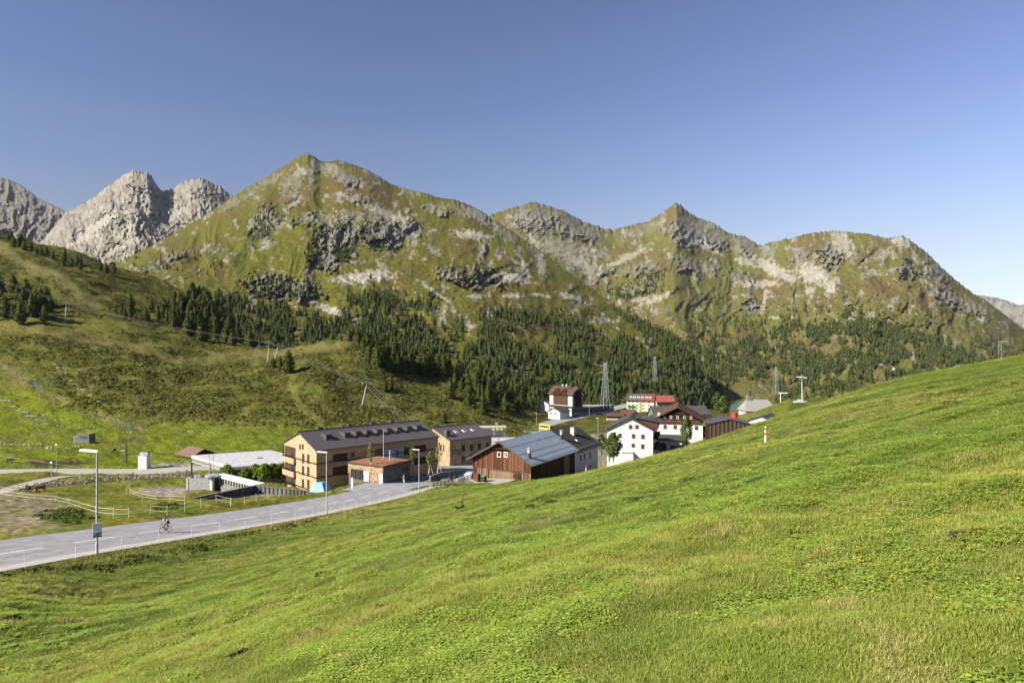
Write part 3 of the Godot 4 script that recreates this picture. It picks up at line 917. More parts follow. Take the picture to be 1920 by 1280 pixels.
	mountain("ridge_mountains", "distant green and grey ridge with a pointed peak and a rounded dome", [[880, 420, 3300], [910, 408, 3400], [925, 400, 3400], [945, 395, 3450], [960, 388, 3500], [975, 386, 3500], [1000, 378, 3550], [1015, 382, 3550], [1035, 388, 3550], [1055, 394, 3550], [1075, 405, 3550], [1090, 413, 3550], [1110, 420, 3550], [1130, 427, 3550], [1150, 431, 3550], [1160, 428, 3550], [1180, 423, 3550], [1200, 418, 3550], [1215, 416, 3550], [1230, 406, 3500], [1245, 395, 3500], [1258, 388, 3500], [1269, 380, 3500], [1278, 386, 3500], [1290, 397, 3500], [1305, 405, 3500], [1320, 412, 3500], [1340, 419, 3450], [1360, 432, 3400], [1375, 440, 3350], [1390, 440, 3300], [1405, 448, 3250], [1420, 457, 3200], [1430, 460, 3150], [1450, 453, 3050], [1480, 447, 2950], [1510, 439, 2850], [1540, 434, 2800], [1570, 433, 2750], [1600, 436, 2700], [1625, 438, 2650], [1650, 443, 2600], [1668, 447, 2580], [1680, 443, 2560], [1692, 442, 2550], [1705, 448, 2520], [1720, 459, 2500], [1740, 475, 2450], [1765, 500, 2400], [1790, 523, 2350], [1820, 546, 2300], [1850, 563, 2250], [1880, 586, 2200], [1910, 609, 2150], [1940, 628, 2100], [2010, 668, 2000], [2110, 700, 1900]],
		[[880, 740, 1150], [1200, 790, 1100], [1400, 757, 1195], [1500, 775, 1150], [1700, 780, 1000], [1900, 770, 900], [2110, 760, 800]], 884, 2110, 640, 250, 95.0, 0.20,
		[[1060, 465, 70, 16, 10, 0, 0.55], [1085, 490, 45, 14, 20, 0, 0.8], [1110, 508, 14, 26, 0, 0, 0.7], [1180, 480, 50, 7, -25, 0, 0.7], [1155, 492, 24, 5, -20, 0, 0.8], [1320, 460, 36, 6, 25, 0, 0.8], [1450, 505, 44, 13, 28, 0, 1.0], [1400, 490, 26, 8, 15, 0, 0.8], [1425, 532, 44, 7, 0, 0, 0.9], [1480, 520, 24, 8, 10, 0, 0.9], [1525, 515, 40, 18, 15, 0, 0.95], [1560, 535, 14, 18, 20, 0, 0.9], [1435, 555, 4, 20, 8, 0, 0.9], [1430, 580, 4, 12, 15, 0, 0.7], [1520, 545, 10, 10, 0, 0, 0.8], [1450, 595, 10, 4, 0, 0, 0.8], [1230, 560, 34, 6, -20, 0, 0.8], [1200, 562, 20, 5, -10, 0, 0.7], [1740, 530, 16, 4, 25, 0, 0.7], [1755, 545, 14, 3, 35, 0, 0.6], [1650, 480, 30, 8, -15, 0, 0.4], [1580, 455, 18, 34, -25, 0, 0.75], [1640, 512, 14, 8, 0, 0, 0.7], [1690, 452, 22, 9, 20, 0, 0.9], [1715, 480, 8, 16, -20, 0, 0.8],
		[1010, 415, 46, 26, 12, 1, 1.0], [1075, 425, 32, 22, 10, 1, 0.95], [1110, 440, 14, 18, 0, 1, 0.9], [1300, 440, 52, 24, 18, 1, 1.0], [1285, 425, 14, 28, -10, 1, 1.0], [1350, 450, 36, 18, 12, 1, 0.9], [1395, 465, 24, 20, 0, 1, 0.8], [1205, 430, 40, 12, -15, 1, 0.5], [1130, 510, 14, 9, 0, 1, 0.9], [1200, 505, 60, 12, -8, 1, 0.5], [1310, 500, 50, 16, 10, 1, 0.5], [1390, 520, 26, 14, 20, 1, 0.7], [1560, 480, 22, 28, -10, 1, 0.8], [1500, 480, 24, 14, -30, 1, 0.6], [1440, 470, 20, 10, -20, 1, 0.6], [1700, 505, 16, 20, 0, 1, 0.9], [1755, 510, 30, 16, 20, 1, 0.9], [1780, 560, 24, 16, 30, 1, 0.7], [1820, 575, 30, 14, 30, 1, 0.6], [1410, 575, 20, 14, 0, 1, 0.8], [1200, 540, 40, 10, -15, 1, 0.6],
		[1215, 520, 34, 20, -15, 5, 0.9], [1160, 548, 30, 12, 10, 5, 0.9], [1330, 560, 26, 10, 10, 5, 0.6], [1700, 505, 14, 16, 0, 5, 0.5], [1870, 660, 60, 50, 30, 5, 0.6], [1790, 600, 40, 24, 30, 5, 0.5],
		[1530, 450, 40, 22, -25, 3, 0.6], [1620, 540, 60, 24, 10, 3, 0.7], [1700, 560, 60, 20, 25, 3, 0.7], [1480, 545, 50, 10, 0, 3, 0.6], [1270, 500, 50, 20, 0, 3, 0.5], [1800, 560, 60, 12, 30, 3, 0.5],
		[1600, 545, 22, 34, 10, 2, 0.6], [1240, 450, 24, 26, -15, 2, 0.5], [1040, 452, 26, 12, 10, 2, 0.6], [1350, 580, 90, 30, 0, 2, 0.5]], pal2, 331, 1.0)
	mountain("far_slope", "pale grey far slope behind the dome mountain", [[1800, 560, 4300], [1840, 553, 4300], [1862, 557, 4300], [1885, 562, 4300], [1905, 569, 4300], [1922, 572, 4300], [2000, 555, 4300], [2150, 540, 4300]], [[1800, 700, 2900], [2150, 700, 2900]], 1805, 2150, 130, 70, 60.0, 0.8, [[1880, 580, 40, 16, 20, 0, 0.8]], bare, 341, 0.9)
	print("mountains ", Time.get_ticks_msec())

# ---------- vegetation ----------
func vtri(st: SurfaceTool, a: Vector3, b: Vector3, c: Vector3, n: Vector3, col: Color):
	if (c - a).cross(b - a).dot(n) < 0.0:
		var w := b
		b = c
		c = w
	for p in [a, b, c]:
		st.set_color(col)
		st.set_normal(n)
		st.add_vertex(p)

func rvec(r: RandomNumberGenerator) -> Vector3:
	return Vector3(r.randf_range(-1, 1), r.randf_range(-1, 1), r.randf_range(-1, 1)).normalized()

func leaf_cloud(st: SurfaceTool, r: RandomNumberGenerator, at: Vector3, size: float, n: int, out: Vector3, c: Color):
	for k in n:
		var p := at + rvec(r) * size * 0.5
		var a := rvec(r)
		var b := a.cross(rvec(r)).normalized()
		var nn := (out * 1.3 + rvec(r) * 0.7).normalized()
		var s := size * r.randf_range(0.5, 0.9)
		var col := c * r.randf_range(0.65, 1.3)
		col.a = 1.0
		if nn.dot(a.cross(b)) > 0.0: vtri(st, p - a * s * 0.5 - b * s * 0.25, p + b * s * 0.5, p + a * s * 0.5 - b * s * 0.25, nn, col)
		else: vtri(st, p - a * s * 0.5 - b * s * 0.25, p + a * s * 0.5 - b * s * 0.25, p + b * s * 0.5, nn, col)

func pine_profile(h: float, round_: float) -> float:
	return pow(sin(PI * pow(clampf(h, 0.0, 1.0), lerpf(0.42, 0.62, round_))), 0.8) * 0.93 + 0.07 * (1.0 - h)

func pine_crown(r: RandomNumberGenerator, R: float, round_: float, clumps: int, per: int) -> ArrayMesh:
	# a crown for a tree one unit high, leaf clumps on whorls of boughs with an added leaf-coloured core that blocks light
	var st := begin()
	var core := Color(.072, .092, .025)
	var sides := 7
	for j in 6:
		var h0 := 0.08 + 0.9 * j / 6.0
		var h1 := 0.08 + 0.9 * (j + 1) / 6.0
		var r0 := pine_profile((h0 - 0.06) / 0.94, round_) * R * 0.62
		var r1 := pine_profile((h1 - 0.06) / 0.94, round_) * R * 0.62
		for i in sides:
			var a0 := TAU * i / sides
			var a1 := TAU * (i + 1) / sides
			var e0 := Vector3(cos(a0), 0, sin(a0))
			var e1 := Vector3(cos(a1), 0, sin(a1))
			var up := Vector3(0, 1, 0)
			var n := (e0 + e1).normalized()
			vtri(st, e0 * r0 + up * h0, e0 * r1 + up * h1, e1 * r1 + up * h1, n, core)
			vtri(st, e0 * r0 + up * h0, e1 * r1 + up * h1, e1 * r0 + up * h0, n, core)
	for k in clumps:
		var t := (k + r.randf()) / clumps
		var h := 1.0 - pow(t, 0.72) * 0.93
		var a := k * 2.399 + r.randf_range(-0.5, 0.5)
		var rr := pine_profile((h - 0.06) / 0.94, round_) * R * r.randf_range(0.62, 1.14)
		var e := Vector3(cos(a), 0, sin(a))
		var warm := r.randf()
		leaf_cloud(st, r, e * rr + Vector3(0, h + r.randf_range(-0.02, 0.02) - rr * 0.12, 0), R * 0.42, per, (e + Vector3(0, 0.55, 0)).normalized(), Color(.062, .085, .024).lerp(Color(.105, .110, .030), warm * warm))
	return st.commit()

func far_crown(r: RandomNumberGenerator, R: float, round_: float) -> ArrayMesh:
	var st := begin()
	var rings := 6
	var sides := 7
	var pts := []
	for j in rings + 1:
		var row := []
		for i in sides:
			var h := 0.04 + 0.96 * j / rings
			var rr := pine_profile((h - 0.04) / 0.96, round_) * R * r.randf_range(0.7, 1.25)
			if j == rings: rr = 0.0
			var a := TAU * (i + (0.5 if j % 2 == 1 else 0.0) + r.randf_range(-0.25, 0.25)) / sides
			row.append(Vector3(cos(a) * rr, h + r.randf_range(-0.03, 0.03), sin(a) * rr))
		pts.append(row)
	for j in rings:
		for i in sides:
			var k := (i + 1) % sides
			for q in [[pts[j][i], pts[j + 1][i], pts[j][k]], [pts[j][k], pts[j + 1][i], pts[j + 1][k]]]:
				var n: Vector3 = (q[2] - q[0]).cross(q[1] - q[0]).normalized()
				var c := Color(.046, .063, .022) * r.randf_range(0.6, 1.45)
				c.a = 1.0
				vtri(st, q[0], q[1], q[2], n, c)
	for k in 26:
		var h := r.randf_range(0.1, 0.95)
		var a := r.randf() * TAU
		var e := Vector3(cos(a), 0, sin(a))
		leaf_cloud(st, r, e * pine_profile(h, round_) * R + Vector3(0, h, 0), R * 0.5, 2, (e + Vector3(0, 0.6, 0)).normalized(), Color(.062, .076, .024))
	return st.commit()

func shrub_mesh(r: RandomNumberGenerator, n: int, c: Color, flat := 0.55) -> ArrayMesh:
	var st := begin()
	for k in n:
		var a := r.randf() * TAU
		var el := acos(r.randf())
		var e := Vector3(cos(a) * sin(el), cos(el), sin(a) * sin(el))
		var p := e * Vector3(1, flat, 1) * r.randf_range(0.55, 1.0) * 0.5
		leaf_cloud(st, r, p, 0.34, 2, (e + Vector3(0, 0.4, 0)).normalized(), c)
	return st.commit()

func put_all(called: String, mesh: Mesh, mat: Material, xf: Array, cols: Array, parent: Node = self) -> MultiMeshInstance3D:
	var mm := MultiMesh.new()
	mm.transform_format = MultiMesh.TRANSFORM_3D
	mm.use_colors = true
	mm.mesh = mesh
	mm.instance_count = xf.size()
	var buf := PackedFloat32Array()
	buf.resize(xf.size() * 16)
	for i in xf.size():
		var t: Transform3D = xf[i]
		var c: Color = cols[i]
		var o := i * 16
		buf[o] = t.basis.x.x; buf[o + 1] = t.basis.y.x; buf[o + 2] = t.basis.z.x; buf[o + 3] = t.origin.x
		buf[o + 4] = t.basis.x.y; buf[o + 5] = t.basis.y.y; buf[o + 6] = t.basis.z.y; buf[o + 7] = t.origin.y
		buf[o + 8] = t.basis.x.z; buf[o + 9] = t.basis.y.z; buf[o + 10] = t.basis.z.z; buf[o + 11] = t.origin.z
		buf[o + 12] = c.r; buf[o + 13] = c.g; buf[o + 14] = c.b; buf[o + 15] = 1.0
	mm.buffer = buf
	var o := MultiMeshInstance3D.new()
	o.name = numbered(called) if parent == self else called
	o.multimesh = mm
	o.material_override = mat
	parent.add_child(o, true)
	return o

func turned(y: float, sx: float, sy: float, at: Vector3, lean := 0.0) -> Transform3D:
	var b := Basis(Vector3.UP, y) * Basis.from_scale(Vector3(sx, sy, sx))
	if lean != 0.0: b = Basis(Vector3(cos(y * 7.0), 0, sin(y * 7.0)), lean) * b
	return Transform3D(b, at)

func ground_hit(u: float, v: float, d0: float, d1: float) -> Vector3:
	var d := d0
	while d < d1:
		var p := GU(u, d)
		if 640.0 + p.y / p.z * F <= v: return p
		d += 4.0
	return Vector3.ZERO

func sheet_hit(s: Dictionary, u: float, v: float) -> Vector3:
	var i := int((u - s.u0) / (s.u1 - s.u0) * (s.cols - 1))
	if i < 0 or i >= s.cols - 1: return Vector3.ZERO
	var lo := 0
	var hi: int = s.rows - 1
	while hi - lo > 1:
		var m := (lo + hi) / 2
		var p: Vector3 = s.v[m * s.cols + i]
		if 640.0 + p.y / p.z * F < v: lo = m
		else: hi = m
	if lo < 1: return Vector3.ZERO
	return s.v[hi * s.cols + i]

func poly(a: Array) -> PackedVector2Array:
	var p := PackedVector2Array()
	for i in range(0, a.size(), 2): p.append(Vector2(a[i], a[i + 1]))
	return p

func far_forest(called: String, label: String, sheet: String, areas: Array, holes: Array, su: float, sv: float, h0: float, h1: float, seed_: int):
	var r := RandomNumberGenerator.new()
	r.seed = seed_
	var n := noise(seed_, 0.02, 3)
	var ng := noise(seed_ + 1, 0.05, 3)
	var lists := [[], [], []]
	var cols := [[], [], []]
	var s: Dictionary = sheets[sheet]
	for ar in areas:
		var pg := poly(ar[0])
		var lo := pg[0]
		var hi := pg[0]
		for q in pg:
			lo = lo.min(q)
			hi = hi.max(q)
		var v := lo.y
		while v < hi.y:
			var u := lo.x
			while u < hi.x:
				var q := Vector2(u + r.randf_range(-0.6, 0.6) * su, v + r.randf_range(-0.6, 0.6) * sv)
				u += su
				var roll := r.randf()
				if not Geometry2D.is_point_in_polygon(q, pg): continue
				var dens: float = ar[1]
				var nn := n.get_noise_2d(q.x, q.y * 1.6) * 0.9 + ng.get_noise_2d(q.x, q.y) * 0.5
				dens = dens * clampf(0.66 + nn * 3.4 * ar[2], 0.0, 1.15)
				for hole in holes:
					dens *= 1.0 - ell(q.x, q.y, hole[0], hole[1], hole[2], hole[3], 0.2)
				if roll > dens: continue
				var p := sheet_hit(s, q.x, q.y)
				if p == Vector3.ZERO: continue
				var h: float = r.randf_range(h0, h1) * ar[3]
				var k := r.randi() % 3
				lists[k].append(turned(r.randf() * TAU, h, h * r.randf_range(0.85, 1.15), p - Vector3(0, h * 0.06, 0), r.randf_range(-0.05, 0.05)))
				var g := r.randf_range(0.75, 1.25)
				cols[k].append(Color(g * r.randf_range(0.9, 1.2), g, g * r.randf_range(0.85, 1.1)))
			v += sv
	var o := Node3D.new()
	o.name = called
	add_child(o)
	tag(o, label, "forest", "", "stuff")
	for k in 3:
		var m := far_crown(r, [0.20, 0.235, 0.17][k], [0.6, 1.0, 0.2][k])
		put_all("trees", m, M.leaf, lists[k], cols[k], o)
	print(called, " ", lists[0].size() + lists[1].size() + lists[2].size())

var pines := []
func make_pines():
	var r := RandomNumberGenerator.new()
	r.seed = 77
	for k in 6:
		var o := Node3D.new()
		var st := begin()
		tube(st, Vector3(0, -0.05, 0), Vector3(0, 0.75, 0), 0.022, 0.008, 6)
		part("trunk", st.commit(), M.bark, o)
		var cr := part("crown", pine_crown(r, [0.22, 0.25, 0.20, 0.27, 0.18, 0.235][k], [0.6, 1.0, 0.3, 0.9, 0.2, 0.5][k], 130, 6), M.leaf, o)
		pines.append(o)

func plant_pine(at: Vector3, h: float, label: String, group: String):
	var o: Node3D = pines[rng.randi() % 6].duplicate()
	o.name = numbered("stone_pine")
	add_child(o)
	o.position = at - Vector3(0, 0.1, 0)
	o.rotation = Vector3(rng.randf_range(-0.03, 0.03), rng.randf() * TAU, rng.randf_range(-0.03, 0.03))
	var f := rng.randf_range(0.9, 1.12)
	o.scale = Vector3(h * f, h, h * f)
	tag(o, label, "tree", group)
	return o

func pine_area(area: Array, n: int, d0: float, d1: float, h0: float, h1: float, gap: float, label: String, group: String):
	var pg := poly(area)
	var lo := pg[0]
	var hi := pg[0]
	for q in pg:
		lo = lo.min(q)
		hi = hi.max(q)
	var done := []
	var tries := 0
	while done.size() < n and tries < n * 14:
		tries += 1
		var q := Vector2(rng.randf_range(lo.x, hi.x), rng.randf_range(lo.y, hi.y))
		if not Geometry2D.is_point_in_polygon(q, pg): continue
		var p := ground_hit(q.x, q.y, d0, d1)
		if p == Vector3.ZERO: continue
		var ok := true
		for e in done:
			if (e - p).length() < gap: ok = false
		if not ok: continue
		done.append(p)
		plant_pine(p, rng.randf_range(h0, h1), label, group)

func build_forests():
	make_pines()
	pine_area([-30, 545, 40, 538, 90, 555, 112, 600, 60, 614, -30, 608], 26, 330, 700, 10, 14.5, 3.6, "dark stone pine in the grove beside the chairlift mast", "pines in the grove by the chairlift mast")
	pine_area([-10, 436, 40, 452, 120, 484, 215, 508, 215, 520, 110, 498, 30, 468, -10, 455], 26, 420, 760, 5.5, 10, 4.0, "small dark pine on the crest of the heath hill", "pines on the hill crest")
	pine_area([290, 596, 330, 570, 378, 548, 420, 562, 450, 604, 560, 640, 540, 652, 440, 650, 380, 640, 300, 615], 120, 400, 760, 9, 14.5, 3.2, "dark stone pine in the dense wood above the heath slope", "pines in the wood above the heath slope")
	pine_area([205, 592, 250, 575, 300, 590, 320, 606, 240, 602], 8, 400, 700, 8, 11, 6.0, "single dark pine standing apart on the heath slope", "pines standing apart on the heath slope")
	pine_area([655, 655, 700, 645, 790, 680, 850, 712, 815, 722, 730, 700, 665, 675], 46, 330, 620, 11, 16, 3.0, "tall dark pine in the clump on the hill shoulder", "pines on the hill shoulder")
	pine_area([850, 715, 920, 705, 1000, 735, 1030, 755, 1010, 778, 940, 772, 880, 765, 835, 745], 36, 340, 640, 9, 14.5, 4.5, "dark pine on the slope above the garages", "pines above the garages")
	for a in [[540, 700, 13.5, "shaggy broad pine beside the paired chairlift masts"], [512, 694, 6.5, "slim young pine beside the paired chairlift masts"], [525, 696, 8.5, "conical green pine next to the shaggy pine"], [733, 734, 9.5, "rounded pine below the hill shoulder"], [722, 738, 7.0, "small pine next to the rounded pine below the hill shoulder"], [833, 797, 6.5, "small pine behind the dark metal roofs"], [905, 778, 13.0, "tall pine on the slope right above the garages"]]:
		var p := ground_hit(a[0], a[1], 300, 640)
		if p != Vector3.ZERO: plant_pine(p, a[2], a[3], "")
	far_forest("mountainside_wood", "dark pine wood covering the foot of the grassy mountain", "grassy_mountain", [
		[[400, 555, 470, 560, 560, 585, 640, 605, 650, 560, 700, 545, 780, 570, 800, 610, 835, 645, 840, 740, 640, 690, 430, 660], 1.0, 0.7, 1.0],
		[[930, 582, 1050, 590, 1130, 622, 1200, 640, 1300, 690, 1325, 722, 1338, 770, 1000, 785, 900, 775, 840, 730, 885, 640], 1.0, 0.8, 1.0],
		[[1150, 580, 1215, 604, 1290, 645, 1322, 695, 1345, 770, 1310, 770, 1290, 705, 1240, 660], 1.3, 0.1, 1.0],
		[[900, 560, 1120, 592, 1110, 625, 900, 620], 0.22, 1.0, 0.9], [[820, 600, 900, 600, 900, 640, 840, 640], 0.3, 1.0, 0.9],
		[[595, 430, 660, 420, 668, 470, 640, 500, 590, 505, 570, 480], 0.75, 0.5, 0.75], [[680, 425, 740, 425, 735, 470, 690, 470], 0.55, 0.5, 0.75], [[482, 400, 520, 390, 515, 440, 480, 470, 465, 450], 0.6, 0.5, 0.7], [[850, 500, 935, 505, 930, 535, 860, 525], 0.7, 0.4, 0.7], [[470, 520, 580, 525, 580, 560, 460, 560], 0.55, 0.6, 0.8], [[230, 480, 340, 470, 420, 490, 420, 520, 240, 500], 0.35, 0.8, 0.6], [[540, 345, 580, 335, 560, 390, 530, 400], 0.4, 0.6, 0.55], [[690, 520, 830, 560, 810, 600, 690, 560], 0.18, 1.0, 0.9], [[1100, 560, 1170, 590, 1150, 610, 1080, 580], 0.25, 0.8, 0.8]],
		[[624, 583, 60, 12], [1000, 640, 40, 14]], 4.4, 4.8, 8.5, 14.5, 501)
	far_forest("valley_wood", "distant dark pine wood below the ridge and the dome mountain", "ridge_mountains", [
		[[1180, 585, 1280, 638, 1380, 645, 1450, 608, 1520, 598, 1560, 610, 1600, 578, 1660, 605, 1720, 625, 1800, 640, 1870, 690, 1930, 720, 1930, 775, 1400, 775, 1345, 745, 1290, 685], 1.05, 0.75, 1.0],
		[[1130, 545, 1200, 520, 1250, 505, 1245, 548, 1165, 568], 0.85, 0.4, 0.85], [[1305, 548, 1352, 558, 1345, 572, 1308, 566], 0.85, 0.2, 0.85], [[1350, 560, 1760, 590, 1770, 640, 1350, 630], 0.12, 1.0, 0.9], [[1100, 548, 1200, 585, 1190, 605, 1090, 565], 0.6, 0.5, 0.9], [[1780, 590, 1930, 660, 1930, 700, 1820, 650], 0.3, 0.9, 0.7], [[1300, 590, 1450, 600, 1380, 645, 1280, 640], 0.35, 1.0, 0.9]],
		[[1412, 738, 52, 26], [1370, 764, 60, 12], [1690, 692, 36, 9], [1560, 655, 22, 12], [1855, 665, 10, 30]], 3.6, 4.1, 9.5, 16.0, 511)
	print("forests ", Time.get_ticks_msec())

func build_heath():
	var r := RandomNumberGenerator.new()
	r.seed = 91
	var kinds := [shrub_mesh(r, 16, Color(.125, .135, .034)), shrub_mesh(r, 16, Color(.165, .14, .045)), shrub_mesh(r, 16, Color(.12, .15, .036), 0.8)]
	var xf := [[], [], []]
	var cc := [[], [], []]
	var n := 0
	while n < 120000:
		n += 1
		var u := r.randf_range(-60, 1010)
		var d := 300.0 * pow(700.0 / 300.0, r.randf())
		var x := (u - 960.0) / F * d
		var y := base_h(x, d)
		var v := 640.0 - y / d * F
		if v > 830.0: continue
		var h := heath(x, d, u, v)
		if r.randf() > h * 0.9 + 0.02: continue
		var k := r.randi() % 3
		var s := r.randf_range(0.8, 1.9) * (1.3 if k == 2 else 1.0)
		xf[k].append(turned(r.randf() * TAU, s, s * r.randf_range(0.7, 1.1), Vector3(x, gh(x, d) - 0.1, -d)))
		var g := r.randf_range(0.75, 1.35)
		cc[k].append(Color(g * r.randf_range(0.9, 1.25), g, g))
	var o := Node3D.new()
	o.name = "dwarf_shrub_heath"
	add_child(o)
	tag(o, "dark olive dwarf shrubs covering the hillside below the chairlift", "shrubs", "", "stuff")
	for k in 3: put_all("shrubs", kinds[k], M.leaf, xf[k], cc[k], o)
	# pale boulders: old wall lines and scattered stones
	var rx := []
	var rc := []
	var rock := rock_mesh(r)
	for line in [[96, 680, 112, 696, 40], [120, 700, 135, 722, 60], [135, 722, 165, 745, 90], [165, 745, 192, 758, 80], [0, 750, 28, 768, 70], [28, 768, 55, 782, 60], [55, 782, 90, 796, 50], [100, 800, 250, 812, 30], [0, 833, 90, 842, 60], [95, 842, 180, 848, 30], [300, 808, 400, 812, 18]]:
		for k in line[4]:
			var t := r.randf()
			var p := ground_hit(lerpf(line[0], line[2], t), lerpf(line[1], line[3], t) + r.randf_range(-1.2, 1.2), 215, 500)
			if p == Vector3.ZERO: continue
			var s := r.randf_range(0.2, 0.55)
			rx.append(turned(r.randf() * TAU, s, s * 0.8, p))
			rc.append(Color(1, 1, 1) * r.randf_range(0.75, 1.1))
	for k in 420:
		var p := ground_hit(r.randf_range(60, 330), r.randf_range(700, 800), 260, 500)
		if k > 300: p = ground_hit(r.randf_range(300, 960), r.randf_range(660, 800), 300, 600)
		if p == Vector3.ZERO: continue
		var s := r.randf_range(0.15, 0.5)
		rx.append(turned(r.randf() * TAU, s, s * 0.7, p))
		rc.append(Color(1, 1, 1) * r.randf_range(0.7, 1.1))
	# stones in the stream bed
	for k in 420:
		var t := r.randf()
		var a: Vector2 = STREAM[int(t * 5.0)]
		var b: Vector2 = STREAM[int(t * 5.0) + 1]
		var q := a.lerp(b, fmod(t * 5.0, 1.0))
		var p := ground_hit(q.x, q.y + r.randf_range(-4, 4), 100, 260)
		if p == Vector3.ZERO: continue
		var s := r.randf_range(0.2, 0.55)
		rx.append(turned(r.randf() * TAU, s, s * 0.7, p))
		rc.append(Color(.7, .68, .64) * r.randf_range(0.5, 1.1))
	tag(put_all("scattered_boulders", rock, M.painted, rx, rc), "pale grey stones scattered in lines over the hillside and along the stream", "stones", "", "stuff")

func rock_mesh(r: RandomNumberGenerator) -> ArrayMesh:
	var st := begin()
	var pts := []
	for j in 4:
		for i in 6:
			var el := -0.6 + 2.0 * j / 3.0
			var a := TAU * (i + 0.5 * (j % 2)) / 6.0
			pts.append(Vector3(cos(a) * cos(el), sin(el), sin(a) * cos(el)) * r.randf_range(0.75, 1.2))
	for j in 3:
		for i in 6:
			var k := (i + 1) % 6
			for q in [[j * 6 + i, j * 6 + 6 + i, j * 6 + k], [j * 6 + k, j * 6 + 6 + i, j * 6 + 6 + k]]:
				var n: Vector3 = (pts[q[2]] - pts[q[0]]).cross(pts[q[1]] - pts[q[0]]).normalized()
				var c := Color(.36, .345, .305) * r.randf_range(0.8, 1.15)
				vtri(st, pts[q[0]], pts[q[1]], pts[q[2]], n, c)
	return st.commit()

# ---------- the meadow's grass ----------
func grass_mesh(r: RandomNumberGenerator, blades: int, spread: float, hgt: float, wid: float, lay: float) -> ArrayMesh:
	var st := begin()
	for k in blades:
		var a := r.randf() * TAU
		var p := Vector3(cos(a), 0, sin(a)) * spread * sqrt(r.randf())
		var b := r.randf() * TAU
		var dir := Vector3(cos(b), 0, sin(b))
		var h := hgt * r.randf_range(0.45, 1.15)
		var bend := h * r.randf_range(0.2, 1.0) * lay
		var side := Vector3(-dir.z, 0, dir.x) * wid * r.randf_range(0.7, 1.3)
		var m := p + Vector3(0, h * 0.6, 0) + dir * bend * 0.4
		var t := p + Vector3(0, h * (1.0 - 0.35 * lay * r.randf()), 0) + dir * bend
		var c := Color(1, 1, 1) * r.randf_range(0.55, 1.4)
		if r.randf() < 0.2: c = Color(1.75, 1.35, 2.5) * r.randf_range(0.7, 1.15)
		c.a = 1.0
		var lo := c * 0.9
		lo.a = 1.0
		var n1 := side.cross(m - p).normalized()
		var n2 := side.cross(t - m).normalized()
		if n1.y < 0.0: n1 = -n1
		if n2.y < 0.0: n2 = -n2
		vtri(st, p - side, m - side * 0.8, p + side, n1, lo)
		vtri(st, p + side, m - side * 0.8, m + side * 0.8, n1, c)
		vtri(st, m - side * 0.8, t, m + side * 0.8, n2, c)
	return st.commit()

func weed_mesh(r: RandomNumberGenerator, leaves: int, R: float, len: float) -> ArrayMesh:
	# a low plant with rounded leaves
	var st := begin()
	for k in leaves:
		var a := TAU * k / leaves * 1.9 + r.randf()
		var e := Vector3(cos(a), 0, sin(a))
		var side := Vector3(-e.z, 0, e.x)
		var h := r.randf_range(0.25, 1.0) * R * 0.8
		var p := e * R * r.randf_range(0.2, 1.0) + Vector3(0, h, 0)
		var w := len * r.randf_range(0.6, 1.0)
		var tilt := r.randf_range(-0.35, 0.4)
		var n := (Vector3(0, 1, 0) - e * tilt).normalized()
		var f := (e + Vector3(0, tilt, 0)).normalized()
		var c := Color(1, 1, 1) * r.randf_range(0.8, 1.25)
		c.a = 1.0
		var ring := []
		for i in 7:
			var t := TAU * i / 7.0
			var rad := w * (1.0 if i % 2 == 0 else 0.86) * r.randf_range(0.85, 1.1)
			ring.append(p + f * cos(t) * rad + side * sin(t) * rad + n * rad * 0.16 * (1.0 if i % 2 == 0 else -1.0))
		for i in 7: vtri(st, p, ring[(i + 1) % 7], ring[i], (n + rvec(r) * 0.25).normalized(), c)
		vtri(st, Vector3(e.x * R * 0.1, 0, e.z * R * 0.1) + side * 0.0015, p, Vector3(e.x * R * 0.1, 0, e.z * R * 0.1) - side * 0.0015, n, c * 0.8)
	return st.commit()

func road_edge_x(d: float) -> float:
	# where the meadow ends at the pavement
	return lin([[-12, -42.0], [26, -38.2], [54.8, -32.3], [90.6, -24.0], [128.4, -17.0], [166, -9.5]], d, 1)

func meadow_end(u: float) -> float:
	return lin([[-500, 48], [0, 52], [300, 70], [600, 100], [780, 128], [900, 118], [1000, 112], [1200, 108], [1440, 150], [1700, 115], [1920, 92], [2600, 90]], u, 1)

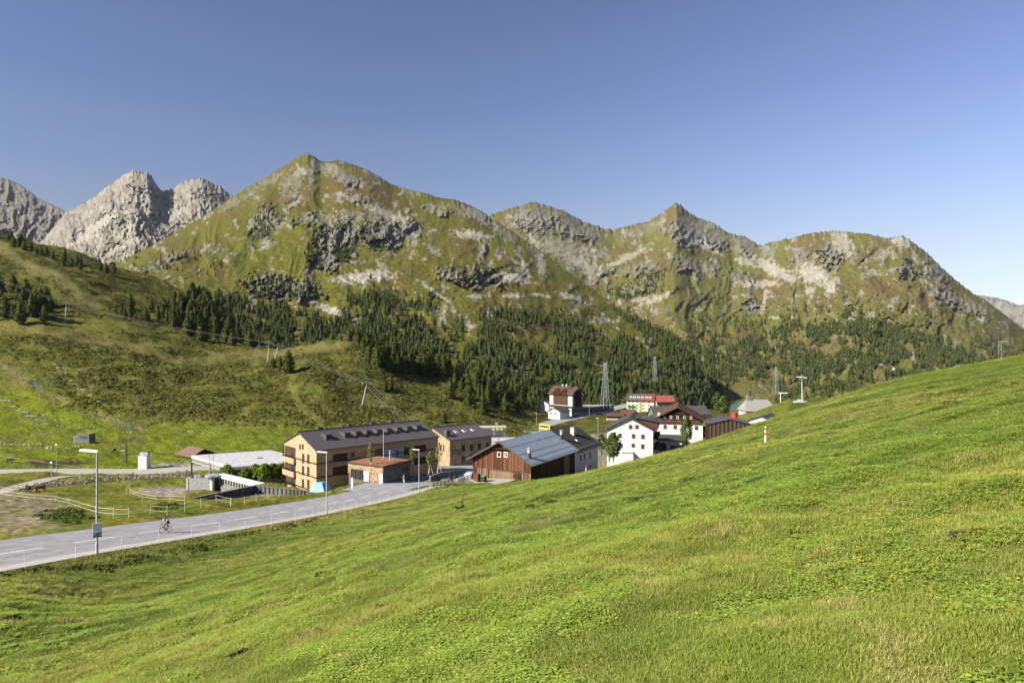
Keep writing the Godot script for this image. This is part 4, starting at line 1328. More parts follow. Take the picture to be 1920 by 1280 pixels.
func build_grass():
	var r := RandomNumberGenerator.new()
	r.seed = 133
	var nd := noise(61, 0.5, 4)
	var nl := noise(62, 0.045, 3)
	var nw := noise(63, 0.9, 3)
	var meshes := [grass_mesh(r, 18, 0.075, 0.055, 0.0018, 1.3), grass_mesh(r, 18, 0.075, 0.042, 0.0020, 1.6), grass_mesh(r, 16, 0.055, 0.08, 0.0017, 1.1), grass_mesh(r, 14, 0.10, 0.04, 0.0014, 2.2)]
	var weeds := [weed_mesh(r, 9, 0.06, 0.022), weed_mesh(r, 12, 0.09, 0.017)]
	var xf := [[], [], [], [], [], []]
	var cc := [[], [], [], [], [], []]
	var green := Color(.235, .32, .055)
	var deep := Color(.14, .22, .04)
	var yell := Color(.35, .36, .085)
	var straw := Color(.48, .40, .19)
	for i in 310000:
		var w := 13.0 * pow(165.0 / 13.0, r.randf())
		if i % 4 == 0: w = 14.2 + 12.0 * r.randf()
		var d := w - BACK
		var s := r.randf_range(-0.98, 0.98)
		var x := s * d + r.randf_range(-2.5, 2.5)
		if x < road_edge_x(d) + 0.4: continue
		var u := 960.0 + x / maxf(d, 0.5) * F
		if d > 30.0 and d > meadow_end(u): continue
		var n1 := nd.get_noise_2d(x, d)
		var n2 := nl.get_noise_2d(x, d)
		var n3 := nw.get_noise_2d(x, d)
		var bank := sm(9.0, 4.0, x - road_edge_x(d)) * sm(28.0, 40.0, d)
		var k := 0
		var q := r.randf()
		if n1 < -0.18: k = 1
		elif n2 > 0.2 and q < 0.5: k = 2
		if q > 0.86: k = 3
		var c := green.lerp(deep, clampf(0.35 - n1 * 1.6, 0, 1))
		c = c.lerp(yell, clampf(0.25 + n2 * 1.7 + n3 * 0.5, 0, 1))
		c = c.lerp(straw, clampf(sm(0.28, 0.7, n1 * 0.35 + n3 * 1.1 + n2 * 0.15) * r.randf_range(0.0, 1.0) + bank * 0.35, 0, 0.85))
		if k == 3: c = c.lerp(straw, 0.65)
		c *= r.randf_range(0.75, 1.3)
		var size := (0.66 + 0.05 * d) * r.randf_range(0.7, 1.3)
		var tall := (0.74 + 0.015 * d) * r.randf_range(0.7, 1.25) * (1.0 + 0.3 * n2) * (1.0 + bank * 1.1)
		var wd := nl.get_noise_2d(x * 5.0 + 50.0, d * 5.0) + n1 * 0.6
		if d < 34.0 and wd > -0.05 and r.randf() < 0.42:
			k = 4 + (r.randi() % 2)
			c = Color(.20, .30, .05).lerp(Color(.30, .37, .07), r.randf())
			if r.randf() < 0.008: c = Color(.55, .45, .06)
			elif r.randf() < 0.006: c = Color(.42, .24, .07)
			c *= r.randf_range(0.75, 1.2)
			size = (0.8 + 0.03 * d) * r.randf_range(0.6, 1.2)
			tall = size * 0.8
		c.a = 1.0
		var p := Vector3(x, gh(x, d) - 0.008, -d)
		var b := Basis(Vector3.UP, r.randf() * TAU) * Basis.from_scale(Vector3(size, tall, size))
		b = Basis(Vector3(0.18, 0, -0.25).normalized(), 0.0) * b
		xf[k].append(Transform3D(b, p))
		cc[k].append(c)
	var o := Node3D.new()
	o.name = "meadow_grass"
	add_child(o)
	tag(o, "short green and straw-coloured meadow grass with low leafy weeds", "grass", "", "stuff")
	for k in 4: put_all("grass", meshes[k], M.blade, xf[k], cc[k], o)
	for k in 2: put_all("weeds", weeds[k], M.blade, xf[k + 4], cc[k + 4], o)
	# taller dry stalks and dark weeds on the bank above the road
	var stalk := grass_mesh(r, 9, 0.22, 0.36, 0.005, 0.5)
	var bush := shrub_mesh(r, 22, Color(.085, .125, .03), 0.7)
	var sx := []
	var sc := []
	var bx := []
	var bc := []
	for i in 3200:
		var d := r.randf_range(34, 122)
		var off := absf(r.randfn(0.0, 2.2)) + 0.9
		var x := road_edge_x(d) + off
		var s := r.randf_range(0.6, 1.25)
		sx.append(turned(r.randf() * TAU, s, s, Vector3(x, gh(x, d) - 0.02, -d)))
		sc.append(Color(.30, .24, .09).lerp(Color(.16, .20, .04), r.randf()) * r.randf_range(0.7, 1.2))
	for i in 900:
		var d := r.randf_range(30, 78)
		var off := 5.2 + r.randfn(0.0, 0.7) + nl.get_noise_1d(d * 2.0) * 2.0
		if nd.get_noise_1d(d * 1.3 + 40.0) < -0.12: continue
		var x := road_edge_x(d) + off
		var s := r.randf_range(0.35, 0.85)
		bx.append(turned(r.randf() * TAU, s, s * 0.8, Vector3(x, gh(x, d) - 0.05, -d)))
		bc.append(Color(1, 1, 1).lerp(Color(2.0, 1.1, .8), r.randf() * r.randf()) * r.randf_range(0.7, 1.2))
	# a leafy mound in the paddock and weeds by the fences
	for a in [[125, 970, 40, 11, 160], [310, 952, 24, 5, 60], [440, 985, 30, 3, 25]]:
		for i in a[4]:
			var p := ground_hit(a[0] + r.randfn() * a[2] * 0.5, a[1] + r.randfn() * a[3] * 0.5, 62, 160)
			if p == Vector3.ZERO: continue
			if p.x > road_edge_x(-p.z) - 12.5: continue
			var s := r.randf_range(0.5, 1.2)
			bx.append(turned(r.randf() * TAU, s, s * 0.8, p - Vector3(0, 0.05, 0)))
			bc.append(Color(1, 1.1, .9) * r.randf_range(0.7, 1.2))
	var o2 := Node3D.new()
	o2.name = "roadside_weeds"
	add_child(o2)
	tag(o2, "tall dry stalks and dark leafy weeds along the road bank and in the paddock", "weeds", "", "stuff")
	put_all("stalks", stalk, M.blade, sx, sc, o2)
	put_all("bushy_weeds", bush, M.leaf, bx, bc, o2)
	print("grass ", Time.get_ticks_msec())

# ---------- buildings ----------
# A house stands with its near corner at the node's origin: its gable face runs along -x, its long side along -z.
func board_tex(n: int, vertical: bool, seed_: int, lo: float, warm: float) -> ImageTexture:
	var r := RandomNumberGenerator.new()
	r.seed = seed_
	var im := Image.create(256, 256, false, Image.FORMAT_RGB8)
	var nn := noise(seed_, 0.03, 3)
	var k := 256 / n
	for b in n:
		var seg := 0
		var tone := 1.0
		var hue := 0.0
		for t in 256:
			if t >= seg:
				seg = t + r.randi_range(60, 150)
				tone = r.randf_range(lo, 1.0)
				hue = r.randf_range(-warm, warm)
			for q in k:
				var x := b * k + q if vertical else t
				var y := t if vertical else b * k + q
				var g := tone * (0.9 + 0.18 * nn.get_noise_2d(b * 50.0 + q * 2.0, t * 0.5)) * (0.45 if q == 0 else 1.0)
				im.set_pixel(x, y, Color(clampf(g * (1.0 + hue), 0, 1), clampf(g, 0, 1), clampf(g * (1.0 - hue), 0, 1)))
	return ImageTexture.create_from_image(im)

func house(called: String, label: String, u: float, D: float, base: float, th: float, W: float, L: float, eave: float, rise: float, wall: Material, roof: Material, og := 0.8, oe := 0.9, group := "", deep := 2.5) -> Node3D:
	var n := thing(called, label, "building", Vector3((u - 960.0) / F * D, base, -D), deg_to_rad(th), group)
	n.set_meta("dims", Vector4(W, L, eave, rise))
	var st := begin()
	var y0 := -deep
	quad(st, Vector3(0, y0, 0), Vector3(-W, y0, 0), Vector3(-W, eave, 0), Vector3(0, eave, 0))
	tri(st, Vector3(0, eave, 0), Vector3(-W, eave, 0), Vector3(-W / 2, eave + rise, 0))
	quad(st, Vector3(-W, y0, -L), Vector3(0, y0, -L), Vector3(0, eave, -L), Vector3(-W, eave, -L))
	tri(st, Vector3(-W, eave, -L), Vector3(0, eave, -L), Vector3(-W / 2, eave + rise, -L))
	quad(st, Vector3(0, y0, -L), Vector3(0, y0, 0), Vector3(0, eave, 0), Vector3(0, eave, -L))
	quad(st, Vector3(-W, y0, 0), Vector3(-W, y0, -L), Vector3(-W, eave, -L), Vector3(-W, eave, 0))
	part("wall", st.commit(), wall, n)
	part("roof", roof_mesh(W, L, eave, rise, og, oe, 0.22), roof, n)
	return n

func roof_mesh(W: float, L: float, eave: float, rise: float, og: float, oe: float, t: float) -> ArrayMesh:
	var st := begin()
	var k := rise / (W / 2)
	for s in [-1.0, 1.0]:
		var xe: float = -W / 2 + s * (W / 2 + oe)
		var ye := eave - k * oe + 0.03
		var yr := eave + rise + 0.03
		var xr := -W / 2
		var p := [Vector3(xr, yr, og), Vector3(xe, ye, og), Vector3(xe, ye, -L - og), Vector3(xr, yr, -L - og)]
		if s < 0.0: p = [Vector3(xe, ye, og), Vector3(xr, yr, og), Vector3(xr, yr, -L - og), Vector3(xe, ye, -L - og)]
		var q := []
		for c in p: q.append(c)
		for c in p: q.append(c + Vector3(0, t, 0))
		hexa(st, q)
	return st.commit()

var left_x := 0.0   # how far the face named left stands from the near wall line

func face_xf(face: String, a: float, y: float) -> Transform3D:
	if face == "gable": return Transform3D(Basis(), Vector3(-a, y, 0))
	if face == "left": return Transform3D(Basis(Vector3(0, 0, 1), Vector3.UP, Vector3(-1, 0, 0)), Vector3(-left_x, y, -a))
	return Transform3D(Basis(Vector3(0, 0, -1), Vector3.UP, Vector3(1, 0, 0)), Vector3(0, y, -a))

# where picture column u meets a face of the house, as metres from the near corner; and the height above its base of row v there
func face_at(n: Node3D, face: String, u: float, v: float) -> Vector2:
	var dir := n.basis * (Vector3(-1, 0, 0) if face == "gable" else Vector3(0, 0, -1))
	var k := (u - 960.0) / F
	var a := (k * -n.position.z - n.position.x) / (dir.x + k * dir.z)
	var d := -(n.position.z + a * dir.z)
	return Vector2(a, (640.0 - v) / F * d - n.position.y)

func window(n: Node3D, face: String, a: float, y: float, w: float, h: float, frame: Material = null, bars := 1, called := "window") -> MeshInstance3D:
	var xf := face_xf(face, a, y)
	var st := begin()
	var t := 0.09
	box(st, Vector3(0, h / 2 - t / 2, 0.02), Vector3(w, t, 0.12))
	box(st, Vector3(0, -h / 2 + t / 2, 0.04), Vector3(w + 0.1, t, 0.18))
	for s in [-1.0, 1.0]: box(st, Vector3(s * (w / 2 - t / 2), 0, 0.02), Vector3(t, h - 2 * t, 0.12))
	for b in bars: box(st, Vector3(-w / 2 + w * (b + 1) / (bars + 1), 0, 0.015), Vector3(0.06, h - 2 * t, 0.09))
	var f := part(called, st.commit(), frame if frame else M.frame, n)
	f.transform = xf
	part("pane", boxm(Vector3(0, 0, -0.01), Vector3(w - t, h - t, 0.07)), M.glass, f)
	return f

func window_at(n: Node3D, face: String, u: float, v: float, w: float, h: float, frame: Material = null, bars := 1) -> MeshInstance3D:
	var q := face_at(n, face, u, v)
	return window(n, face, q.x, q.y, w, h, frame, bars)

func panel(n: Node3D, called: String, face: String, a0: float, a1: float, y0: float, y1: float, depth: float, mat: Material) -> MeshInstance3D:
	# a slab on a face, from a0 to a1 metres off the near corner
	var xf := face_xf(face, (a0 + a1) / 2, (y0 + y1) / 2)
	var o := part(called, boxm(Vector3(0, 0, depth / 2), Vector3(absf(a1 - a0), y1 - y0, absf(depth))), mat, n)
	o.transform = xf
	return o

func lettering(n: Node, text: String, size: float, depth: float, mat: Material, xf: Transform3D, called := "lettering", bold := false) -> MeshInstance3D:
	var t := TextMesh.new()
	var f := SystemFont.new()
	f.font_names = PackedStringArray(["Droid Sans"])
	if bold: f.font_weight = 700
	t.font = f
	t.text = text
	t.font_size = 64
	t.pixel_size = size / 64.0
	t.depth = depth
	var o := part(called, t, mat, n)
	o.transform = xf
	return o

func seams(n: Node3D, step: float, og: float, oe: float, mat: Material):
	var q: Vector4 = n.get_meta("dims")
	var st := begin()
	var k := q.w / (q.x / 2)
	var z := og - 0.1
	while z > -q.y - og:
		for s in [-1.0, 1.0]:
			var xe: float = -q.x / 2 + s * (q.x / 2 + oe)
			var a := Vector3(-q.x / 2, q.z + q.w + 0.27, z)
			var b := Vector3(xe, q.z - k * oe + 0.27, z)
			var d := (b - a).normalized()
			var up := Vector3(-d.y, d.x, 0)
			if up.y < 0: up = -up
			box(st, (a + b) / 2, Vector3((b - a).length(), 0.05, 0.035), Basis(d, up, d.cross(up)))
		z -= step
	var o := part("roof_seams", st.commit(), mat, n)
	o.set_meta("kind", "stuff")

# height of the sunny-side roof surface (x runs outwards from the near wall line, negative inwards)
func roof_y(n: Node3D, x: float) -> float:
	var q: Vector4 = n.get_meta("dims")
	return q.z - x * q.w / (q.x / 2) + 0.25

# the roof spot of the near slope seen at column u, given its distance x from the wall line
func roof_z(n: Node3D, x: float, u: float) -> float:
	var o := n.position + n.basis * Vector3(x, 0, 0)
	var dir := n.basis * Vector3(0, 0, -1)
	var k := (u - 960.0) / F
	return -(k * -o.z - o.x) / (dir.x + k * dir.z)

func build_hotel():
	var horiz := textured(Color(.64, .45, .285), board_tex(16, false, 801, 0.84, 0.04), 0.28, 0.85, false)
	var vert := textured(Color(.58, .43, .28), board_tex(16, true, 802, 0.72, 0.03), 0.22, 0.85, false)
	var slat := textured(Color(.17, .095, .06), board_tex(16, false, 803, 0.5, 0.06), 0.5, 0.85, false)
	var n := house("timber_hotel", "long timber-clad hotel with dark metal roof and row of small dormers", 593, 144, -33.9, -48, 16, 31.5, 10.8, 2.9, horiz, M.seam, 0.25, 0.3)
	seams(n, 0.62, 0.25, 0.3, M.seam_rib)
	part("ridge_rail", boxm(Vector3(-8.25, 14.0, -15.7), Vector3(0.4, 0.42, 32.2)), M.seam, n)
	for y in [8.05, 5.1, 2.1]:
		panel(n, "floor_band", "gable", -0.06, 16.0, y - 0.09, y + 0.09, 0.16, M.darkwood)
		panel(n, "floor_band", "side", 0.0, 31.5, y - 0.09, y + 0.09, 0.14, M.darkwood)
	for q in [[562.5, 837, 0.75, 1.1], [567.6, 837, 0.75, 1.1], [568.5, 859, 1.0, 2.0], [578, 860, 1.0, 2.0], [568.2, 882, 1.0, 2.0], [578, 883, 1.0, 2.0], [568, 906, 1.0, 1.9], [578, 907, 1.0, 1.9]]:
		window_at(n, "gable", q[0], q[1], q[2], q[3], null, 0)
	# corner loggias: flat dark panels for the shaded openings, with a glass rail and a boarded parapet
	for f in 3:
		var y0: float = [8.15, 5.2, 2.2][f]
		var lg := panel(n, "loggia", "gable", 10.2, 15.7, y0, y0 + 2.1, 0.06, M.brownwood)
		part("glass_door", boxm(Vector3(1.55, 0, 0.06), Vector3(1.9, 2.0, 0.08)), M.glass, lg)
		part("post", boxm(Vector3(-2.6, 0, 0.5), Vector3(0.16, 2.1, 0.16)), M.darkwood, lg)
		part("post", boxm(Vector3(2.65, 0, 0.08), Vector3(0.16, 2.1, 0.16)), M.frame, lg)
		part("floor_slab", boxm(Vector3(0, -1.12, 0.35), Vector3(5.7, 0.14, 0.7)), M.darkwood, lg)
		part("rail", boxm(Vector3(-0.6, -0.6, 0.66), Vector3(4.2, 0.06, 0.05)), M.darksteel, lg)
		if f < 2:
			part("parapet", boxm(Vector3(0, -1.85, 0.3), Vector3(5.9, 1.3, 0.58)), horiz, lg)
	# slatted sun screens, the banner and windows on the road side
	for q in [[624, 651, 852, 866], [624, 651, 876, 890], [776, 798, 836, 849], [776, 798, 859, 871]]:
		var a := face_at(n, "side", q[0], q[2])
		var b := face_at(n, "side", q[1], q[3] - 3)
		panel(n, "sun_screen", "side", a.x, b.x, minf(a.y, b.y), maxf(a.y, b.y), 0.10, slat)
	window_at(n, "side", 661, 852, 0.9, 1.0, null, 0)
	window_at(n, "side", 710.5, 851, 1.9, 2.4)
	var b0 := face_at(n, "side", 717, 845)
	var b1 := face_at(n, "side", 757, 860)
	var bn := panel(n, "banner", "side", b0.x, b1.x, b1.y, b0.y, 0.08, M.banner)
	var hw := absf(b1.x - b0.x)
	lettering(bn, "3", 2.6, 0.03, M.black, Transform3D(Basis(), Vector3(hw * 0.14, 0.05, 0.09)))
	lettering(bn, "seen", 1.3, 0.03, M.black, Transform3D(Basis(), Vector3(hw * 0.33, 0.5, 0.09)))
	lettering(bn, "haus", 1.3, 0.03, M.black, Transform3D(Basis(), Vector3(hw * 0.33, -0.5, 0.09)))
	window_at(n, "side", 765, 845, 2.4, 1.7, null, 2)
	# dormers
	var k := 2.9 / 8.0
	for u in [616, 651, 672, 691.5, 711, 730, 749, 767.5, 785.6]:
		var x := -3.6
		var z := roof_z(n, x, u)
		var d := Node3D.new()
		d.name = "dormer"
		n.add_child(d, true)
		d.position = Vector3(x, roof_y(n, x), z)
		var st := begin()
		hexa(st, [Vector3(-3.2, k * 3.2, 0.65), Vector3(0, -0.1, 0.65), Vector3(0, -0.1, -0.65), Vector3(-3.2, k * 3.2, -0.65), Vector3(-3.3, 1.22, 0.65), Vector3(0.0, 1.1, 0.65), Vector3(0.0, 1.1, -0.65), Vector3(-3.3, 1.22, -0.65)])
		part("cheeks", st.commit(), M.seam_rib, d)
		part("dormer_roof", boxm(Vector3(-1.5, 1.2, 0), Vector3(3.5, 0.1, 1.55), Basis(Vector3.BACK, -0.035)), M.seam, d)
		part("frame", boxm(Vector3(0.02, 0.5, 0), Vector3(0.08, 0.95, 1.0)), M.frame, d)
		part("pane", boxm(Vector3(0.05, 0.52, 0), Vector3(0.06, 0.75, 0.78)), M.glass, d)
	for z in [-5.5, -13.0, -19.0, -24.5]:
		var v := part("roof_vent", boxm(Vector3(-9.6, 14.0, z), Vector3(0.9, 1.1, 1.1)), M.seam, n)
	# antenna rods in front of the banner
	# the second house, clad in upright boards
	var h := house("timber_annex", "smaller timber annex with upright boards and dark metal roof", 843.4, 190, -35.4, -48, 15.7, 15.2, 7.7, 2.6, vert, M.seam, 0.2, 0.2)
	seams(h, 0.62, 0.2, 0.2, M.seam_rib)
	part("ridge_rail", boxm(Vector3(-8.1, 10.6, -7.6), Vector3(0.4, 0.4, 15.4)), M.seam, h)
	for q in [[868.7, 840, 1.1, 1.8], [884, 838.5, 1.1, 1.8], [898.8, 837, 1.1, 1.8], [914, 835, 1.1, 1.8], [868.2, 860.5, 1.1, 1.8], [883, 857.5, 1.1, 1.8]]:
		window_at(h, "side", q[0], q[1], q[2], q[3])
	for q in [[827, 839], [832, 840]]: window_at(h, "gable", q[0], q[1], 0.55, 1.7, null, 0)
	var lt := face_at(h, "side", 848.3, 848)
	lettering(h, "3", 2.1, 0.05, M.black, face_xf("side", lt.x, lt.y) * Transform3D(Basis(), Vector3(0, 0, 0.03)))
	lettering(h, "seen", 1.0, 0.05, M.black, face_xf("side", lt.x + 1.85, lt.y + 0.42) * Transform3D(Basis(), Vector3(0, 0, 0.03)))
	lettering(h, "haus", 1.0, 0.05, M.black, face_xf("side", lt.x + 1.85, lt.y - 0.42) * Transform3D(Basis(), Vector3(0, 0, 0.03)))
	var cx := -2.6
	var ch := part("chimney", boxm(Vector3(cx, roof_y(h, cx) + 0.6, roof_z(h, cx, 838)), Vector3(1.3, 1.9, 1.3)), M.seam_rib, h)
	for u in [854.7, 870, 886]:
		var x := -4.2
		var sl := part("skylight", boxm(Vector3.ZERO, Vector3(1.3, 0.16, 0.9)), M.whiteplain, h)
		sl.transform = Transform3D(Basis(Vector3.BACK, -atan(2.6 / 7.85)), Vector3(x, roof_y(h, x) + 0.05, roof_z(h, x, u)))
		part("pane", boxm(Vector3(0, 0.05, 0), Vector3(1.0, 0.14, 0.62)), M.glass, sl)

func build_pavilion():
	var shing := textured(Color(.55, .40, .27), board_tex(16, false, 805, 0.7, 0.04), 0.33, 0.85, false)
	var D := 140.6
	var n := thing("stone_pavilion", "low pavilion with rust-coloured flat roof, shingled front and stone side wall", "building", Vector3((718.3 - 960.0) / F * D, -28.95, -D), deg_to_rad(-31))
	n.set_meta("dims", Vector4(9.7, 8.7, 3.3, 0))
	var st := begin()
	box(st, Vector3(-4.85, 0.4, -4.35), Vector3(9.7, 5.2, 8.7))
	part("wall", st.commit(), M.stoneB, n)
	panel(n, "shingle_front", "gable", 0.0, 9.75, 0.9, 3.0, 0.14, shing)
	panel(n, "shingle_front", "gable", 1.3, 3.6, -0.2, 0.9, 0.14, shing)
	panel(n, "fascia", "side", -0.1, 8.8, 2.0, 3.05, 0.18, M.seam)
	var fr := part("fascia", boxm(Vector3(-4.85, 3.12, -4.35), Vector3(10.3, 0.25, 9.3)), M.brownwood, n)
	part("roof", boxm(Vector3(-4.85, 3.25, -4.35), Vector3(9.7, 0.14, 8.7)), M.rustroof, n)
	var e := panel(n, "entrance", "gable", 5.4, 8.8, 0.0, 1.95, 0.18, M.black)  # black slab painted for the shade inside the opening
	part("glass_door", boxm(Vector3(0.6, 0, 0.22), Vector3(0.9, 1.9, 0.06)), M.glass, e)
	for x in [-1.6, -0.55, 0.2, 1.5]: part("post", boxm(Vector3(x, 0, 0.24), Vector3(0.16, 1.95, 0.14)), M.brownwood, e)
	panel(n, "pillar", "gable", 3.8, 5.2, -0.3, 1.75, 0.2, M.white)
	panel(n, "pillar", "gable", 0.0, 1.05, -0.3, 1.6, 0.2, M.white)
	for a in [6.3, 7.6]: window(n, "side", a, 1.55, 0.75, 0.85, M.darksteel, 0)
	# rubble masonry: single stones standing proud of the side wall
	var r := RandomNumberGenerator.new()
	r.seed = 12
	for k in 110:
		var a := r.randf_range(0.3, 8.4)
		var y := r.randf_range(0.1, 1.85)
		if absf(y - 1.55) < 0.6 and (absf(a - 6.3) < 0.6 or absf(a - 7.6) < 0.6): continue
		var s := panel(n, "stone", "side", a - r.randf_range(0.1, 0.26), a + r.randf_range(0.1, 0.26), y - 0.11, y + r.randf_range(0.05, 0.13), r.randf_range(0.03, 0.10), [M.stone, M.stoneC, M.stoneB][k % 3])
	var flue := part("flue", tubem(Vector3(-3.0, 3.3, -5.5), Vector3(-3.0, 5.6, -5.5), 0.14), M.galv, n)

func build_hall():
	# the flat-roofed chairlift hall
	var y := -31.6
	var A := Vector3(-87.0, y, -185.0)
	var B := Vector3(-68.8, y, -167.6)
	var C := Vector3(-50.4, y, -176.6)
	var E := Vector3(-68.6, y, -193.9)
	var n := thing("chairlift_hall", "flat-roofed hall with white membrane roof and open front", "building")
	var st := begin()
	hexa(st, [A, B, C, E, A + Vector3(0, 0.7, 0), B + Vector3(0, 0.7, 0), C + Vector3(0, 0.7, 0), E + Vector3(0, 0.7, 0)])
	part("roof_edge", st.commit(), M.galv, n)
	var c := (A + B + C + E) / 4
	var q := []
	for p in [A, B, C, E]: q.append(p.lerp(c, 0.02) + Vector3(0, 0.6, 0))
	for p in [A, B, C, E]: q.append(p.lerp(c, 0.02) + Vector3(0, 0.78, 0))
	st = begin()
	hexa(st, q)
	part("roof", st.commit(), M.flatroof, n)
	# walls set back from the open front
	var A2 := A.lerp(E, 0.35)
	var B2 := B.lerp(C, 0.30)
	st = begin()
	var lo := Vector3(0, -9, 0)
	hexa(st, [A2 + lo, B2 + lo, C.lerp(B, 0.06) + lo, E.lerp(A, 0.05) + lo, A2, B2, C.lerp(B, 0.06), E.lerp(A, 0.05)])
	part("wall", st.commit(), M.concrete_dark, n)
	# the truss under the front edge
	st = begin()
	tube(st, A + Vector3(0, -0.9, 0), B + Vector3(0, -0.9, 0), 0.1)
	for i in 28:
		var p := A.lerp(B, i / 28.0)
		var p2 := A.lerp(B, (i + 1) / 28.0)
		tube(st, p, p2 + Vector3(0, -0.9, 0), 0.05, -1, 5)
		tube(st, p2, p2 + Vector3(0, -0.9, 0), 0.05, -1, 5)
	part("truss", st.commit(), M.galv, n)
	for t in [0.01, 0.5, 0.97]:
		var p := A.lerp(B, t)
		part("column", tubem(p + Vector3(0, -10.0, 0), p, 0.22), M.darksteel, n)
	var hatch := part("roof_hatch", boxm(P(487, 868, 178) + Vector3(0, 0.2, 0), Vector3(3.2, 0.6, 1.8), Basis(Vector3.UP, -0.5)), M.galv, n)
	for i in 3: part("roof_vent", boxm(P(483 + i * 4, 864.5, 180) + Vector3(0, 0.5, 0), Vector3(0.35, 1.0, 0.35)), M.darksteel, n)
	# the lift's drive box with its gallery
	var D := 150.0
	var g := thing("drive_station", "pale grey chairlift drive box on a column beside the glazed gallery", "lift station", Vector3((394.0 - 960) / F * D, -33.6, -D), deg_to_rad(8))
	part("cabin", boxm(Vector3(-2.4, 1.9, -1.5), Vector3(4.8, 3.4, 3.0)), textured(Color(.50, .52, .53), M.soft, 0.3, 0.6), g)
	for x in [-4.85, 0.05]: part("corner_trim", boxm(Vector3(x, 1.9, 0.04), Vector3(0.22, 3.5, 0.1)), M.whiteplain, g)
	part("column", tubem(Vector3(0.55, -2.0, 0.2), Vector3(0.55, 4.2, 0.2), 0.38, 0.38, 12), M.galv, g)
	part("drive_wheel", tubem(Vector3(0.4, 4.0, 0.2), Vector3(0.4, 4.35, 0.2), 1.5, 1.5, 20), M.steel, g)
	for i in 6: part("motor", boxm(Vector3(-4.0 + i * 0.75, 3.85 + 0.1 * (i % 3), -0.6), Vector3(0.5, 0.5 + 0.15 * (i % 2), 0.7)), [M.darksteel, M.galv, M.steel][i % 3], g)
	part("mast", bars([[Vector3(-0.6, 3.6, -1.2), Vector3(-0.6, 8.6, -1.2)], [Vector3(0.2, 3.6, -1.2), Vector3(0.2, 8.6, -1.2)], [Vector3(-0.6, 4.6, -1.2), Vector3(0.2, 5.6, -1.2)], [Vector3(-0.6, 5.6, -1.2), Vector3(0.2, 6.6, -1.2)], [Vector3(-0.6, 6.6, -1.2), Vector3(0.2, 7.6, -1.2)]], 0.07), M.galv, g)
	var n2 := thing("glazed_gallery", "long low glazed gallery with a white roof sloping beside the concrete yard", "building")
	var a := P(400, 893, 152)
	var b := P(476, 912, 141)
	var side := Vector3(0.62, 0, -0.78) * 2.4
	st = begin()
	hexa(st, [a, b, b + side, a + side, a + Vector3(0, 0.35, 0), b + Vector3(0, 0.35, 0), b + side + Vector3(0, 0.35, 0), a + side + Vector3(0, 0.35, 0)])
	part("roof", st.commit(), M.whiteplain, n2)
	st = begin()
	var dn := Vector3(0, -1.15, 0)
	var far := Vector3(0, -5.5, 0)
	var o := side * 0.1
	hexa(st, [a + o + far, b + o + far, b + side * 0.9 + far, a + side * 0.9 + far, a + o + dn, b + o + dn, b + side * 0.9 + dn, a + side * 0.9 + dn])
	part("wall", st.commit(), M.concrete, n2)
	var dir := (b - a) / 15.0
	for i in 15:
		var p := a + dir * i + o
		st = begin()
		quad(st, p + dn + dir * 0.1, p + dir * 0.9 + dn, p + dir * 0.9 - Vector3(0, 0.02, 0), p + dir * 0.1 - Vector3(0, 0.02, 0))
		part("window", st.commit(), M.glass, n2)
		part("mullion", bars([[p + dn, p]], 0.07, 4), M.whiteplain, n2)
	# the walled yard
	wall_run("yard_wall", "concrete yard wall painted dark for its shaded face rising behind the gravel yard", [P(343, 938, 119), P(477, 910.5, 139)], 1.0, M.concrete_dark, 10)  # darker concrete puts the shade of this face into the colour
	wall_run("yard_wall", "pale concrete yard wall with dark posts below the timber hotel", [P(477, 910.5, 139), P(540, 917, 138.6), P(594, 922, 139)], 1.0, M.concrete, 16)
	wall_run("yard_wall", "low weathered yard wall between the gravel yard and the fence", [P(338, 938, 119), P(400, 944, 112), P(446, 949, 106)], 0.95, M.concrete, 12)

func wall_run(called: String, label: String, pts: Array, h: float, mat: Material, posts: int):
	# pts lie on the top edge; the wall reaches down into the ground
	var n := thing(called, label, "wall")
	for i in pts.size() - 1:
		var a: Vector3 = pts[i]
		var b: Vector3 = pts[i + 1]
		var s := (b - a).cross(Vector3.UP).normalized() * 0.16
		var lo := Vector3(0, -3.4, 0)
		var st := begin()
		hexa(st, [a - s + lo, b - s + lo, b + s + lo, a + s + lo, a - s, b - s, b + s, a + s])
		part("wall_panel", st.commit(), mat, n)
		st = begin()
		s *= 1.4
		hexa(st, [a - s, b - s, b + s, a + s, a - s + Vector3(0, 0.12, 0), b - s + Vector3(0, 0.12, 0), b + s + Vector3(0, 0.12, 0), a + s + Vector3(0, 0.12, 0)])
		part("coping", st.commit(), M.concrete, n)
		var k := maxi(posts / (pts.size() - 1), 1)
		for j in k:
			var p := a.lerp(b, (j + 0.5) / k)
			part("post", boxm(p + Vector3(0, -0.8, 0), Vector3(0.12, 1.7, 0.55), Basis(Vector3.UP, atan2(-(b - a).z, (b - a).x))), M.darksteel, n)

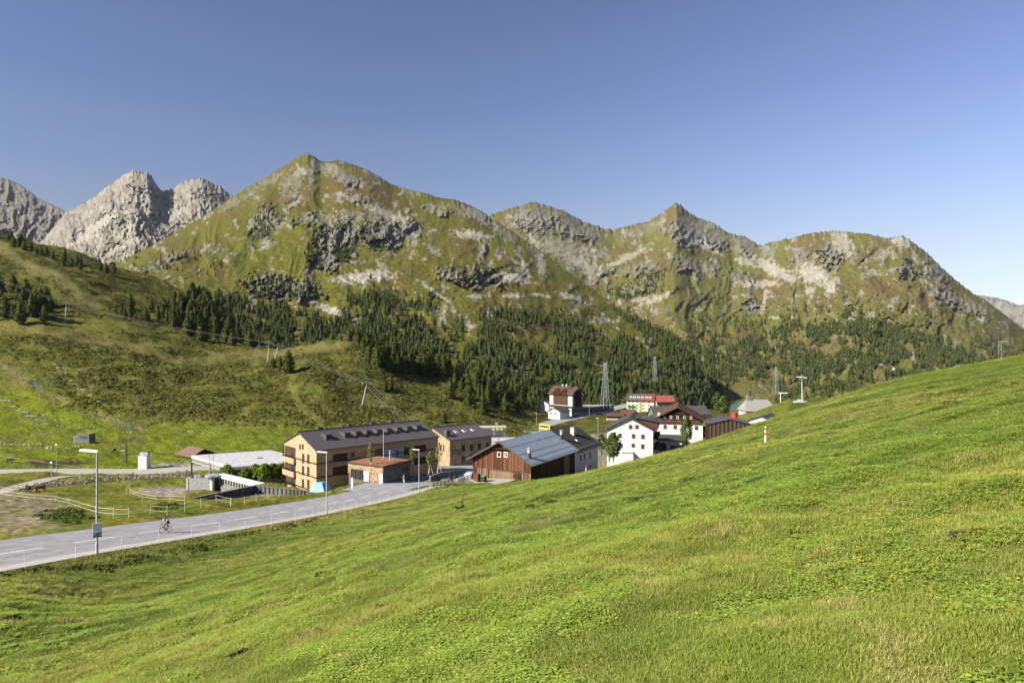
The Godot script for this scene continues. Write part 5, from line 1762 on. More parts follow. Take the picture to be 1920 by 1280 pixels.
func build_barn():
	var r := RandomNumberGenerator.new()
	r.seed = 31
	var D := 143.6
	var th := -30.0
	var base := -31.3
	var W := 14.6
	var L := 21.6
	var eave := 5.65
	var rise := 3.95
	var tones := []
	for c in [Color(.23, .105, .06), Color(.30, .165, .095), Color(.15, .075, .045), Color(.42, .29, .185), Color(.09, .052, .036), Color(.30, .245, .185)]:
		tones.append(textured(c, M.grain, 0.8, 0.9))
	var n := house("wooden_barn", "old brown boarded barn with blue-grey metal roof and two steel flues", 995.5, D, base, th, W, L, eave, rise, M.darkwood, M.bluetin, 1.0, 0.95)
	var bw := 0.31
	var a := 0.0
	while a < W - 0.1:
		var top := eave + rise - absf(a + bw / 2 - W / 2) / (W / 2) * rise - 0.12
		var door := a > 4.6 and a < 9.4
		var mid := 3.55
		var t: int = (3 if r.randf() < 0.6 else 5) if door else r.randi() % 5
		panel(n, "board", "gable", a + 0.01, a + bw - 0.01, -0.6, mid, 0.05 + r.randf() * 0.035, tones[t])
		panel(n, "board", "gable", a + 0.01, a + bw - 0.01, mid + 0.02, top, 0.035 + r.randf() * 0.03, tones[[0, 2, 4, 0, 1][r.randi() % 5]])
		a += bw
	a = 0.0
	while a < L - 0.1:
		panel(n, "board", "side", a + 0.01, a + 0.41, -0.6, eave - 0.1, 0.04 + r.randf() * 0.04, tones[3 if (a > 15.5 and a < 18.5) else [2, 4, 4, 0][r.randi() % 4]])  # mostly dark tones: the shade on this side is put into the boards
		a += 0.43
	part("beam", boxm(Vector3(-7.4, 3.55, 0.13), Vector3(6.0, 0.16, 0.14)), M.oldwood, n)
	part("beam", boxm(Vector3(-2.4, 3.3, 0.12), Vector3(3.6, 0.12, 0.12)), M.oldwood, n)
	part("tie_beam", boxm(Vector3(-7.3, eave + rise - 1.35, 0.45), Vector3(4.6, 0.26, 0.3)), M.darkwood, n)
	for q in [[936, 852], [948.5, 852]]:
		var w := window_at(n, "gable", q[0], q[1], 0.95, 1.1, M.whiteplain, 1)
	for s in [-1.0, 1.0]:
		var k := rise / (W / 2)
		var e0 := Vector3(-W / 2, eave + rise + 0.16, 1.03)
		var e1 := Vector3(-W / 2 + s * (W / 2 + 0.95), eave - k * 0.95 + 0.16, 1.03)
		part("verge_board", boxm((e0 + e1) / 2, Vector3((e1 - e0).length(), 0.34, 0.06), Basis((e1 - e0).normalized(), Vector3.BACK.cross((e1 - e0).normalized()), Vector3.BACK)), M.oldwood, n)
	# snow guards in three rows, each a rail on small feet
	for x in [-5.0, -2.5, -0.9, 0.5]:
		var y := roof_y(n, x)
		var g := part("snow_guard", boxm(Vector3(x, y + 0.10, -L / 2), Vector3(0.02, 0.03, L + 0.6)), M.galv, n)
		var st := begin()
		for i in 34: box(st, Vector3(x, y + 0.04, 0.5 - i * (L + 0.8) / 33.0), Vector3(0.13, 0.10, 0.2))
		part("guard_feet", st.commit(), M.darksteel, g)
	for q in [[-1.2, 992.5], [-3.6, 1053]]:
		var x: float = q[0]
		var z := roof_z(n, x, q[1])
		var y := roof_y(n, x)
		var fl := part("flue", tubem(Vector3(x, y - 0.2, z), Vector3(x, y + 1.75, z), 0.36, 0.36, 12), M.brownwood, n)
		part("steel_sleeve", tubem(Vector3(x, y + 1.0, z), Vector3(x, y + 1.75, z), 0.4, 0.4, 12), M.galv, fl)
		part("cap", tubem(Vector3(x, y + 1.9, z), Vector3(x, y + 2.05, z), 0.5, 0.42, 12), M.galv, fl)
	part("finial", bars([[Vector3(-W / 2, eave + rise, 1.0), Vector3(-W / 2, eave + rise + 1.1, 1.0)], [Vector3(-W / 2 - 0.2, eave + rise + 0.8, 1.0), Vector3(-W / 2 + 0.2, eave + rise + 0.8, 1.0)]], 0.035), M.darkwood, n)
	# the white dwelling under the slate roof behind it
	var o := n.position + n.basis * Vector3(0, 0, -L - 0.4)
	var h := house("slate_roof_house", "white house with dark slate roof joined to the barn", 960.0 + o.x / -o.z * F, -o.z, base, th, W - 0.1, 14.0, eave - 0.1, rise, M.white, M.slate, 0.35, 1.25)
	var x := -4.0
	var zc := roof_z(h, x, 1074.5)
	var ch := part("chimney", boxm(Vector3(x, roof_y(h, x) + 0.7, zc), Vector3(1.0, 2.2, 1.2)), M.beige, h)
	part("cap", boxm(Vector3(x, roof_y(h, x) + 1.86, zc), Vector3(1.2, 0.12, 1.4)), M.concrete, ch)
	for q in [[1096, 856, 0.7, 1.5], [1106.5, 853.5, 0.7, 1.5], [1088.5, 858, 0.5, 1.4], [1106, 874, 0.6, 0.8]]: window_at(h, "side", q[0], q[1], q[2], q[3], null, 0)
	var sx := -2.0
	part("skylight", boxm(Vector3(sx, roof_y(h, sx) + 0.05, roof_z(h, sx, 1081)), Vector3(0.7, 0.12, 0.5), Basis(Vector3.BACK, -atan(rise / (W / 2)))), M.whiteplain, h)
	var gx := 0.6
	part("snow_guard", boxm(Vector3(gx, roof_y(h, gx) + 0.12, -7.0), Vector3(0.05, 0.16, 14.2)), M.galv, h)
	# things in front of the barn
	var f := thing("wooden_bin", "small wooden bin with pale lid by the barn corner", "bin", P(893.5, 899.2, 143.6), deg_to_rad(th))
	part("body", boxm(Vector3(0, 0.55, 0), Vector3(1.25, 1.2, 0.9)), tones[0], f)
	part("lid", boxm(Vector3(0, 1.22, 0.02), Vector3(1.4, 0.1, 1.05)), M.oldwood, f)
	f = thing("wooden_bin", "small wooden bin with green lid in front of the barn", "bin", P(905.5, 900.6, 143.4), deg_to_rad(th))
	part("body", boxm(Vector3(0, 0.45, 0), Vector3(1.25, 1.0, 0.9)), tones[2], f)
	part("lid", boxm(Vector3(0, 1.05, 0.02), Vector3(1.45, 0.12, 1.1), Basis(Vector3.RIGHT, 0.2)), M.greenpaint, f)
	f = thing("loose_plank", "weathered plank leaning against the barn wall", "plank", P(960, 896, 142.0), deg_to_rad(th))
	part("plank", boxm(Vector3(0, 0.5, 0), Vector3(1.8, 0.12, 0.24), Basis(Vector3.BACK, 0.75)), tones[3], f)

func shutters(n: Node3D, w: MeshInstance3D, ww: float, h: float):
	# white leaves with red corners either side of a window
	for s in [-1.0, 1.0]:
		var lf := part("shutter", boxm(Vector3(s * (ww / 2 + 0.32), 0, 0.05), Vector3(0.56, h, 0.06)), M.whiteplain, w)
		# painted red triangles
		var st := begin()
		for k in 2:
			var y0 := -h / 2 + h * k / 2
			var x0: float = s * (ww / 2 + 0.08)
			var x1: float = s * (ww / 2 + 0.56)
			tri(st, Vector3(x0, y0 + 0.05, 0.085), Vector3(x1, y0 + h / 4, 0.085), Vector3(x0, y0 + h / 2 - 0.05, 0.085))
			tri(st, Vector3(x0, y0 + h / 2 - 0.05, 0.084), Vector3(x1, y0 + h / 4, 0.084), Vector3(x0, y0 + 0.05, 0.084))
		w.get_parent()
		var paint := part("shutter_paint", st.commit(), M.shutter_red, w)

func build_village():
	# the white inn whose gable looks up the meadow
	var n := house("white_inn", "white inn with red-and-white shutters and dark roof with panels", 1224.5, 213, -37.6, -15, 14.3, 17, 10.0, 3.6, M.white, M.greyroof, 0.9, 1.1)
	for q in [[1182.7, 800, 0.95, 1.25], [1194.7, 800, 0.95, 1.25], [1163, 816.5, 1.0, 1.35], [1188.4, 817.5, 1.0, 1.35], [1206, 818.5, 1.0, 1.35], [1165, 835, 1.0, 1.3], [1187.8, 835, 1.0, 1.2], [1205.6, 837, 1.0, 1.4]]:
		shutters(n, window_at(n, "gable", q[0], q[1], q[2], q[3]), q[2], q[3])
	for q in [[1229, 815], [1234, 813], [1239, 811], [1229, 832], [1234, 830], [1239, 828]]: window_at(n, "side", q[0], q[1], 0.9, 1.3, null, 0)
	panel(n, "porch_roof", "gable", 6.0, 9.6, 2.9, 3.05, 2.2, M.galv)
	panel(n, "porch_wall", "gable", 5.9, 9.7, -0.5, 2.85, 1.9, M.white)
	var st := begin()
	hexa(st, [Vector3(-5.6, 12.3, -3), Vector3(1.3, 9.7, -3), Vector3(1.3, 9.7, -12), Vector3(-5.6, 12.3, -12), Vector3(-5.6, 13.0, -3), Vector3(1.4, 12.0, -3), Vector3(1.4, 12.0, -12), Vector3(-5.6, 13.0, -12)])
	var dm := part("shed_dormer", st.commit(), M.brownwood, n)
	part("dormer_roof", boxm(Vector3(-1.7, 12.75, -7.5), Vector3(8.2, 0.2, 10.2), Basis(Vector3.BACK, -0.16)), M.greyroof, dm)
	for i in 3: part("solar_panel", boxm(Vector3(-1.6 + i * 0.0, 12.92, -4.4 - i * 3.0), Vector3(4.6, 0.06, 2.7), Basis(Vector3.BACK, -0.16)), stdmat(Color(.035, .045, .085), 0.12), dm)
	part("balcony", boxm(Vector3(0.75, 7.2, -8.5), Vector3(1.5, 1.0, 13)), M.darkwood, n)
	part("balcony", boxm(Vector3(0.75, 3.9, -8.5), Vector3(1.5, 1.0, 13)), M.darkwood, n)
	# the larger inn behind, with a dark wooden gable
	var h := house("gabled_inn", "large white inn with dark carved wooden gable under a wide brown roof", 1318, 240, -38.6, -14, 17.2, 19, 10.7, 4.5, M.white, M.brownroof, 1.5, 2.2)
	st = begin()
	var k := 4.6 / 8.6
	for z in [0.06, 0.3]:
		pass
	var y0 := 10.0
	var gb := [Vector3(0.2, y0, 0), Vector3(-17.4, y0, 0), Vector3(-17.4, 10.6, 0), Vector3(-8.6, 15.0, 0), Vector3(0.2, 10.6, 0)]
	var zf := Vector3(0, 0, 0.35)
	tri(st, gb[0] + zf, gb[1] + zf, gb[3] + zf)
	tri(st, gb[1] + zf, gb[2] + zf, gb[3] + zf)
	tri(st, gb[0] + zf, gb[3] + zf, gb[4] + zf)
	quad(st, gb[0] + zf, gb[0], gb[1], gb[1] + zf)
	part("wooden_gable", st.commit(), M.darkwood, h)
	part("balcony_rail", boxm(Vector3(-8.6, 10.1, 0.75), Vector3(15.5, 0.55, 0.12)), M.brownwood, h)
	for i in 12: part("flower_box", boxm(Vector3(-2.2 - i * 1.15, 10.48, 0.8), Vector3(0.8, 0.22, 0.3)), stdmat([Color(.45, .05, .06), Color(.08, .12, .03), Color(.4, .12, .12)][i % 3], 0.9), h)
	for i in 5: window(h, "gable", 4.0 + i * 2.3, 11.7, 0.7, 1.0, M.whiteplain, 0).position.z = 0.36
	for q in [[1266.5, 800.5, 1.1, 1.35], [1306.5, 802, 1.1, 1.35], [1247.5, 800, 1.1, 1.35]]:
		shutters(h, window_at(h, "gable", q[0], q[1], q[2], q[3]), q[2], q[3])
	for i in 2:
		part("side_balcony", boxm(Vector3(0.9, 3.4 + i * 2.9, -9.0), Vector3(1.8, 0.9, 17)), M.darkwood, h)
	for i in 6: window(h, "side", 2.0 + i * 2.8, 7.9, 1.0, 1.5, null, 0)
	part("buttress", boxm(Vector3(-0.4, 1.5, 0.8), Vector3(1.2, 5.0, 2.4), Basis(Vector3.RIGHT, -0.25)), M.white, h)
	var pr := part("porch", boxm(Vector3(-11.5, 1.0, 2.6), Vector3(8.8, 7.0, 5.0)), M.white, h)
	part("porch_roof", boxm(Vector3(-11.5, 4.9, 2.9), Vector3(9.8, 0.22, 6.4), Basis(Vector3.RIGHT, 0.18)), M.slate, pr)
	st = begin()
	for i in 12:
		var a0 := PI * i / 12.0
		var a1 := PI * (i + 1) / 12.0
		tri(st, Vector3(-13.6, 2.0, 5.13), Vector3(-13.6 + cos(a1) * 1.3, 2.0 + sin(a1) * 1.3, 5.13), Vector3(-13.6 + cos(a0) * 1.3, 2.0 + sin(a0) * 1.3, 5.13))
	box(st, Vector3(-13.6, 0.4, 5.06), Vector3(2.6, 3.2, 0.14))
	part("archway", st.commit(), M.black, pr)  # flat black shape painted for the shade inside the opening
	part("garage_door", boxm(Vector3(-9.6, 1.3, 5.06), Vector3(3.2, 2.2, 0.14)), M.darksteel, pr)
	var chm := part("chimney", boxm(Vector3(-15.2, 11.6, -2.0), Vector3(0.9, 2.8, 0.9)), M.white, h)
	# ladder stand beside the inn
	var ld := thing("steel_ladder", "tall pale ladder standing beside the wooden shed", "ladder", P(1335, 824, 232))
	part("rail", bars([[Vector3(-0.3, -1.5, 0), Vector3(0.1, 7.0, -0.8)]], 0.07), M.whiteplain, ld)
	part("rail", bars([[Vector3(0.6, -1.5, 0), Vector3(1.0, 7.0, -0.8)]], 0.07), M.whiteplain, ld)
	for i in 16: part("rung", bars([[Vector3(-0.3 + 0.047 * i * 0.53, -1.3 + 0.53 * i, -0.05 * i), Vector3(0.6 + 0.047 * i * 0.53, -1.3 + 0.53 * i, -0.05 * i)]], 0.045, 4), M.whiteplain, ld)
	# boarded shed and dark roofs
	var sh := house("boarded_shed", "low boarded shed with dark roof at the meadow edge", 1408, 205, -28.4, -8, 12.0, 9, 3.4, 1.4, M.darkwood, M.seam, 0.4, 0.5)
	for i in 30:
		panel(sh, "board", "gable", i * 0.4 + 0.01, i * 0.4 + 0.38, -1.0, 3.3 + 1.3 * (1.0 - absf(i * 0.4 + 0.2 - 6.0) / 6.0), 0.05 + 0.03 * (i % 3), [M.brownwood, M.darkwood, M.oldwood][(i * 7) % 3])
	var sp := house("panel_roof_house", "low house with broad dark blue panel roof", 1462, 232, -31.8, -35, 12, 13, 3.6, 2.2, M.white, stdmat(Color(.045, .05, .085), 0.75), 0.5, 0.8)
	# chapel
	var ch := thing("shingle_chapel", "small chapel with pale hipped shingle roof and onion-domed turret", "building", Vector3((1399.0 - 960.0) / F * 300.0, -33.6, -300.0), deg_to_rad(-88))
	part("wall", boxm(Vector3(-5, 0.5, -6.8), Vector3(9.4, 5.0, 12.8)), M.white, ch)
	part("roof", hip_roof(9.4, 13.6, 2.9, 4.8, 0.5, 1.9), M.shingle, ch)
	var tu := part("turret", boxm(Vector3(-5.0, 8.4, -3.2), Vector3(1.9, 2.4, 1.9)), M.concrete, ch)
	var lat := begin()
	var prof := [[0.95, 9.6], [1.25, 9.8], [0.75, 10.15], [0.85, 10.5], [1.0, 10.9], [0.85, 11.3], [0.4, 11.6], [0.08, 12.0], [0.03, 12.8]]
	for i in prof.size() - 1: tube(lat, Vector3(-5.0, prof[i][1], -3.2), Vector3(-5.0, prof[i + 1][1], -3.2), prof[i][0], prof[i + 1][0], 12, false)
	part("onion_dome", lat.commit(), M.concrete_dark, tu)
	# the grey-roofed hotel with four pointed gables
	var gr := house("grey_roof_hotel", "long grey-roofed hotel with a row of pointed gables and yellow windows", 1229, 330, -44.0, -86, 14, 27, 7.0, 5.0, M.green_wall, M.greyroof, 0.5, 0.6)
	for i in 4:
		var sg := Node3D.new()
		sg.name = "pointed_gable"
		gr.add_child(sg, true)
		sg.rotation.y = PI / 2
		sg.position = Vector3(0.3, -1.6, face_at(gr, "side", [1311.0, 1319.0, 1326.0, 1332.5][i], 770).x * -1.0)
		st = begin()
		quad(st, Vector3(0.95, 3, 0), Vector3(-0.95, 3, 0), Vector3(-0.95, 8.6, 0), Vector3(0.95, 8.6, 0))
		tri(st, Vector3(0.95, 8.6, 0), Vector3(-0.95, 8.6, 0), Vector3(0, 11.0, 0))
		quad(st, Vector3(0, 11, 0), Vector3(-0.95, 8.6, 0), Vector3(-0.95, 8.6, -5), Vector3(0, 11, -5))
		quad(st, Vector3(0.95, 8.6, 0), Vector3(0, 11, 0), Vector3(0, 11, -5), Vector3(0.95, 8.6, -5))
		part("gable_wall", st.commit(), M.seam, sg)
		for s in [-0.42, 0.42]:
			part("window", boxm(Vector3(s, 7.0, 0.06), Vector3(0.6, 2.0, 0.1)), M.yellow, sg)
			part("pane", boxm(Vector3(s, 7.0, 0.09), Vector3(0.3, 1.6, 0.1)), M.glass, sg)
	# the pale hotel with its pink-roofed annex
	var ph := house("pale_hotel", "pale yellow four-storey hotel with grey and red roof", 1175, 556, -58.5, -108, 12, 22, 11.0, 4.6, M.cream, M.redroof, 0.6, 1.0)
	part("grey_roof_half", roof_half(12, 22, 11.0, 4.6, 10.5), M.greyroof, ph)
	var gab := part("green_gable", boxm(Vector3(-6, 5.5, -22.06), Vector3(12.1, 11.0, 0.12)), M.green_wall, ph)
	pale_hotel_front(ph)
	var an := house("pink_roof_annex", "long annex with pink metal roof and dark balconies", 1231, 580, -58.5, -92, 10, 15, 8.0, 4.0, M.beige, M.pinkroof, 0.5, 1.2)
	for y in [3.0, 5.8]:
		var b := part("balcony", boxm(Vector3(0.6, y, -7.5), Vector3(1.2, 1.0, 14.6)), M.darkwood, an)
	# the brown hotel above the road, with the small white house in front
	build_brown_hotel()
	# chalets below the road
	var c1 := house("brown_roof_chalet", "low chalet with brown roof and pale plinth beside the bend", 1138, 470, -54.0, -95, 8, 11, 2.8, 1.6, M.beige, M.brownroof, 0.6, 1.0)
	part("wooden_storey", boxm(Vector3(-4, 1.9, -5.5), Vector3(8.1, 1.6, 11.1)), M.brownwood, c1)
	var c2 := house("red_roof_chalet", "yellow-walled chalet with red roof behind the brown-roofed one", 1165, 478, -54.0, -98, 8, 10.5, 3.4, 1.8, textured(Color(.55, .38, .12), M.soft, 0.3), M.redroof, 0.6, 1.0)
	# garages and the carport
	var ga := house("white_garages", "long flat white garage row with two grey doors", 906, 262, -43.0, -86, 9, 13.0, 4.6, 0.25, M.white, M.galv, 0.2, 0.2)
	for q in [[928, 817], [953, 817]]:
		var e := -face_at(ga, "side", q[0], q[1]).x
		var gd := part("garage_door", boxm(Vector3(0.03, 1.9, e), Vector3(0.12, 2.9, 3.2)), M.galv, ga)
		part("pane", boxm(Vector3(0.07, 2.8, e), Vector3(0.12, 0.45, 2.8)), M.glass, gd)
	var cp := thing("carport", "flat grey carport roof on posts beside the white garages", "carport", P(918, 800, 300))
	part("roof", boxm(Vector3(0, 0, 0), Vector3(14.5, 0.35, 6), Basis(Vector3.UP, 0.1)), M.galv, cp)
	for x in [-6.5, -2, 2, 6.5]: part("post", boxm(Vector3(x, -1.8, 2.5), Vector3(0.2, 3.4, 0.2)), M.galv, cp)
	part("rear_wall", boxm(Vector3(0, -2.2, -2.6), Vector3(13.8, 4.2, 0.2)), M.white, cp)
	for i in 3:
		var w := thing("yellow_container", "yellow container parked under the carport", "container", P(925 + i * 7.5, 803.2, 297), 0.1, "yellow containers under the carport")
		part("body", boxm(Vector3(0, -0.2, 0), Vector3(1.2, 0.9, 1.2)), M.yellow, w)
		part("lid", boxm(Vector3(0, 0.31, 0), Vector3(1.3, 0.12, 1.3)), M.greenpaint, w)
	# the hut and sign board on the valley floor
	var hut := house("meadow_hut", "brown-roofed lift hut with dark gable on the valley meadow", 399.7, 233.7, -41.2, 52, 7.2, 9.5, 3.0, 1.7, M.darkwood, textured(Color(.30, .20, .165), M.grain, 0.5), 0.7, 1.1)
	part("window_front", boxm(Vector3(-7.22, 1.3, -6.6), Vector3(0.12, 2.2, 4.2)), M.glass, hut)
	window(hut, "gable", 2.5, 1.9, 0.7, 0.5, M.whiteplain, 0)
	window(hut, "gable", 4.0, 1.9, 0.7, 0.5, M.whiteplain, 0)
	var lk := thing("lift_kiosk", "white lift kiosk with machinery on its roof beside the gravel track", "kiosk", P(270, 875, 208))
	part("body", boxm(Vector3(0, 1.4, 0), Vector3(2.6, 4.0, 2.4)), M.white, lk)
	part("machinery", boxm(Vector3(0.2, 4.1, 0), Vector3(2.4, 0.8, 1.6)), M.galv, lk)
	part("arm", boxm(Vector3(0.9, 4.7, 0), Vector3(3.2, 0.3, 0.5)), M.darksteel, lk)
	var mp := thing("lift_post", "slim dark lift post standing on the valley meadow", "post", P(235.6, 866, 216))
	part("post", boxm(Vector3(0, 2.6, 0), Vector3(0.55, 5.8, 0.55)), M.darksteel, mp)
	part("arm", boxm(Vector3(-0.7, 3.6, 0), Vector3(1.8, 0.25, 0.3)), M.galv, mp)
	var D := 262.0
	var sg := thing("park_shelter", "dark wedge-shaped shelter lettered PARK on the valley meadow", "shelter", ground_hit(138, 834.5, 200, 330), deg_to_rad(-12))
	st = begin()
	hexa(st, [Vector3(0, -0.5, 0), Vector3(6.6, -0.5, 0), Vector3(6.6, -0.5, -3), Vector3(0, -0.5, -3), Vector3(0, 2.9, 0), Vector3(6.6, 3.7, 0), Vector3(6.6, 3.7, -3), Vector3(0, 2.9, -3)])
	part("body", st.commit(), textured(Color(.26, .27, .275), M.grain, 0.4), sg)
	part("side_wall", boxm(Vector3(-0.05, 1.2, -1.5), Vector3(0.1, 3.4, 3.02)), M.white, sg)
	lettering(sg, "PARK", 1.5, 0.04, M.black, Transform3D(Basis(), Vector3(4.2, 2.4, 0.03)), "lettering", true)

func roof_half(W: float, L: float, eave: float, rise: float, cut: float) -> ArrayMesh:
	# the near part of a roof in another covering, 3 cm proud of it
	var st := begin()
	var k := rise / (W / 2)
	for s in [-1.0, 1.0]:
		var xe: float = -W / 2 + s * (W / 2 + 1.0)
		var p := [Vector3(-W / 2, eave + rise + 0.26, 0.62), Vector3(xe, eave - k + 0.26, 0.62), Vector3(xe, eave - k + 0.26, -cut), Vector3(-W / 2, eave + rise + 0.26, -cut)]
		if s < 0.0: p = [p[1], p[0], p[3], p[2]]
		var q := []
		for c in p: q.append(c)
		for c in p: q.append(c + Vector3(0, 0.05, 0))
		hexa(st, q)
	return st.commit()

func face_left(n: Node3D, u: float, v: float) -> float:
	# on the far long side (x = -W), the z seen at column u
	var q: Vector4 = n.get_meta("dims")
	return roof_z(n, -q.x, u)

func pale_hotel_front(ph: Node3D):
	for row in 4:
		for u in [1180.0, 1187.0, 1194.5, 1206.0, 1217.0]:
			window(ph, "side", face_at(ph, "side", u, 750).x, 1.4 + row * 2.75, 1.7, 1.4, M.whiteplain, 1)
	for u in [1183.0, 1190.0, 1197.0, 1204.0, 1212.0, 1219.0]:
		var z := -face_at(ph, "side", u, 745).x
		var d := part("roof_window", boxm(Vector3(-1.8, 13.0, z), Vector3(1.8, 1.5, 2.0)), M.whiteplain, ph)
		part("pane", boxm(Vector3(-0.88, 13.0, z), Vector3(0.1, 1.0, 1.4)), M.glass, d)
	for row in 3:
		part("balcony", boxm(Vector3(0.7, 0.6 + row * 2.75, -face_at(ph, "side", 1183.5, 750).x), Vector3(1.3, 0.9, 6.0)), M.greenpaint, ph)
	part("pilaster", boxm(Vector3(0.2, 5.5, -face_at(ph, "side", 1200.5, 750).x), Vector3(0.4, 11.0, 1.4)), stdmat(Color(.30, .32, .10), 0.9), ph)

func build_brown_hotel():
	# its long front is the left face, seen from the near corner at the gable's left end
	var n := house("brown_hotel", "five-storey hotel with brown wooden front, red-brown roof and two small front gables", 1092.9, 505.7, -53.5, 48, 13, 21, 15.6, 4.4, M.white, M.brownroof, 1.2, 1.6)
	left_x = 13.0
	panel(n, "wooden_front", "left", 4.0, 17.5, 6.8, 15.0, 0.25, M.brownwood)
	panel(n, "wooden_front", "gable", 2.2, 10.8, 4.6, 17.8, 0.3, M.darkwood)  # darker wood than the lit front, shade put into the colour
	panel(n, "eaves_roof", "left", -0.5, 21.5, 5.9, 6.3, 1.7, M.brownroof)
	for row in 4:
		for a in [5.2, 9.5, 11.5, 15.6]:
			window(n, "left", a, 2.2 + row * 3.4, 1.7, 1.4, M.frame, 1).position.x -= 0.28
	for row in 5:
		for a in [1.1, 11.9]: window(n, "gable", a, 2.0 + row * 2.9, 1.2, 1.4, null, 0)
	for row in 3: panel(n, "balcony", "gable", 2.4, 10.6, 6.0 + row * 3.2, 7.0 + row * 3.2, 1.3, M.darkwood)
	for a in [7.2, 13.6]:
		var xf := face_xf("left", a, 15.2) * Transform3D(Basis(), Vector3(0, 0, 1.5))
		var st := begin()
		tri(st, Vector3(2.6, 0, 0), Vector3(-2.6, 0, 0), Vector3(0, 3.0, 0))
		var g := part("small_gable", st.commit(), M.darkwood, n)
		g.transform = xf
		st = begin()
		for s in [-1.0, 1.0]:
			var p := [Vector3(0, 3.2, 0.5), Vector3(s * 3.1, -0.4, 0.5), Vector3(s * 3.1, -0.4, -7), Vector3(0, 3.2, -7)]
			if s < 0.0: p = [p[1], p[0], p[3], p[2]]
			var q := []
			for e in p: q.append(e)
			for e in p: q.append(e + Vector3(0, 0.25, 0))
			hexa(st, q)
		part("gable_roof", st.commit(), M.redroof, g)
		part("gable_window", boxm(Vector3(0, 1.0, 0.05), Vector3(1.2, 1.2, 0.1)), M.glass, g)
	var tr := begin()
	tube(tr, Vector3(-6, 19.0, -6), Vector3(-6, 22.4, -6), 3.6, 0.1, 8)
	part("turret_roof", tr.commit(), M.brownroof, n)
	for z in [-14.0, -10.5]: part("chimney", boxm(Vector3(-6, 20.6, z), Vector3(0.9, 1.8, 0.9)), M.white, n)
	var wing := house("hotel_wing", "white side wing behind the brown hotel", 1029, 512, -54.5, -42, 9, 9, 7.5, 2.0, M.white, M.greyroof, 0.6, 0.8)
	var h := house("white_gatehouse", "small white house with brown roof and gable below the brown hotel", 1050, 468, -53.6, -40, 10.0, 11.5, 5.4, 2.4, M.white, M.greyroof, 0.7, 1.0)
	for q in [[1033, 766], [1041, 766.5], [1033, 774.5], [1041, 775], [1035.5, 759.5]]: window_at(h, "gable", q[0], q[1], 1.2, 1.3, null, 1)
	for q in [[1061, 765.5], [1065, 765], [1057, 773], [1062, 772.5]]: window_at(h, "side", q[0], q[1], 1.0, 1.3, null, 0)
	# the long retaining wall beside the road
	wall_run("retaining_wall", "long dark retaining wall of the terrace beside the road", [P(1072, 764, 480), P(1110, 764, 500), P(1142, 759, 530)], 6.0, M.concrete_dark, 18)
	var tc := thing("terrace", "flat terrace behind the long retaining wall", "terrace")
	var st2 := begin()
	hexa(st2, [P(1072, 764, 481) + Vector3(0, -6, 0), P(1142, 759, 531) + Vector3(0, -6, 0), P(1150, 757, 590) + Vector3(0, -6, 0), P(1072, 757, 560) + Vector3(0, -6, 0), P(1072, 764, 481) + Vector3(0, -0.6, 0), P(1142, 759, 531) + Vector3(0, -0.6, 0), P(1150, 757, 590) + Vector3(0, -0.6, 0), P(1072, 757, 560) + Vector3(0, -0.6, 0)])
	part("terrace_slab", st2.commit(), M.asphalt, tc)

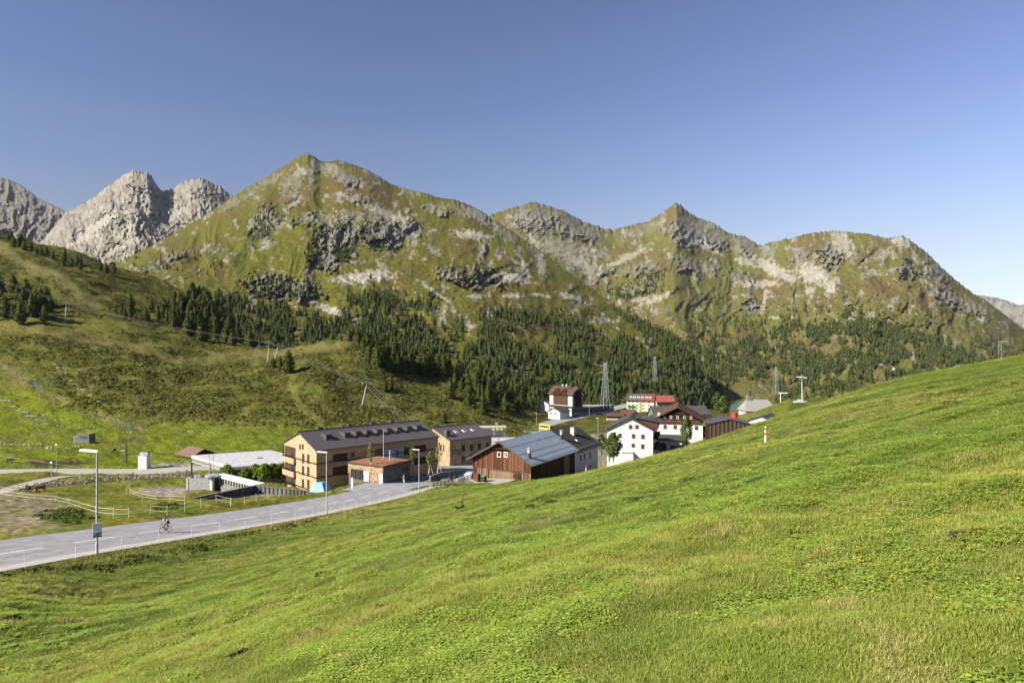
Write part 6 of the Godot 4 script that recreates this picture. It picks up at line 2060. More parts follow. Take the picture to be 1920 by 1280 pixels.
# ---------- bodies: tapered bones joined smoothly, meshed as surface nets ----------
func body_mesh(bones: Array, cell: float, k: float) -> ArrayMesh:
	var lo := Vector3(1e9, 1e9, 1e9)
	var hi := -lo
	for b in bones:
		var r: float = maxf(b[2], b[3]) + cell * 2.0
		for p in [b[0], b[1]]:
			lo = lo.min(p - Vector3.ONE * r)
			hi = hi.max(p + Vector3.ONE * r)
	var nx := int((hi.x - lo.x) / cell) + 2
	var ny := int((hi.y - lo.y) / cell) + 2
	var nz := int((hi.z - lo.z) / cell) + 2
	var f := PackedFloat32Array()
	f.resize(nx * ny * nz)
	f.fill(1.0)
	for b in bones:
		var a: Vector3 = b[0]
		var e: Vector3 = b[1] - a
		var ll := maxf(e.length_squared(), 1e-9)
		var R: float = maxf(b[2], b[3]) + k * 1.5 + cell
		var q0 := ((a.min(b[1]) - Vector3.ONE * R - lo) / cell).max(Vector3.ZERO)
		var q1 := ((a.max(b[1]) + Vector3.ONE * R - lo) / cell)
		for z in range(int(q0.z), mini(int(q1.z) + 1, nz)):
			for y in range(int(q0.y), mini(int(q1.y) + 1, ny)):
				for x in range(int(q0.x), mini(int(q1.x) + 1, nx)):
					var p := lo + Vector3(x, y, z) * cell - a
					var t := clampf(p.dot(e) / ll, 0.0, 1.0)
					var d := (p - e * t).length() - lerpf(b[2], b[3], t)
					var i := (z * ny + y) * nx + x
					var o := f[i]
					var h := maxf(k - absf(o - d), 0.0) / k
					f[i] = minf(o, d) - h * h * k * 0.25
	var ids := {}
	var v := PackedVector3Array()
	var c := PackedColorArray()
	var idx := PackedInt32Array()
	var off := [0, 1, nx, nx + 1, nx * ny, nx * ny + 1, nx * ny + nx, nx * ny + nx + 1]
	for z in nz - 1:
		for y in ny - 1:
			for x in nx - 1:
				var i := (z * ny + y) * nx + x
				var m := 0
				for q in 8:
					if f[i + off[q]] < 0.0: m |= 1 << q
				if m == 0 or m == 255: continue
				var s := Vector3.ZERO
				var n := 0
				for q in 8:
					for w in [1, 2, 4]:
						if q & w: continue
						var fa := f[i + off[q]]
						var fb := f[i + off[q | w]]
						if (fa < 0.0) != (fb < 0.0):
							var t := fa / (fa - fb)
							s += Vector3(q & 1, (q >> 1) & 1, q >> 2).lerp(Vector3((q | w) & 1, ((q | w) >> 1) & 1, (q | w) >> 2), t)
							n += 1
				var p := lo + (Vector3(x, y, z) + s / n) * cell
				ids[i] = v.size()
				v.append(p)
				var best := 1e9
				var col := Color.WHITE
				for b in bones:
					var e: Vector3 = b[1] - b[0]
					var t := clampf((p - b[0]).dot(e) / maxf(e.length_squared(), 1e-9), 0.0, 1.0)
					var d: float = (p - b[0] - e * t).length() - lerpf(b[2], b[3], t)
					if d < best:
						best = d
						col = b[4]
				c.append(col)
	for i in ids:
		var x: int = i % nx
		var y: int = (i / nx) % ny
		var z: int = i / (nx * ny)
		for ax in 3:
			var st: int = [1, nx, nx * ny][ax]
			var o1: int = [nx, nx * ny, 1][ax]
			var o2: int = [nx * ny, 1, nx][ax]
			if [y, z, x][ax] == 0 or [z, x, y][ax] == 0: continue
			var ina: bool = f[i] < 0.0
			if ina == (f[i + st] < 0.0): continue
			if not (ids.has(i - o1) and ids.has(i - o2) and ids.has(i - o1 - o2)): continue
			var a: int = ids[i]
			var b: int = ids[i - o1]
			var d: int = ids[i - o1 - o2]
			var e: int = ids[i - o2]
			if ina: idx.append_array([a, d, b, a, e, d])
			else: idx.append_array([a, b, d, a, d, e])
	var nn := PackedVector3Array()
	nn.resize(v.size())
	for t in range(0, idx.size(), 3):
		var n := (v[idx[t + 2]] - v[idx[t]]).cross(v[idx[t + 1]] - v[idx[t]])
		for q in 3: nn[idx[t + q]] += n
	for q in nn.size(): nn[q] = nn[q].normalized()
	var arr := []
	arr.resize(Mesh.ARRAY_MAX)
	arr[Mesh.ARRAY_VERTEX] = v
	arr[Mesh.ARRAY_NORMAL] = nn
	arr[Mesh.ARRAY_COLOR] = c
	arr[Mesh.ARRAY_INDEX] = idx
	var m := ArrayMesh.new()
	m.add_surface_from_arrays(Mesh.PRIMITIVE_TRIANGLES, arr)
	return m

const SKIN := Color(.42, .24, .16)
func head_bones(c: Vector3, fwd: Vector3, hair: Color) -> Array:
	var up := Vector3.UP
	var side := fwd.cross(up).normalized()
	return [[c + Vector3(0, -0.17, 0) - fwd * 0.02, c + Vector3(0, -0.08, 0), 0.055, 0.055, SKIN],
		[c - fwd * 0.01 + up * 0.02, c + fwd * 0.02 - up * 0.05, 0.092, 0.075, SKIN],
		[c + fwd * 0.085 - up * 0.01, c + fwd * 0.105 - up * 0.03, 0.014, 0.02, SKIN],
		[c + side * 0.09, c + side * 0.092 - up * 0.03, 0.016, 0.014, SKIN], [c - side * 0.09, c - side * 0.092 - up * 0.03, 0.016, 0.014, SKIN],
		[c + fwd * 0.082 + up * 0.012 + side * 0.032, c + fwd * 0.084 + up * 0.012 + side * 0.034, 0.012, 0.012, Color(.03, .02, .02)], [c + fwd * 0.082 + up * 0.012 - side * 0.032, c + fwd * 0.084 + up * 0.012 - side * 0.034, 0.012, 0.012, Color(.03, .02, .02)],
		[c + fwd * 0.075 - up * 0.068 + side * 0.02, c + fwd * 0.075 - up * 0.068 - side * 0.02, 0.012, 0.012, Color(.30, .12, .10)],
		[c - fwd * 0.02 + up * 0.045, c - fwd * 0.045 + up * 0.02, 0.1, 0.095, hair]]

func hand_bones(wrist: Vector3, dir: Vector3, grip: Vector3) -> Array:
	# a palm, four curled fingers and a thumb; grip is the direction the fingers close towards
	var side := dir.cross(grip).normalized()
	var out := [[wrist, wrist + dir * 0.07, 0.03, 0.036, SKIN]]
	for i in 4:
		var s := side * (i - 1.5) * 0.021
		var l: float = [0.034, 0.038, 0.036, 0.028][i]
		var k := wrist + dir * 0.09 + s
		var m := k + dir * l * 0.6 + grip * l * 0.7
		out.append([k, m, 0.0095, 0.009, SKIN])
		out.append([m, m + grip * l * 0.6 - dir * l * 0.5, 0.009, 0.008, SKIN])
	out.append([wrist + dir * 0.03 + side * 0.03, wrist + dir * 0.06 + side * 0.05 + grip * 0.03, 0.011, 0.009, SKIN])
	return out

func build_people():
	# the cyclist: ride position on the near lane
	var s := 30.0
	var best := 1e9
	for i in 600:
		var q := road_point(20.0 + i * 0.1, 1.1, 0.0)
		var e := absf(960.0 - q.x / q.z * F - 309.0)
		if e < best:
			best = e
			s = 20.0 + i * 0.1
	var at := road_point(s, 1.1, 0.01)
	var ahead := road_point(s - 1.0, 1.1, 0.01) - at
	var yaw := atan2(-ahead.x, -ahead.z)
	var pitch := asin(ahead.y / ahead.length())
	var bk := thing("road_bicycle", "dark racing bicycle ridden up the pass road", "bicycle", at, yaw)
	bk.rotation.x = pitch
	for z in [-0.5, 0.5]:
		var wh := Node3D.new()
		wh.name = "wheel"
		bk.add_child(wh, true)
		wh.position = Vector3(0, 0.34, z)
		var to := TorusMesh.new()
		to.inner_radius = 0.305
		to.outer_radius = 0.342
		to.rings = 28
		to.ring_segments = 8
		var ty := part("tyre", to, M.rubber, wh)
		ty.rotation.z = PI / 2
		var sp := begin()
		for i in 14:
			var a := TAU * i / 14.0
			tube(sp, Vector3(0.02, 0, 0), Vector3(0, cos(a) * 0.31, sin(a) * 0.31), 0.004, -1, 4, false)
		part("spokes", sp.commit(), M.darksteel, wh)
		part("hub", tubem(Vector3(-0.05, 0, 0), Vector3(0.05, 0, 0), 0.025), M.steel, wh)
	var red := stdmat(Color(.16, .02, .02), 0.35)
	part("frame", bars([[Vector3(0, 0.30, 0.08), Vector3(0, 0.82, 0.22)], [Vector3(0, 0.30, 0.08), Vector3(0, 0.74, -0.36)], [Vector3(0, 0.80, 0.21), Vector3(0, 0.84, -0.33)], [Vector3(0, 0.30, 0.08), Vector3(0, 0.34, 0.5)], [Vector3(0, 0.78, 0.2), Vector3(0, 0.34, 0.5)]], 0.02), red, bk)
	part("fork", bars([[Vector3(0, 0.88, -0.34), Vector3(0, 0.34, -0.5)]], 0.018), M.black, bk)
	part("handlebar", bars([[Vector3(-0.2, 0.93, -0.42), Vector3(0.2, 0.93, -0.42)], [Vector3(-0.2, 0.93, -0.42), Vector3(-0.2, 0.92, -0.53)], [Vector3(0.2, 0.93, -0.42), Vector3(0.2, 0.92, -0.53)], [Vector3(-0.2, 0.92, -0.53), Vector3(-0.2, 0.80, -0.50)], [Vector3(0.2, 0.92, -0.53), Vector3(0.2, 0.80, -0.50)], [Vector3(0, 0.86, -0.34), Vector3(0, 0.93, -0.42)]], 0.016), M.black, bk)
	part("saddle", boxm(Vector3(0, 0.93, 0.24), Vector3(0.13, 0.05, 0.27)), M.black, bk)
	part("seat_post", bars([[Vector3(0, 0.80, 0.21), Vector3(0, 0.92, 0.24)]], 0.015), M.black, bk)
	part("crank", bars([[Vector3(0.09, 0.30, 0.08), Vector3(0.09, 0.14, 0.02)], [Vector3(-0.09, 0.30, 0.08), Vector3(-0.09, 0.46, 0.14)], [Vector3(0.06, 0.14, 0.02), Vector3(0.16, 0.14, 0.02)], [Vector3(-0.06, 0.46, 0.14), Vector3(-0.16, 0.46, 0.14)]], 0.014), M.steel, bk)
	part("chainring", tubem(Vector3(0.06, 0.30, 0.08), Vector3(0.07, 0.30, 0.08), 0.095, 0.095, 16), M.darksteel, bk)
	var jersey := Color(.045, .055, .30)
	var sleeve := Color(.55, .55, .62)
	var shorts := Color(.03, .022, .03)
	var hip := Vector3(0, 1.0, 0.22)
	var chest := Vector3(0, 1.32, -0.16)
	var b := [[hip + Vector3(-0.07, 0, 0), hip + Vector3(0.07, 0, 0), 0.115, 0.115, shorts], [hip, hip.lerp(chest, 0.5), 0.13, 0.13, jersey], [hip.lerp(chest, 0.5), chest, 0.135, 0.145, jersey], [chest + Vector3(-0.14, 0.03, -0.02), chest + Vector3(0.14, 0.03, -0.02), 0.085, 0.085, jersey]]
	for sd in [-1.0, 1.0]:
		var sh := chest + Vector3(sd * 0.19, 0.02, -0.03)
		var el := Vector3(sd * 0.24, 1.10, -0.28)
		var wr := Vector3(sd * 0.2, 0.98, -0.45)
		b.append([sh, sh.lerp(el, 0.6), 0.058, 0.05, sleeve])
		b.append([sh.lerp(el, 0.6), el, 0.045, 0.042, SKIN])
		b.append([el, wr, 0.042, 0.03, SKIN])
		b.append_array(hand_bones(wr, (Vector3(sd * 0.2, 0.95, -0.53) - wr).normalized(), Vector3(0, -1, 0)))
		var foot := Vector3(sd * 0.11, 0.19, 0.06) if sd > 0 else Vector3(sd * 0.11, 0.51, 0.18)
		var knee := Vector3(sd * 0.12, 0.66, -0.18) if sd > 0 else Vector3(sd * 0.12, 0.88, -0.16)
		var hp := hip + Vector3(sd * 0.09, -0.02, 0)
		b.append([hp, hp.lerp(knee, 0.65), 0.095, 0.078, shorts])
		b.append([hp.lerp(knee, 0.65), knee, 0.07, 0.056, SKIN])
		b.append([knee, knee.lerp(foot, 0.4), 0.055, 0.058, SKIN])
		b.append([knee.lerp(foot, 0.4), foot + Vector3(0, 0.03, 0.03), 0.056, 0.035, SKIN])
		b.append([foot + Vector3(0, 0.0, 0.06), foot + Vector3(0, -0.015, -0.13), 0.042, 0.036, Color(.6, .6, .6)])
	b.append_array(head_bones(Vector3(0, 1.53, -0.28), Vector3(0, -0.1, -1).normalized(), Color(.03, .025, .03)))
	var rider := thing("person", "cyclist in a blue jersey and dark shorts leaning over the handlebars", "person", at, yaw)
	rider.rotation.x = pitch
	part("body", body_mesh(b, 0.018, 0.03), M.painted, rider)
	var hl := SphereMesh.new()
	hl.radius = 0.125
	hl.height = 0.19
	var he := part("helmet", hl, M.black, rider)
	he.position = Vector3(0, 1.59, -0.25)
	he.scale = Vector3(0.9, 1, 1.15)
	# a walker in front of the pavilion
	var wp := G(P(756, 0, 134).x, 134.0)
	wp.y = maxf(wp.y, -28.75)
	var w := thing("person", "walker in a pale shirt and white trousers by the stone pavilion", "person", P(757, 905.5, 137.5), deg_to_rad(70))
	var sk := []
	var pale := Color(.55, .42, .38)
	var trou := Color(.62, .60, .58)
	sk = [[Vector3(-0.06, 0.98, 0), Vector3(0.06, 0.98, 0), 0.12, 0.12, trou], [Vector3(0, 1.0, 0), Vector3(0, 1.22, 0), 0.13, 0.135, pale], [Vector3(0, 1.22, 0), Vector3(0, 1.40, 0), 0.135, 0.12, pale], [Vector3(-0.15, 1.45, 0), Vector3(0.15, 1.45, 0), 0.06, 0.06, pale]]
	for sd in [-1.0, 1.0]:
		sk.append([Vector3(sd * 0.09, 0.95, 0), Vector3(sd * 0.1, 0.52, -0.16 * sd), 0.095, 0.07, trou])
		sk.append([Vector3(sd * 0.1, 0.52, -0.16 * sd), Vector3(sd * 0.1, 0.1, -0.12 * sd + 0.1), 0.068, 0.045, trou])
		sk.append([Vector3(sd * 0.1, 0.06, -0.12 * sd + 0.14), Vector3(sd * 0.1, 0.04, -0.12 * sd - 0.08), 0.045, 0.04, Color(.05, .04, .04)])
		sk.append([Vector3(sd * 0.2, 1.42, 0), Vector3(sd * 0.25, 1.12, 0.08 * sd), 0.055, 0.045, pale])
		sk.append([Vector3(sd * 0.25, 1.12, 0.08 * sd), Vector3(sd * 0.24, 0.90, -0.02), 0.042, 0.03, SKIN])
		sk.append_array(hand_bones(Vector3(sd * 0.24, 0.90, -0.02), Vector3(0, -1, 0), Vector3(-sd, 0, 0)))
	sk.append_array(head_bones(Vector3(0, 1.67, 0), Vector3(0, 0, -1), Color(.12, .08, .05)))
	part("body", body_mesh(sk, 0.02, 0.03), M.painted, w)

func build_cows():
	var body := Color(.10, .055, .03)
	for a in [[52, 928, 0.9, Color(.045, .03, .025), "dark brown cow grazing behind the tape fence"], [74, 926.5, 2.4, Color(.16, .07, .04), "reddish cow standing behind the tape fence"], [213.5, 848, 0.2, Color(.09, .05, .03), "brown cow on the meadow beside the dark lift post"], [16, 868, -0.5, Color(.22, .17, .12), "pale brown cow beyond the gravel track"]]:
		var c: Color = a[3]
		var b := [[Vector3(0, 1.05, 0.75), Vector3(0, 1.0, 0.1), 0.30, 0.36, c], [Vector3(0, 1.0, 0.1), Vector3(0, 1.05, -0.65), 0.36, 0.33, c], [Vector3(0, 1.15, -0.8), Vector3(0, 0.95, -1.25), 0.19, 0.15, c], [Vector3(0, 0.95, -1.25), Vector3(0, 0.66, -1.55), 0.14, 0.09, c], [Vector3(-0.22, 1.05, -1.22), Vector3(0.22, 1.05, -1.22), 0.045, 0.045, c], [Vector3(0, 1.25, 0.98), Vector3(0, 0.55, 1.1), 0.04, 0.03, c]]
		for s in [-1.0, 1.0]:
			b.append([Vector3(s * 0.2, 0.95, -0.6), Vector3(s * 0.2, 0.5, -0.62), 0.13, 0.08, c])
			b.append([Vector3(s * 0.2, 0.5, -0.62), Vector3(s * 0.2, 0.04, -0.6), 0.075, 0.06, c])
			b.append([Vector3(s * 0.2, 0.95, 0.7), Vector3(s * 0.2, 0.62, 0.58), 0.17, 0.11, c])
			b.append([Vector3(s * 0.2, 0.62, 0.58), Vector3(s * 0.2, 0.42, 0.78), 0.1, 0.07, c])
			b.append([Vector3(s * 0.2, 0.42, 0.78), Vector3(s * 0.2, 0.04, 0.74), 0.07, 0.06, c])
		var p := ground_hit(a[0], a[1], 110, 300)
		var n := thing("grazing_cow", a[4], "cow", p - Vector3(0, 0.05, 0), a[2], "cows on the valley floor")
		part("body", body_mesh(b, 0.06, 0.12), M.painted, n)

# ---------- roadside things ----------
func street_lamp(label: String, base: Vector3, h: float, toward: float, sign_ := false):
	var n := thing("street_lamp", label, "street lamp", base, toward)
	part("pole", tubem(Vector3(0, -0.6, 0), Vector3(0, h, 0), 0.085, 0.06, 10), M.galv, n)
	part("foot", tubem(Vector3(0, -0.1, 0), Vector3(0, 0.9, 0), 0.11, 0.10, 10), M.galv, n)
	var st := begin()
	hexa(st, [Vector3(-1.25, h + 0.08, 0.17), Vector3(0.08, h - 0.08, 0.1), Vector3(0.08, h - 0.08, -0.1), Vector3(-1.25, h + 0.08, -0.17), Vector3(-1.2, h + 0.24, 0.13), Vector3(0.08, h + 0.1, 0.08), Vector3(0.08, h + 0.1, -0.08), Vector3(-1.2, h + 0.24, -0.13)])
	part("lamp_head", st.commit(), M.whiteplain, n)
	if sign_:
		var s := part("notice_board", boxm(Vector3(0, 2.15, 0.12), Vector3(0.62, 0.62, 0.04)), M.whiteplain, n)
		s.rotation.y = 0.55
		s = part("picture_board", boxm(Vector3(0, 1.58, 0.12), Vector3(0.64, 0.46, 0.05)), stdmat(Color(.62, .66, .72), 0.5), n)
		s.rotation.y = 0.55
		part("picture", boxm(Vector3(0, 1.44, 0.15), Vector3(0.56, 0.12, 0.02)), stdmat(Color(.10, .13, .15), 0.5), s)
		part("picture", boxm(Vector3(-0.02, 1.62, 0.15), Vector3(0.2, 0.14, 0.02)), stdmat(Color(.06, .08, .16), 0.5), s)
		part("picture", boxm(Vector3(0.2, 1.68, 0.15), Vector3(0.16, 0.1, 0.02)), stdmat(Color(.14, .16, .12), 0.5), s)

func tape_fence(label: String, pts: Array, h: float, tapes: Array, group := ""):
	var n := thing("tape_fence", label, "fence", Vector3.ZERO, 0.0, group)
	var tops := []
	for p in pts:
		var lean := Vector3(rng.randf_range(-0.08, 0.08), 0, rng.randf_range(-0.05, 0.05))
		var q: Vector3 = p
		part("post", tubem(q - Vector3(0, 0.25, 0), q + Vector3(0, h, 0) + lean, 0.022, 0.018, 6), M.tape, n)
		tops.append([q, q + Vector3(0, h, 0) + lean])
	for t in tapes:
		var st := begin()
		for i in tops.size() - 1:
			var a: Vector3 = tops[i][0].lerp(tops[i][1], t)
			var b: Vector3 = tops[i + 1][0].lerp(tops[i + 1][1], t)
			var prev := a
			for k in 5:
				var f := (k + 1) / 5.0
				var p := a.lerp(b, f) - Vector3(0, sin(f * PI) * 0.05, 0)
				var s := (b - a).cross(Vector3.UP).normalized() * 0.006
				hexa(st, [prev - s - Vector3(0, 0.014, 0), p - s - Vector3(0, 0.014, 0), p + s - Vector3(0, 0.014, 0), prev + s - Vector3(0, 0.014, 0), prev - s + Vector3(0, 0.014, 0), p - s + Vector3(0, 0.014, 0), p + s + Vector3(0, 0.014, 0), prev + s + Vector3(0, 0.014, 0)])
				prev = p
		part("tape", st.commit(), M.tape, n)

func build_roadside():
	for a in [[181, 53.6, "tall street lamp with notice board on its pole beside the pass road", true], [612, 89.4, "tall street lamp opposite the blue tent roof", false], [785.5, 127.4, "tall street lamp in front of the young trees", false]]:
		var D: float = a[1]
		var x: float = (a[0] - 960.0) / F * D
		var y := gh(x, D)
		var want: float = {181: -16.7, 612: -22.6}.get(int(a[0]), -28.3)
		street_lamp(a[2], Vector3(x, want, -D), 8.05, 0.15, a[3])
	for a in [[105, 890, "slim grey lamp post beside the gravel track", 8.0, 150, 260], [95.5, 901, "short pale sign post by the lane fork", 4.5, 120, 260]]:
		var p := ground_hit(a[0], a[1], a[4], a[5])
		var n := thing("lane_post", a[2], "post", p)
		part("pole", tubem(Vector3(0, -0.4, 0), Vector3(0, a[3], 0), 0.09, 0.07), M.galv, n)
		part("head", boxm(Vector3(0, a[3] * 0.98, 0.05), Vector3(0.55, 0.3, 0.3)), M.whiteplain, n)
	for a in [[1220.0, 0, 0]]: pass
	for a in [[932, 812, 300, 7.5, "grey lamp post beside the carport"], [1006, 792, 420, 8, "grey lamp post at the road bend"], [1105, 776, 490, 8, "grey lamp post before the retaining wall"], [1121.5, 812, 330, 7, "grey lamp post by the meadow below the chalets"]]:
		var p := GU(a[0], a[2])
		var n := thing("lamp_post", a[4], "lamp post", p)
		part("pole", tubem(Vector3(0, -0.4, 0), Vector3(0, a[3], 0), 0.1, 0.08), M.galv, n)
		part("head", boxm(Vector3(-0.4, a[3], 0), Vector3(1.1, 0.18, 0.3)), M.whiteplain, n)
	# tape fence on the meadow side of the road
	var pts := []
	var s := 22.0
	while s < 172.0:
		var q := road_point(s, 6.35, 0)
		pts.append(Vector3(q.x, gh(q.x, -q.z) - 0.02, q.z))
		s += 4.4 + rng.randf_range(-0.5, 0.5)
	tape_fence("white tape fence on thin posts between the meadow and the pavement", pts, 1.15, [0.92, 0.45])
	# paddock fences
	pts = []
	for q in [[-60, 934], [11, 933], [64, 940], [103, 944], [128, 950], [179, 970], [211, 979], [241, 981], [281, 974.5], [312, 970], [345, 965], [376, 959.5], [405, 956], [432, 952]]:
		pts.append(ground_hit(q[0], q[1], 62, 160))
	tape_fence("white tape fence winding around the paddock beside the pass road", pts, 1.2, [0.9, 0.45])
	pts = []
	for q in [[236, 925], [243, 914], [258, 906], [300, 899], [345, 896]]: pts.append(ground_hit(q[0], q[1], 90, 230))
	tape_fence("white tape fence along the stream bank", pts, 1.2, [0.9, 0.5])
	pts = []
	for q in [[243, 931], [266, 940], [292, 945], [318, 944], [345, 947]]: pts.append(ground_hit(q[0], q[1], 80, 200))
	tape_fence("white tape fence beside the sandy turning loop", pts, 1.2, [0.9, 0.5])
	pts = []
	for q in [[432, 952], [458, 947], [480, 942], [502, 938], [522, 933]]: pts.append(ground_hit(q[0], q[1], 70, 160))
	tape_fence("white tape fence between the gravel yard and the pass road", pts, 1.2, [0.9])
	# timber railings by the barn approach
	for a in [[[812, 915.5, 138], [848, 908.5, 141], "low dark timber railing along the barn approach"], [[860, 907, 143.5], [887, 895.5, 157], "higher dark timber railing beside the barn yard"]]:
		var n := thing("timber_railing", a[2], "railing")
		var p0 := P(a[0][0], a[0][1], a[0][2])
		var p1 := P(a[1][0], a[1][1], a[1][2])
		for i in 6:
			var p := p0.lerp(p1, i / 5.0)
			part("post", boxm(p + Vector3(0, 0.1, 0), Vector3(0.14, 2.0, 0.14)), M.oldwood, n)
		for y in [0.45, 0.95]: part("rail", bars([[p0 + Vector3(0, y, 0), p1 + Vector3(0, y, 0)]], 0.09, 6), M.oldwood, n)
	# planted bed with young staked trees before the annex
	wall_run("stone_planter", "low stone planter wall around the young trees", [P(806, 893, 146), P(826, 886.5, 152), P(863, 882, 165)], 1.2, M.stone, 0)
	var r := RandomNumberGenerator.new()
	r.seed = 55
	for a in [[695, 883, 142.5, 6.2, "slender young tree in front of the pavilion's shingled wall"], [773, 879, 158, 5.6, "young tree tied to a white tripod stake by the banner"], [806, 885, 157, 4.6, "small yellowish young tree in the planter"], [822.5, 882, 160, 6.4, "taller staked young tree in the planter before the annex"]]:
		var n := thing("young_tree", a[4], "tree", P(a[0], a[1], a[2]))
		part("trunk", tubem(Vector3(0, -0.6, 0), Vector3(0, a[3] * 0.75, 0), 0.06, 0.03, 6), M.bark, n)
		var st := begin()
		for k in 130:
			var t := r.randf()
			var rr := 0.85 * sin(PI * (0.12 + 0.83 * t)) * sqrt(r.randf())
			var an := r.randf() * TAU
			leaf_cloud(st, r, Vector3(cos(an) * rr, a[3] * (0.32 + 0.68 * t), sin(an) * rr), 0.34, 3, Vector3(cos(an), 0.5, sin(an)).normalized(), Color(.14, .19, .04).lerp(Color(.26, .24, .05), r.randf()))
		part("crown", st.commit(), M.leaf, n)
		for k in 3:
			var an := TAU * k / 3.0
			part("stake", bars([[Vector3(cos(an) * 0.7, -0.5, sin(an) * 0.7), Vector3(cos(an) * 0.1, 1.7, sin(an) * 0.1)]], 0.035), M.whiteplain, n)
	# leafy shrubs between hall and hotel, and broad trees by the white inn
	for a in [[425, 887, 158, 2.6, 2.6], [460, 893, 155, 2.6, 2.4], [478, 892, 156, 3.0, 3.2], [495, 893, 154, 3.0, 3.4], [512, 892, 156, 3.0, 3.4], [526, 893, 158, 2.8, 3.6]]:
		var n := thing("green_shrub", "bushy bright green shrub between the white-roofed hall and the timber hotel", "shrub", P(a[0], a[1] + 6, a[2]), 0.0, "shrubs beside the white-roofed hall")
		part("foliage", round_bush(r, a[3], a[4], 260, Color(.12, .19, .03)), M.leaf, n)
		part("stem", tubem(Vector3(0, -1.2, 0), Vector3(0, 0.8, 0), 0.08), M.bark, n)
	for a in [[1150, 858, 203, 4.2, 7.2, "leafy green tree in front of the white inn's gable", 420], [1288, 828, 222, 3.4, 7.4, "dense egg-shaped evergreen before the gabled inn", 520], [1128, 845, 215, 3.0, 5.0, "yellow-green tree behind the white inn", 260], [1357, 775, 330, 6.0, 8.0, "dark rounded tree between the grey-roofed hotel and the lake", 320], [1345, 770, 345, 5.0, 9.0, "dark tree at the end of the grey-roofed hotel", 300]]:
		var n := thing("leafy_tree", a[5], "tree", P(a[0], a[1], a[2]))
		part("trunk", tubem(Vector3(0, -1.5, 0), Vector3(0, a[4] * 0.5, 0), 0.18, 0.1), M.bark, n)
		part("crown", round_bush(r, a[3], a[4], a[6], Color(.075, .115, .025)), M.leaf, n)
	# blue tent-like shelter
	var bt := thing("blue_tent", "light blue tent roof with white windows beside the pass road", "tent", P(577, 921, 131.5), deg_to_rad(-20))
	var st := begin()
	hexa(st, [Vector3(0, -0.4, 0), Vector3(3.9, -0.4, 0), Vector3(4.1, -0.4, -2.4), Vector3(0, -0.4, -2.4), Vector3(1.0, 1.55, -0.6), Vector3(2.7, 1.7, -0.6), Vector3(2.9, 1.7, -1.7), Vector3(1.2, 1.6, -1.7)])
	part("canvas", st.commit(), M.skyblue, bt)
	for x in [0.95, 2.75]:
		var wn := part("window", boxm(Vector3(x, 0.5, -0.26), Vector3(0.55, 0.5, 0.05), Basis(Vector3.RIGHT, -0.3)), M.whiteplain, bt)
	part("skirt", boxm(Vector3(2.0, -0.3, 0.02), Vector3(4.0, 0.5, 0.06)), M.darksteel, bt)
	var pl := thing("white_pillar", "short white pillar at the pavilion lawn", "pillar", P(660, 911, 130.5))
	part("shaft", boxm(Vector3(0, 0.6, 0), Vector3(0.34, 1.9, 0.3)), M.whiteplain, pl)
	part("cap", boxm(Vector3(0, 1.58, 0), Vector3(0.4, 0.08, 0.36)), M.galv, pl)
	for a in [[718.5, 866, 848, 141.5, "thin flagpole rising behind the pavilion roof"], [785.0, 0, 0, 0, ""]]:
		if a[3] == 0: continue
		var n := thing("flagpole", a[4], "pole", P(a[0], 880, a[3] + 8))
		part("pole", tubem(Vector3(0, -1, 0), Vector3(0, 8.5, 0), 0.05, 0.03, 6), M.whiteplain, n)
		part("finial", tubem(Vector3(0, 8.5, 0), Vector3(0, 8.62, 0), 0.08, 0.03, 6), M.galv, n)
	# red and white marker post on the meadow
	var mp := GU(1436.0, 28.0)
	var mk := thing("marker_post", "white post with red bands standing in the meadow", "post", mp, 0.2)
	for i in 4:
		var y0: float = [-0.15, 0.3, 0.4, 0.5][i]
		var y1: float = [0.3, 0.4, 0.5, 0.6][i]
		part("band", tubem(Vector3(0, y0, 0), Vector3(0, y1, 0), 0.037, 0.037, 12), [M.whiteplain, M.red, M.whiteplain, M.red][i], mk)
	part("cap", tubem(Vector3(0, 0.6, 0), Vector3(0, 0.65, 0), 0.037, 0.025, 12), M.whiteplain, mk)
	mp = GU(1099.0, 92.0)
	mk = thing("marker_post", "thin white post with red tip at the meadow rim by the slate-roofed house", "post", mp)
	part("shaft", tubem(Vector3(0, -0.3, 0), Vector3(0, 1.15, 0), 0.05), M.whiteplain, mk)
	part("tip", tubem(Vector3(0, 1.15, 0), Vector3(0, 1.5, 0), 0.05), M.shutter_red, mk)
	# a dock plant and soil mounds in the meadow
	var dp := ground_hit(861, 956, 10, 90)
	var dk := thing("dock_plant", "broad-leaved dock plant with dry brown stalks in the meadow", "plant", dp)
	for k in 26:
		var an := r.randf() * TAU
		var e := Vector3(cos(an), 0, sin(an))
		var side := Vector3(-e.z, 0, e.x)
		var h := r.randf_range(0.05, 0.42)
		var p0 := e * r.randf_range(0.05, 0.4)
		var p1 := p0 + e * r.randf_range(0.2, 0.4) + Vector3(0, h, 0)
		st = begin()
		var m := (p0 + p1) / 2 + Vector3(0, 0.1, 0)
		var w := side * r.randf_range(0.07, 0.12)
		for t in [[p0, m - w, m], [p0, m, m + w], [m - w, p1, m], [m, p1, m + w]]:
			vtri(st, t[0], t[1], t[2], Vector3(0, 1, 0), Color(.16, .25, .05) * r.randf_range(0.8, 1.2))
		part("leaf", st.commit(), M.blade, dk)
	for k in 5:
		var p0 := Vector3(r.randf_range(-0.15, 0.25), 0, r.randf_range(-0.15, 0.15))
		part("stalk", bars([[p0, p0 + Vector3(r.randf_range(-0.08, 0.08), r.randf_range(0.6, 0.95), 0)]], 0.012), M.brownroof, dk)
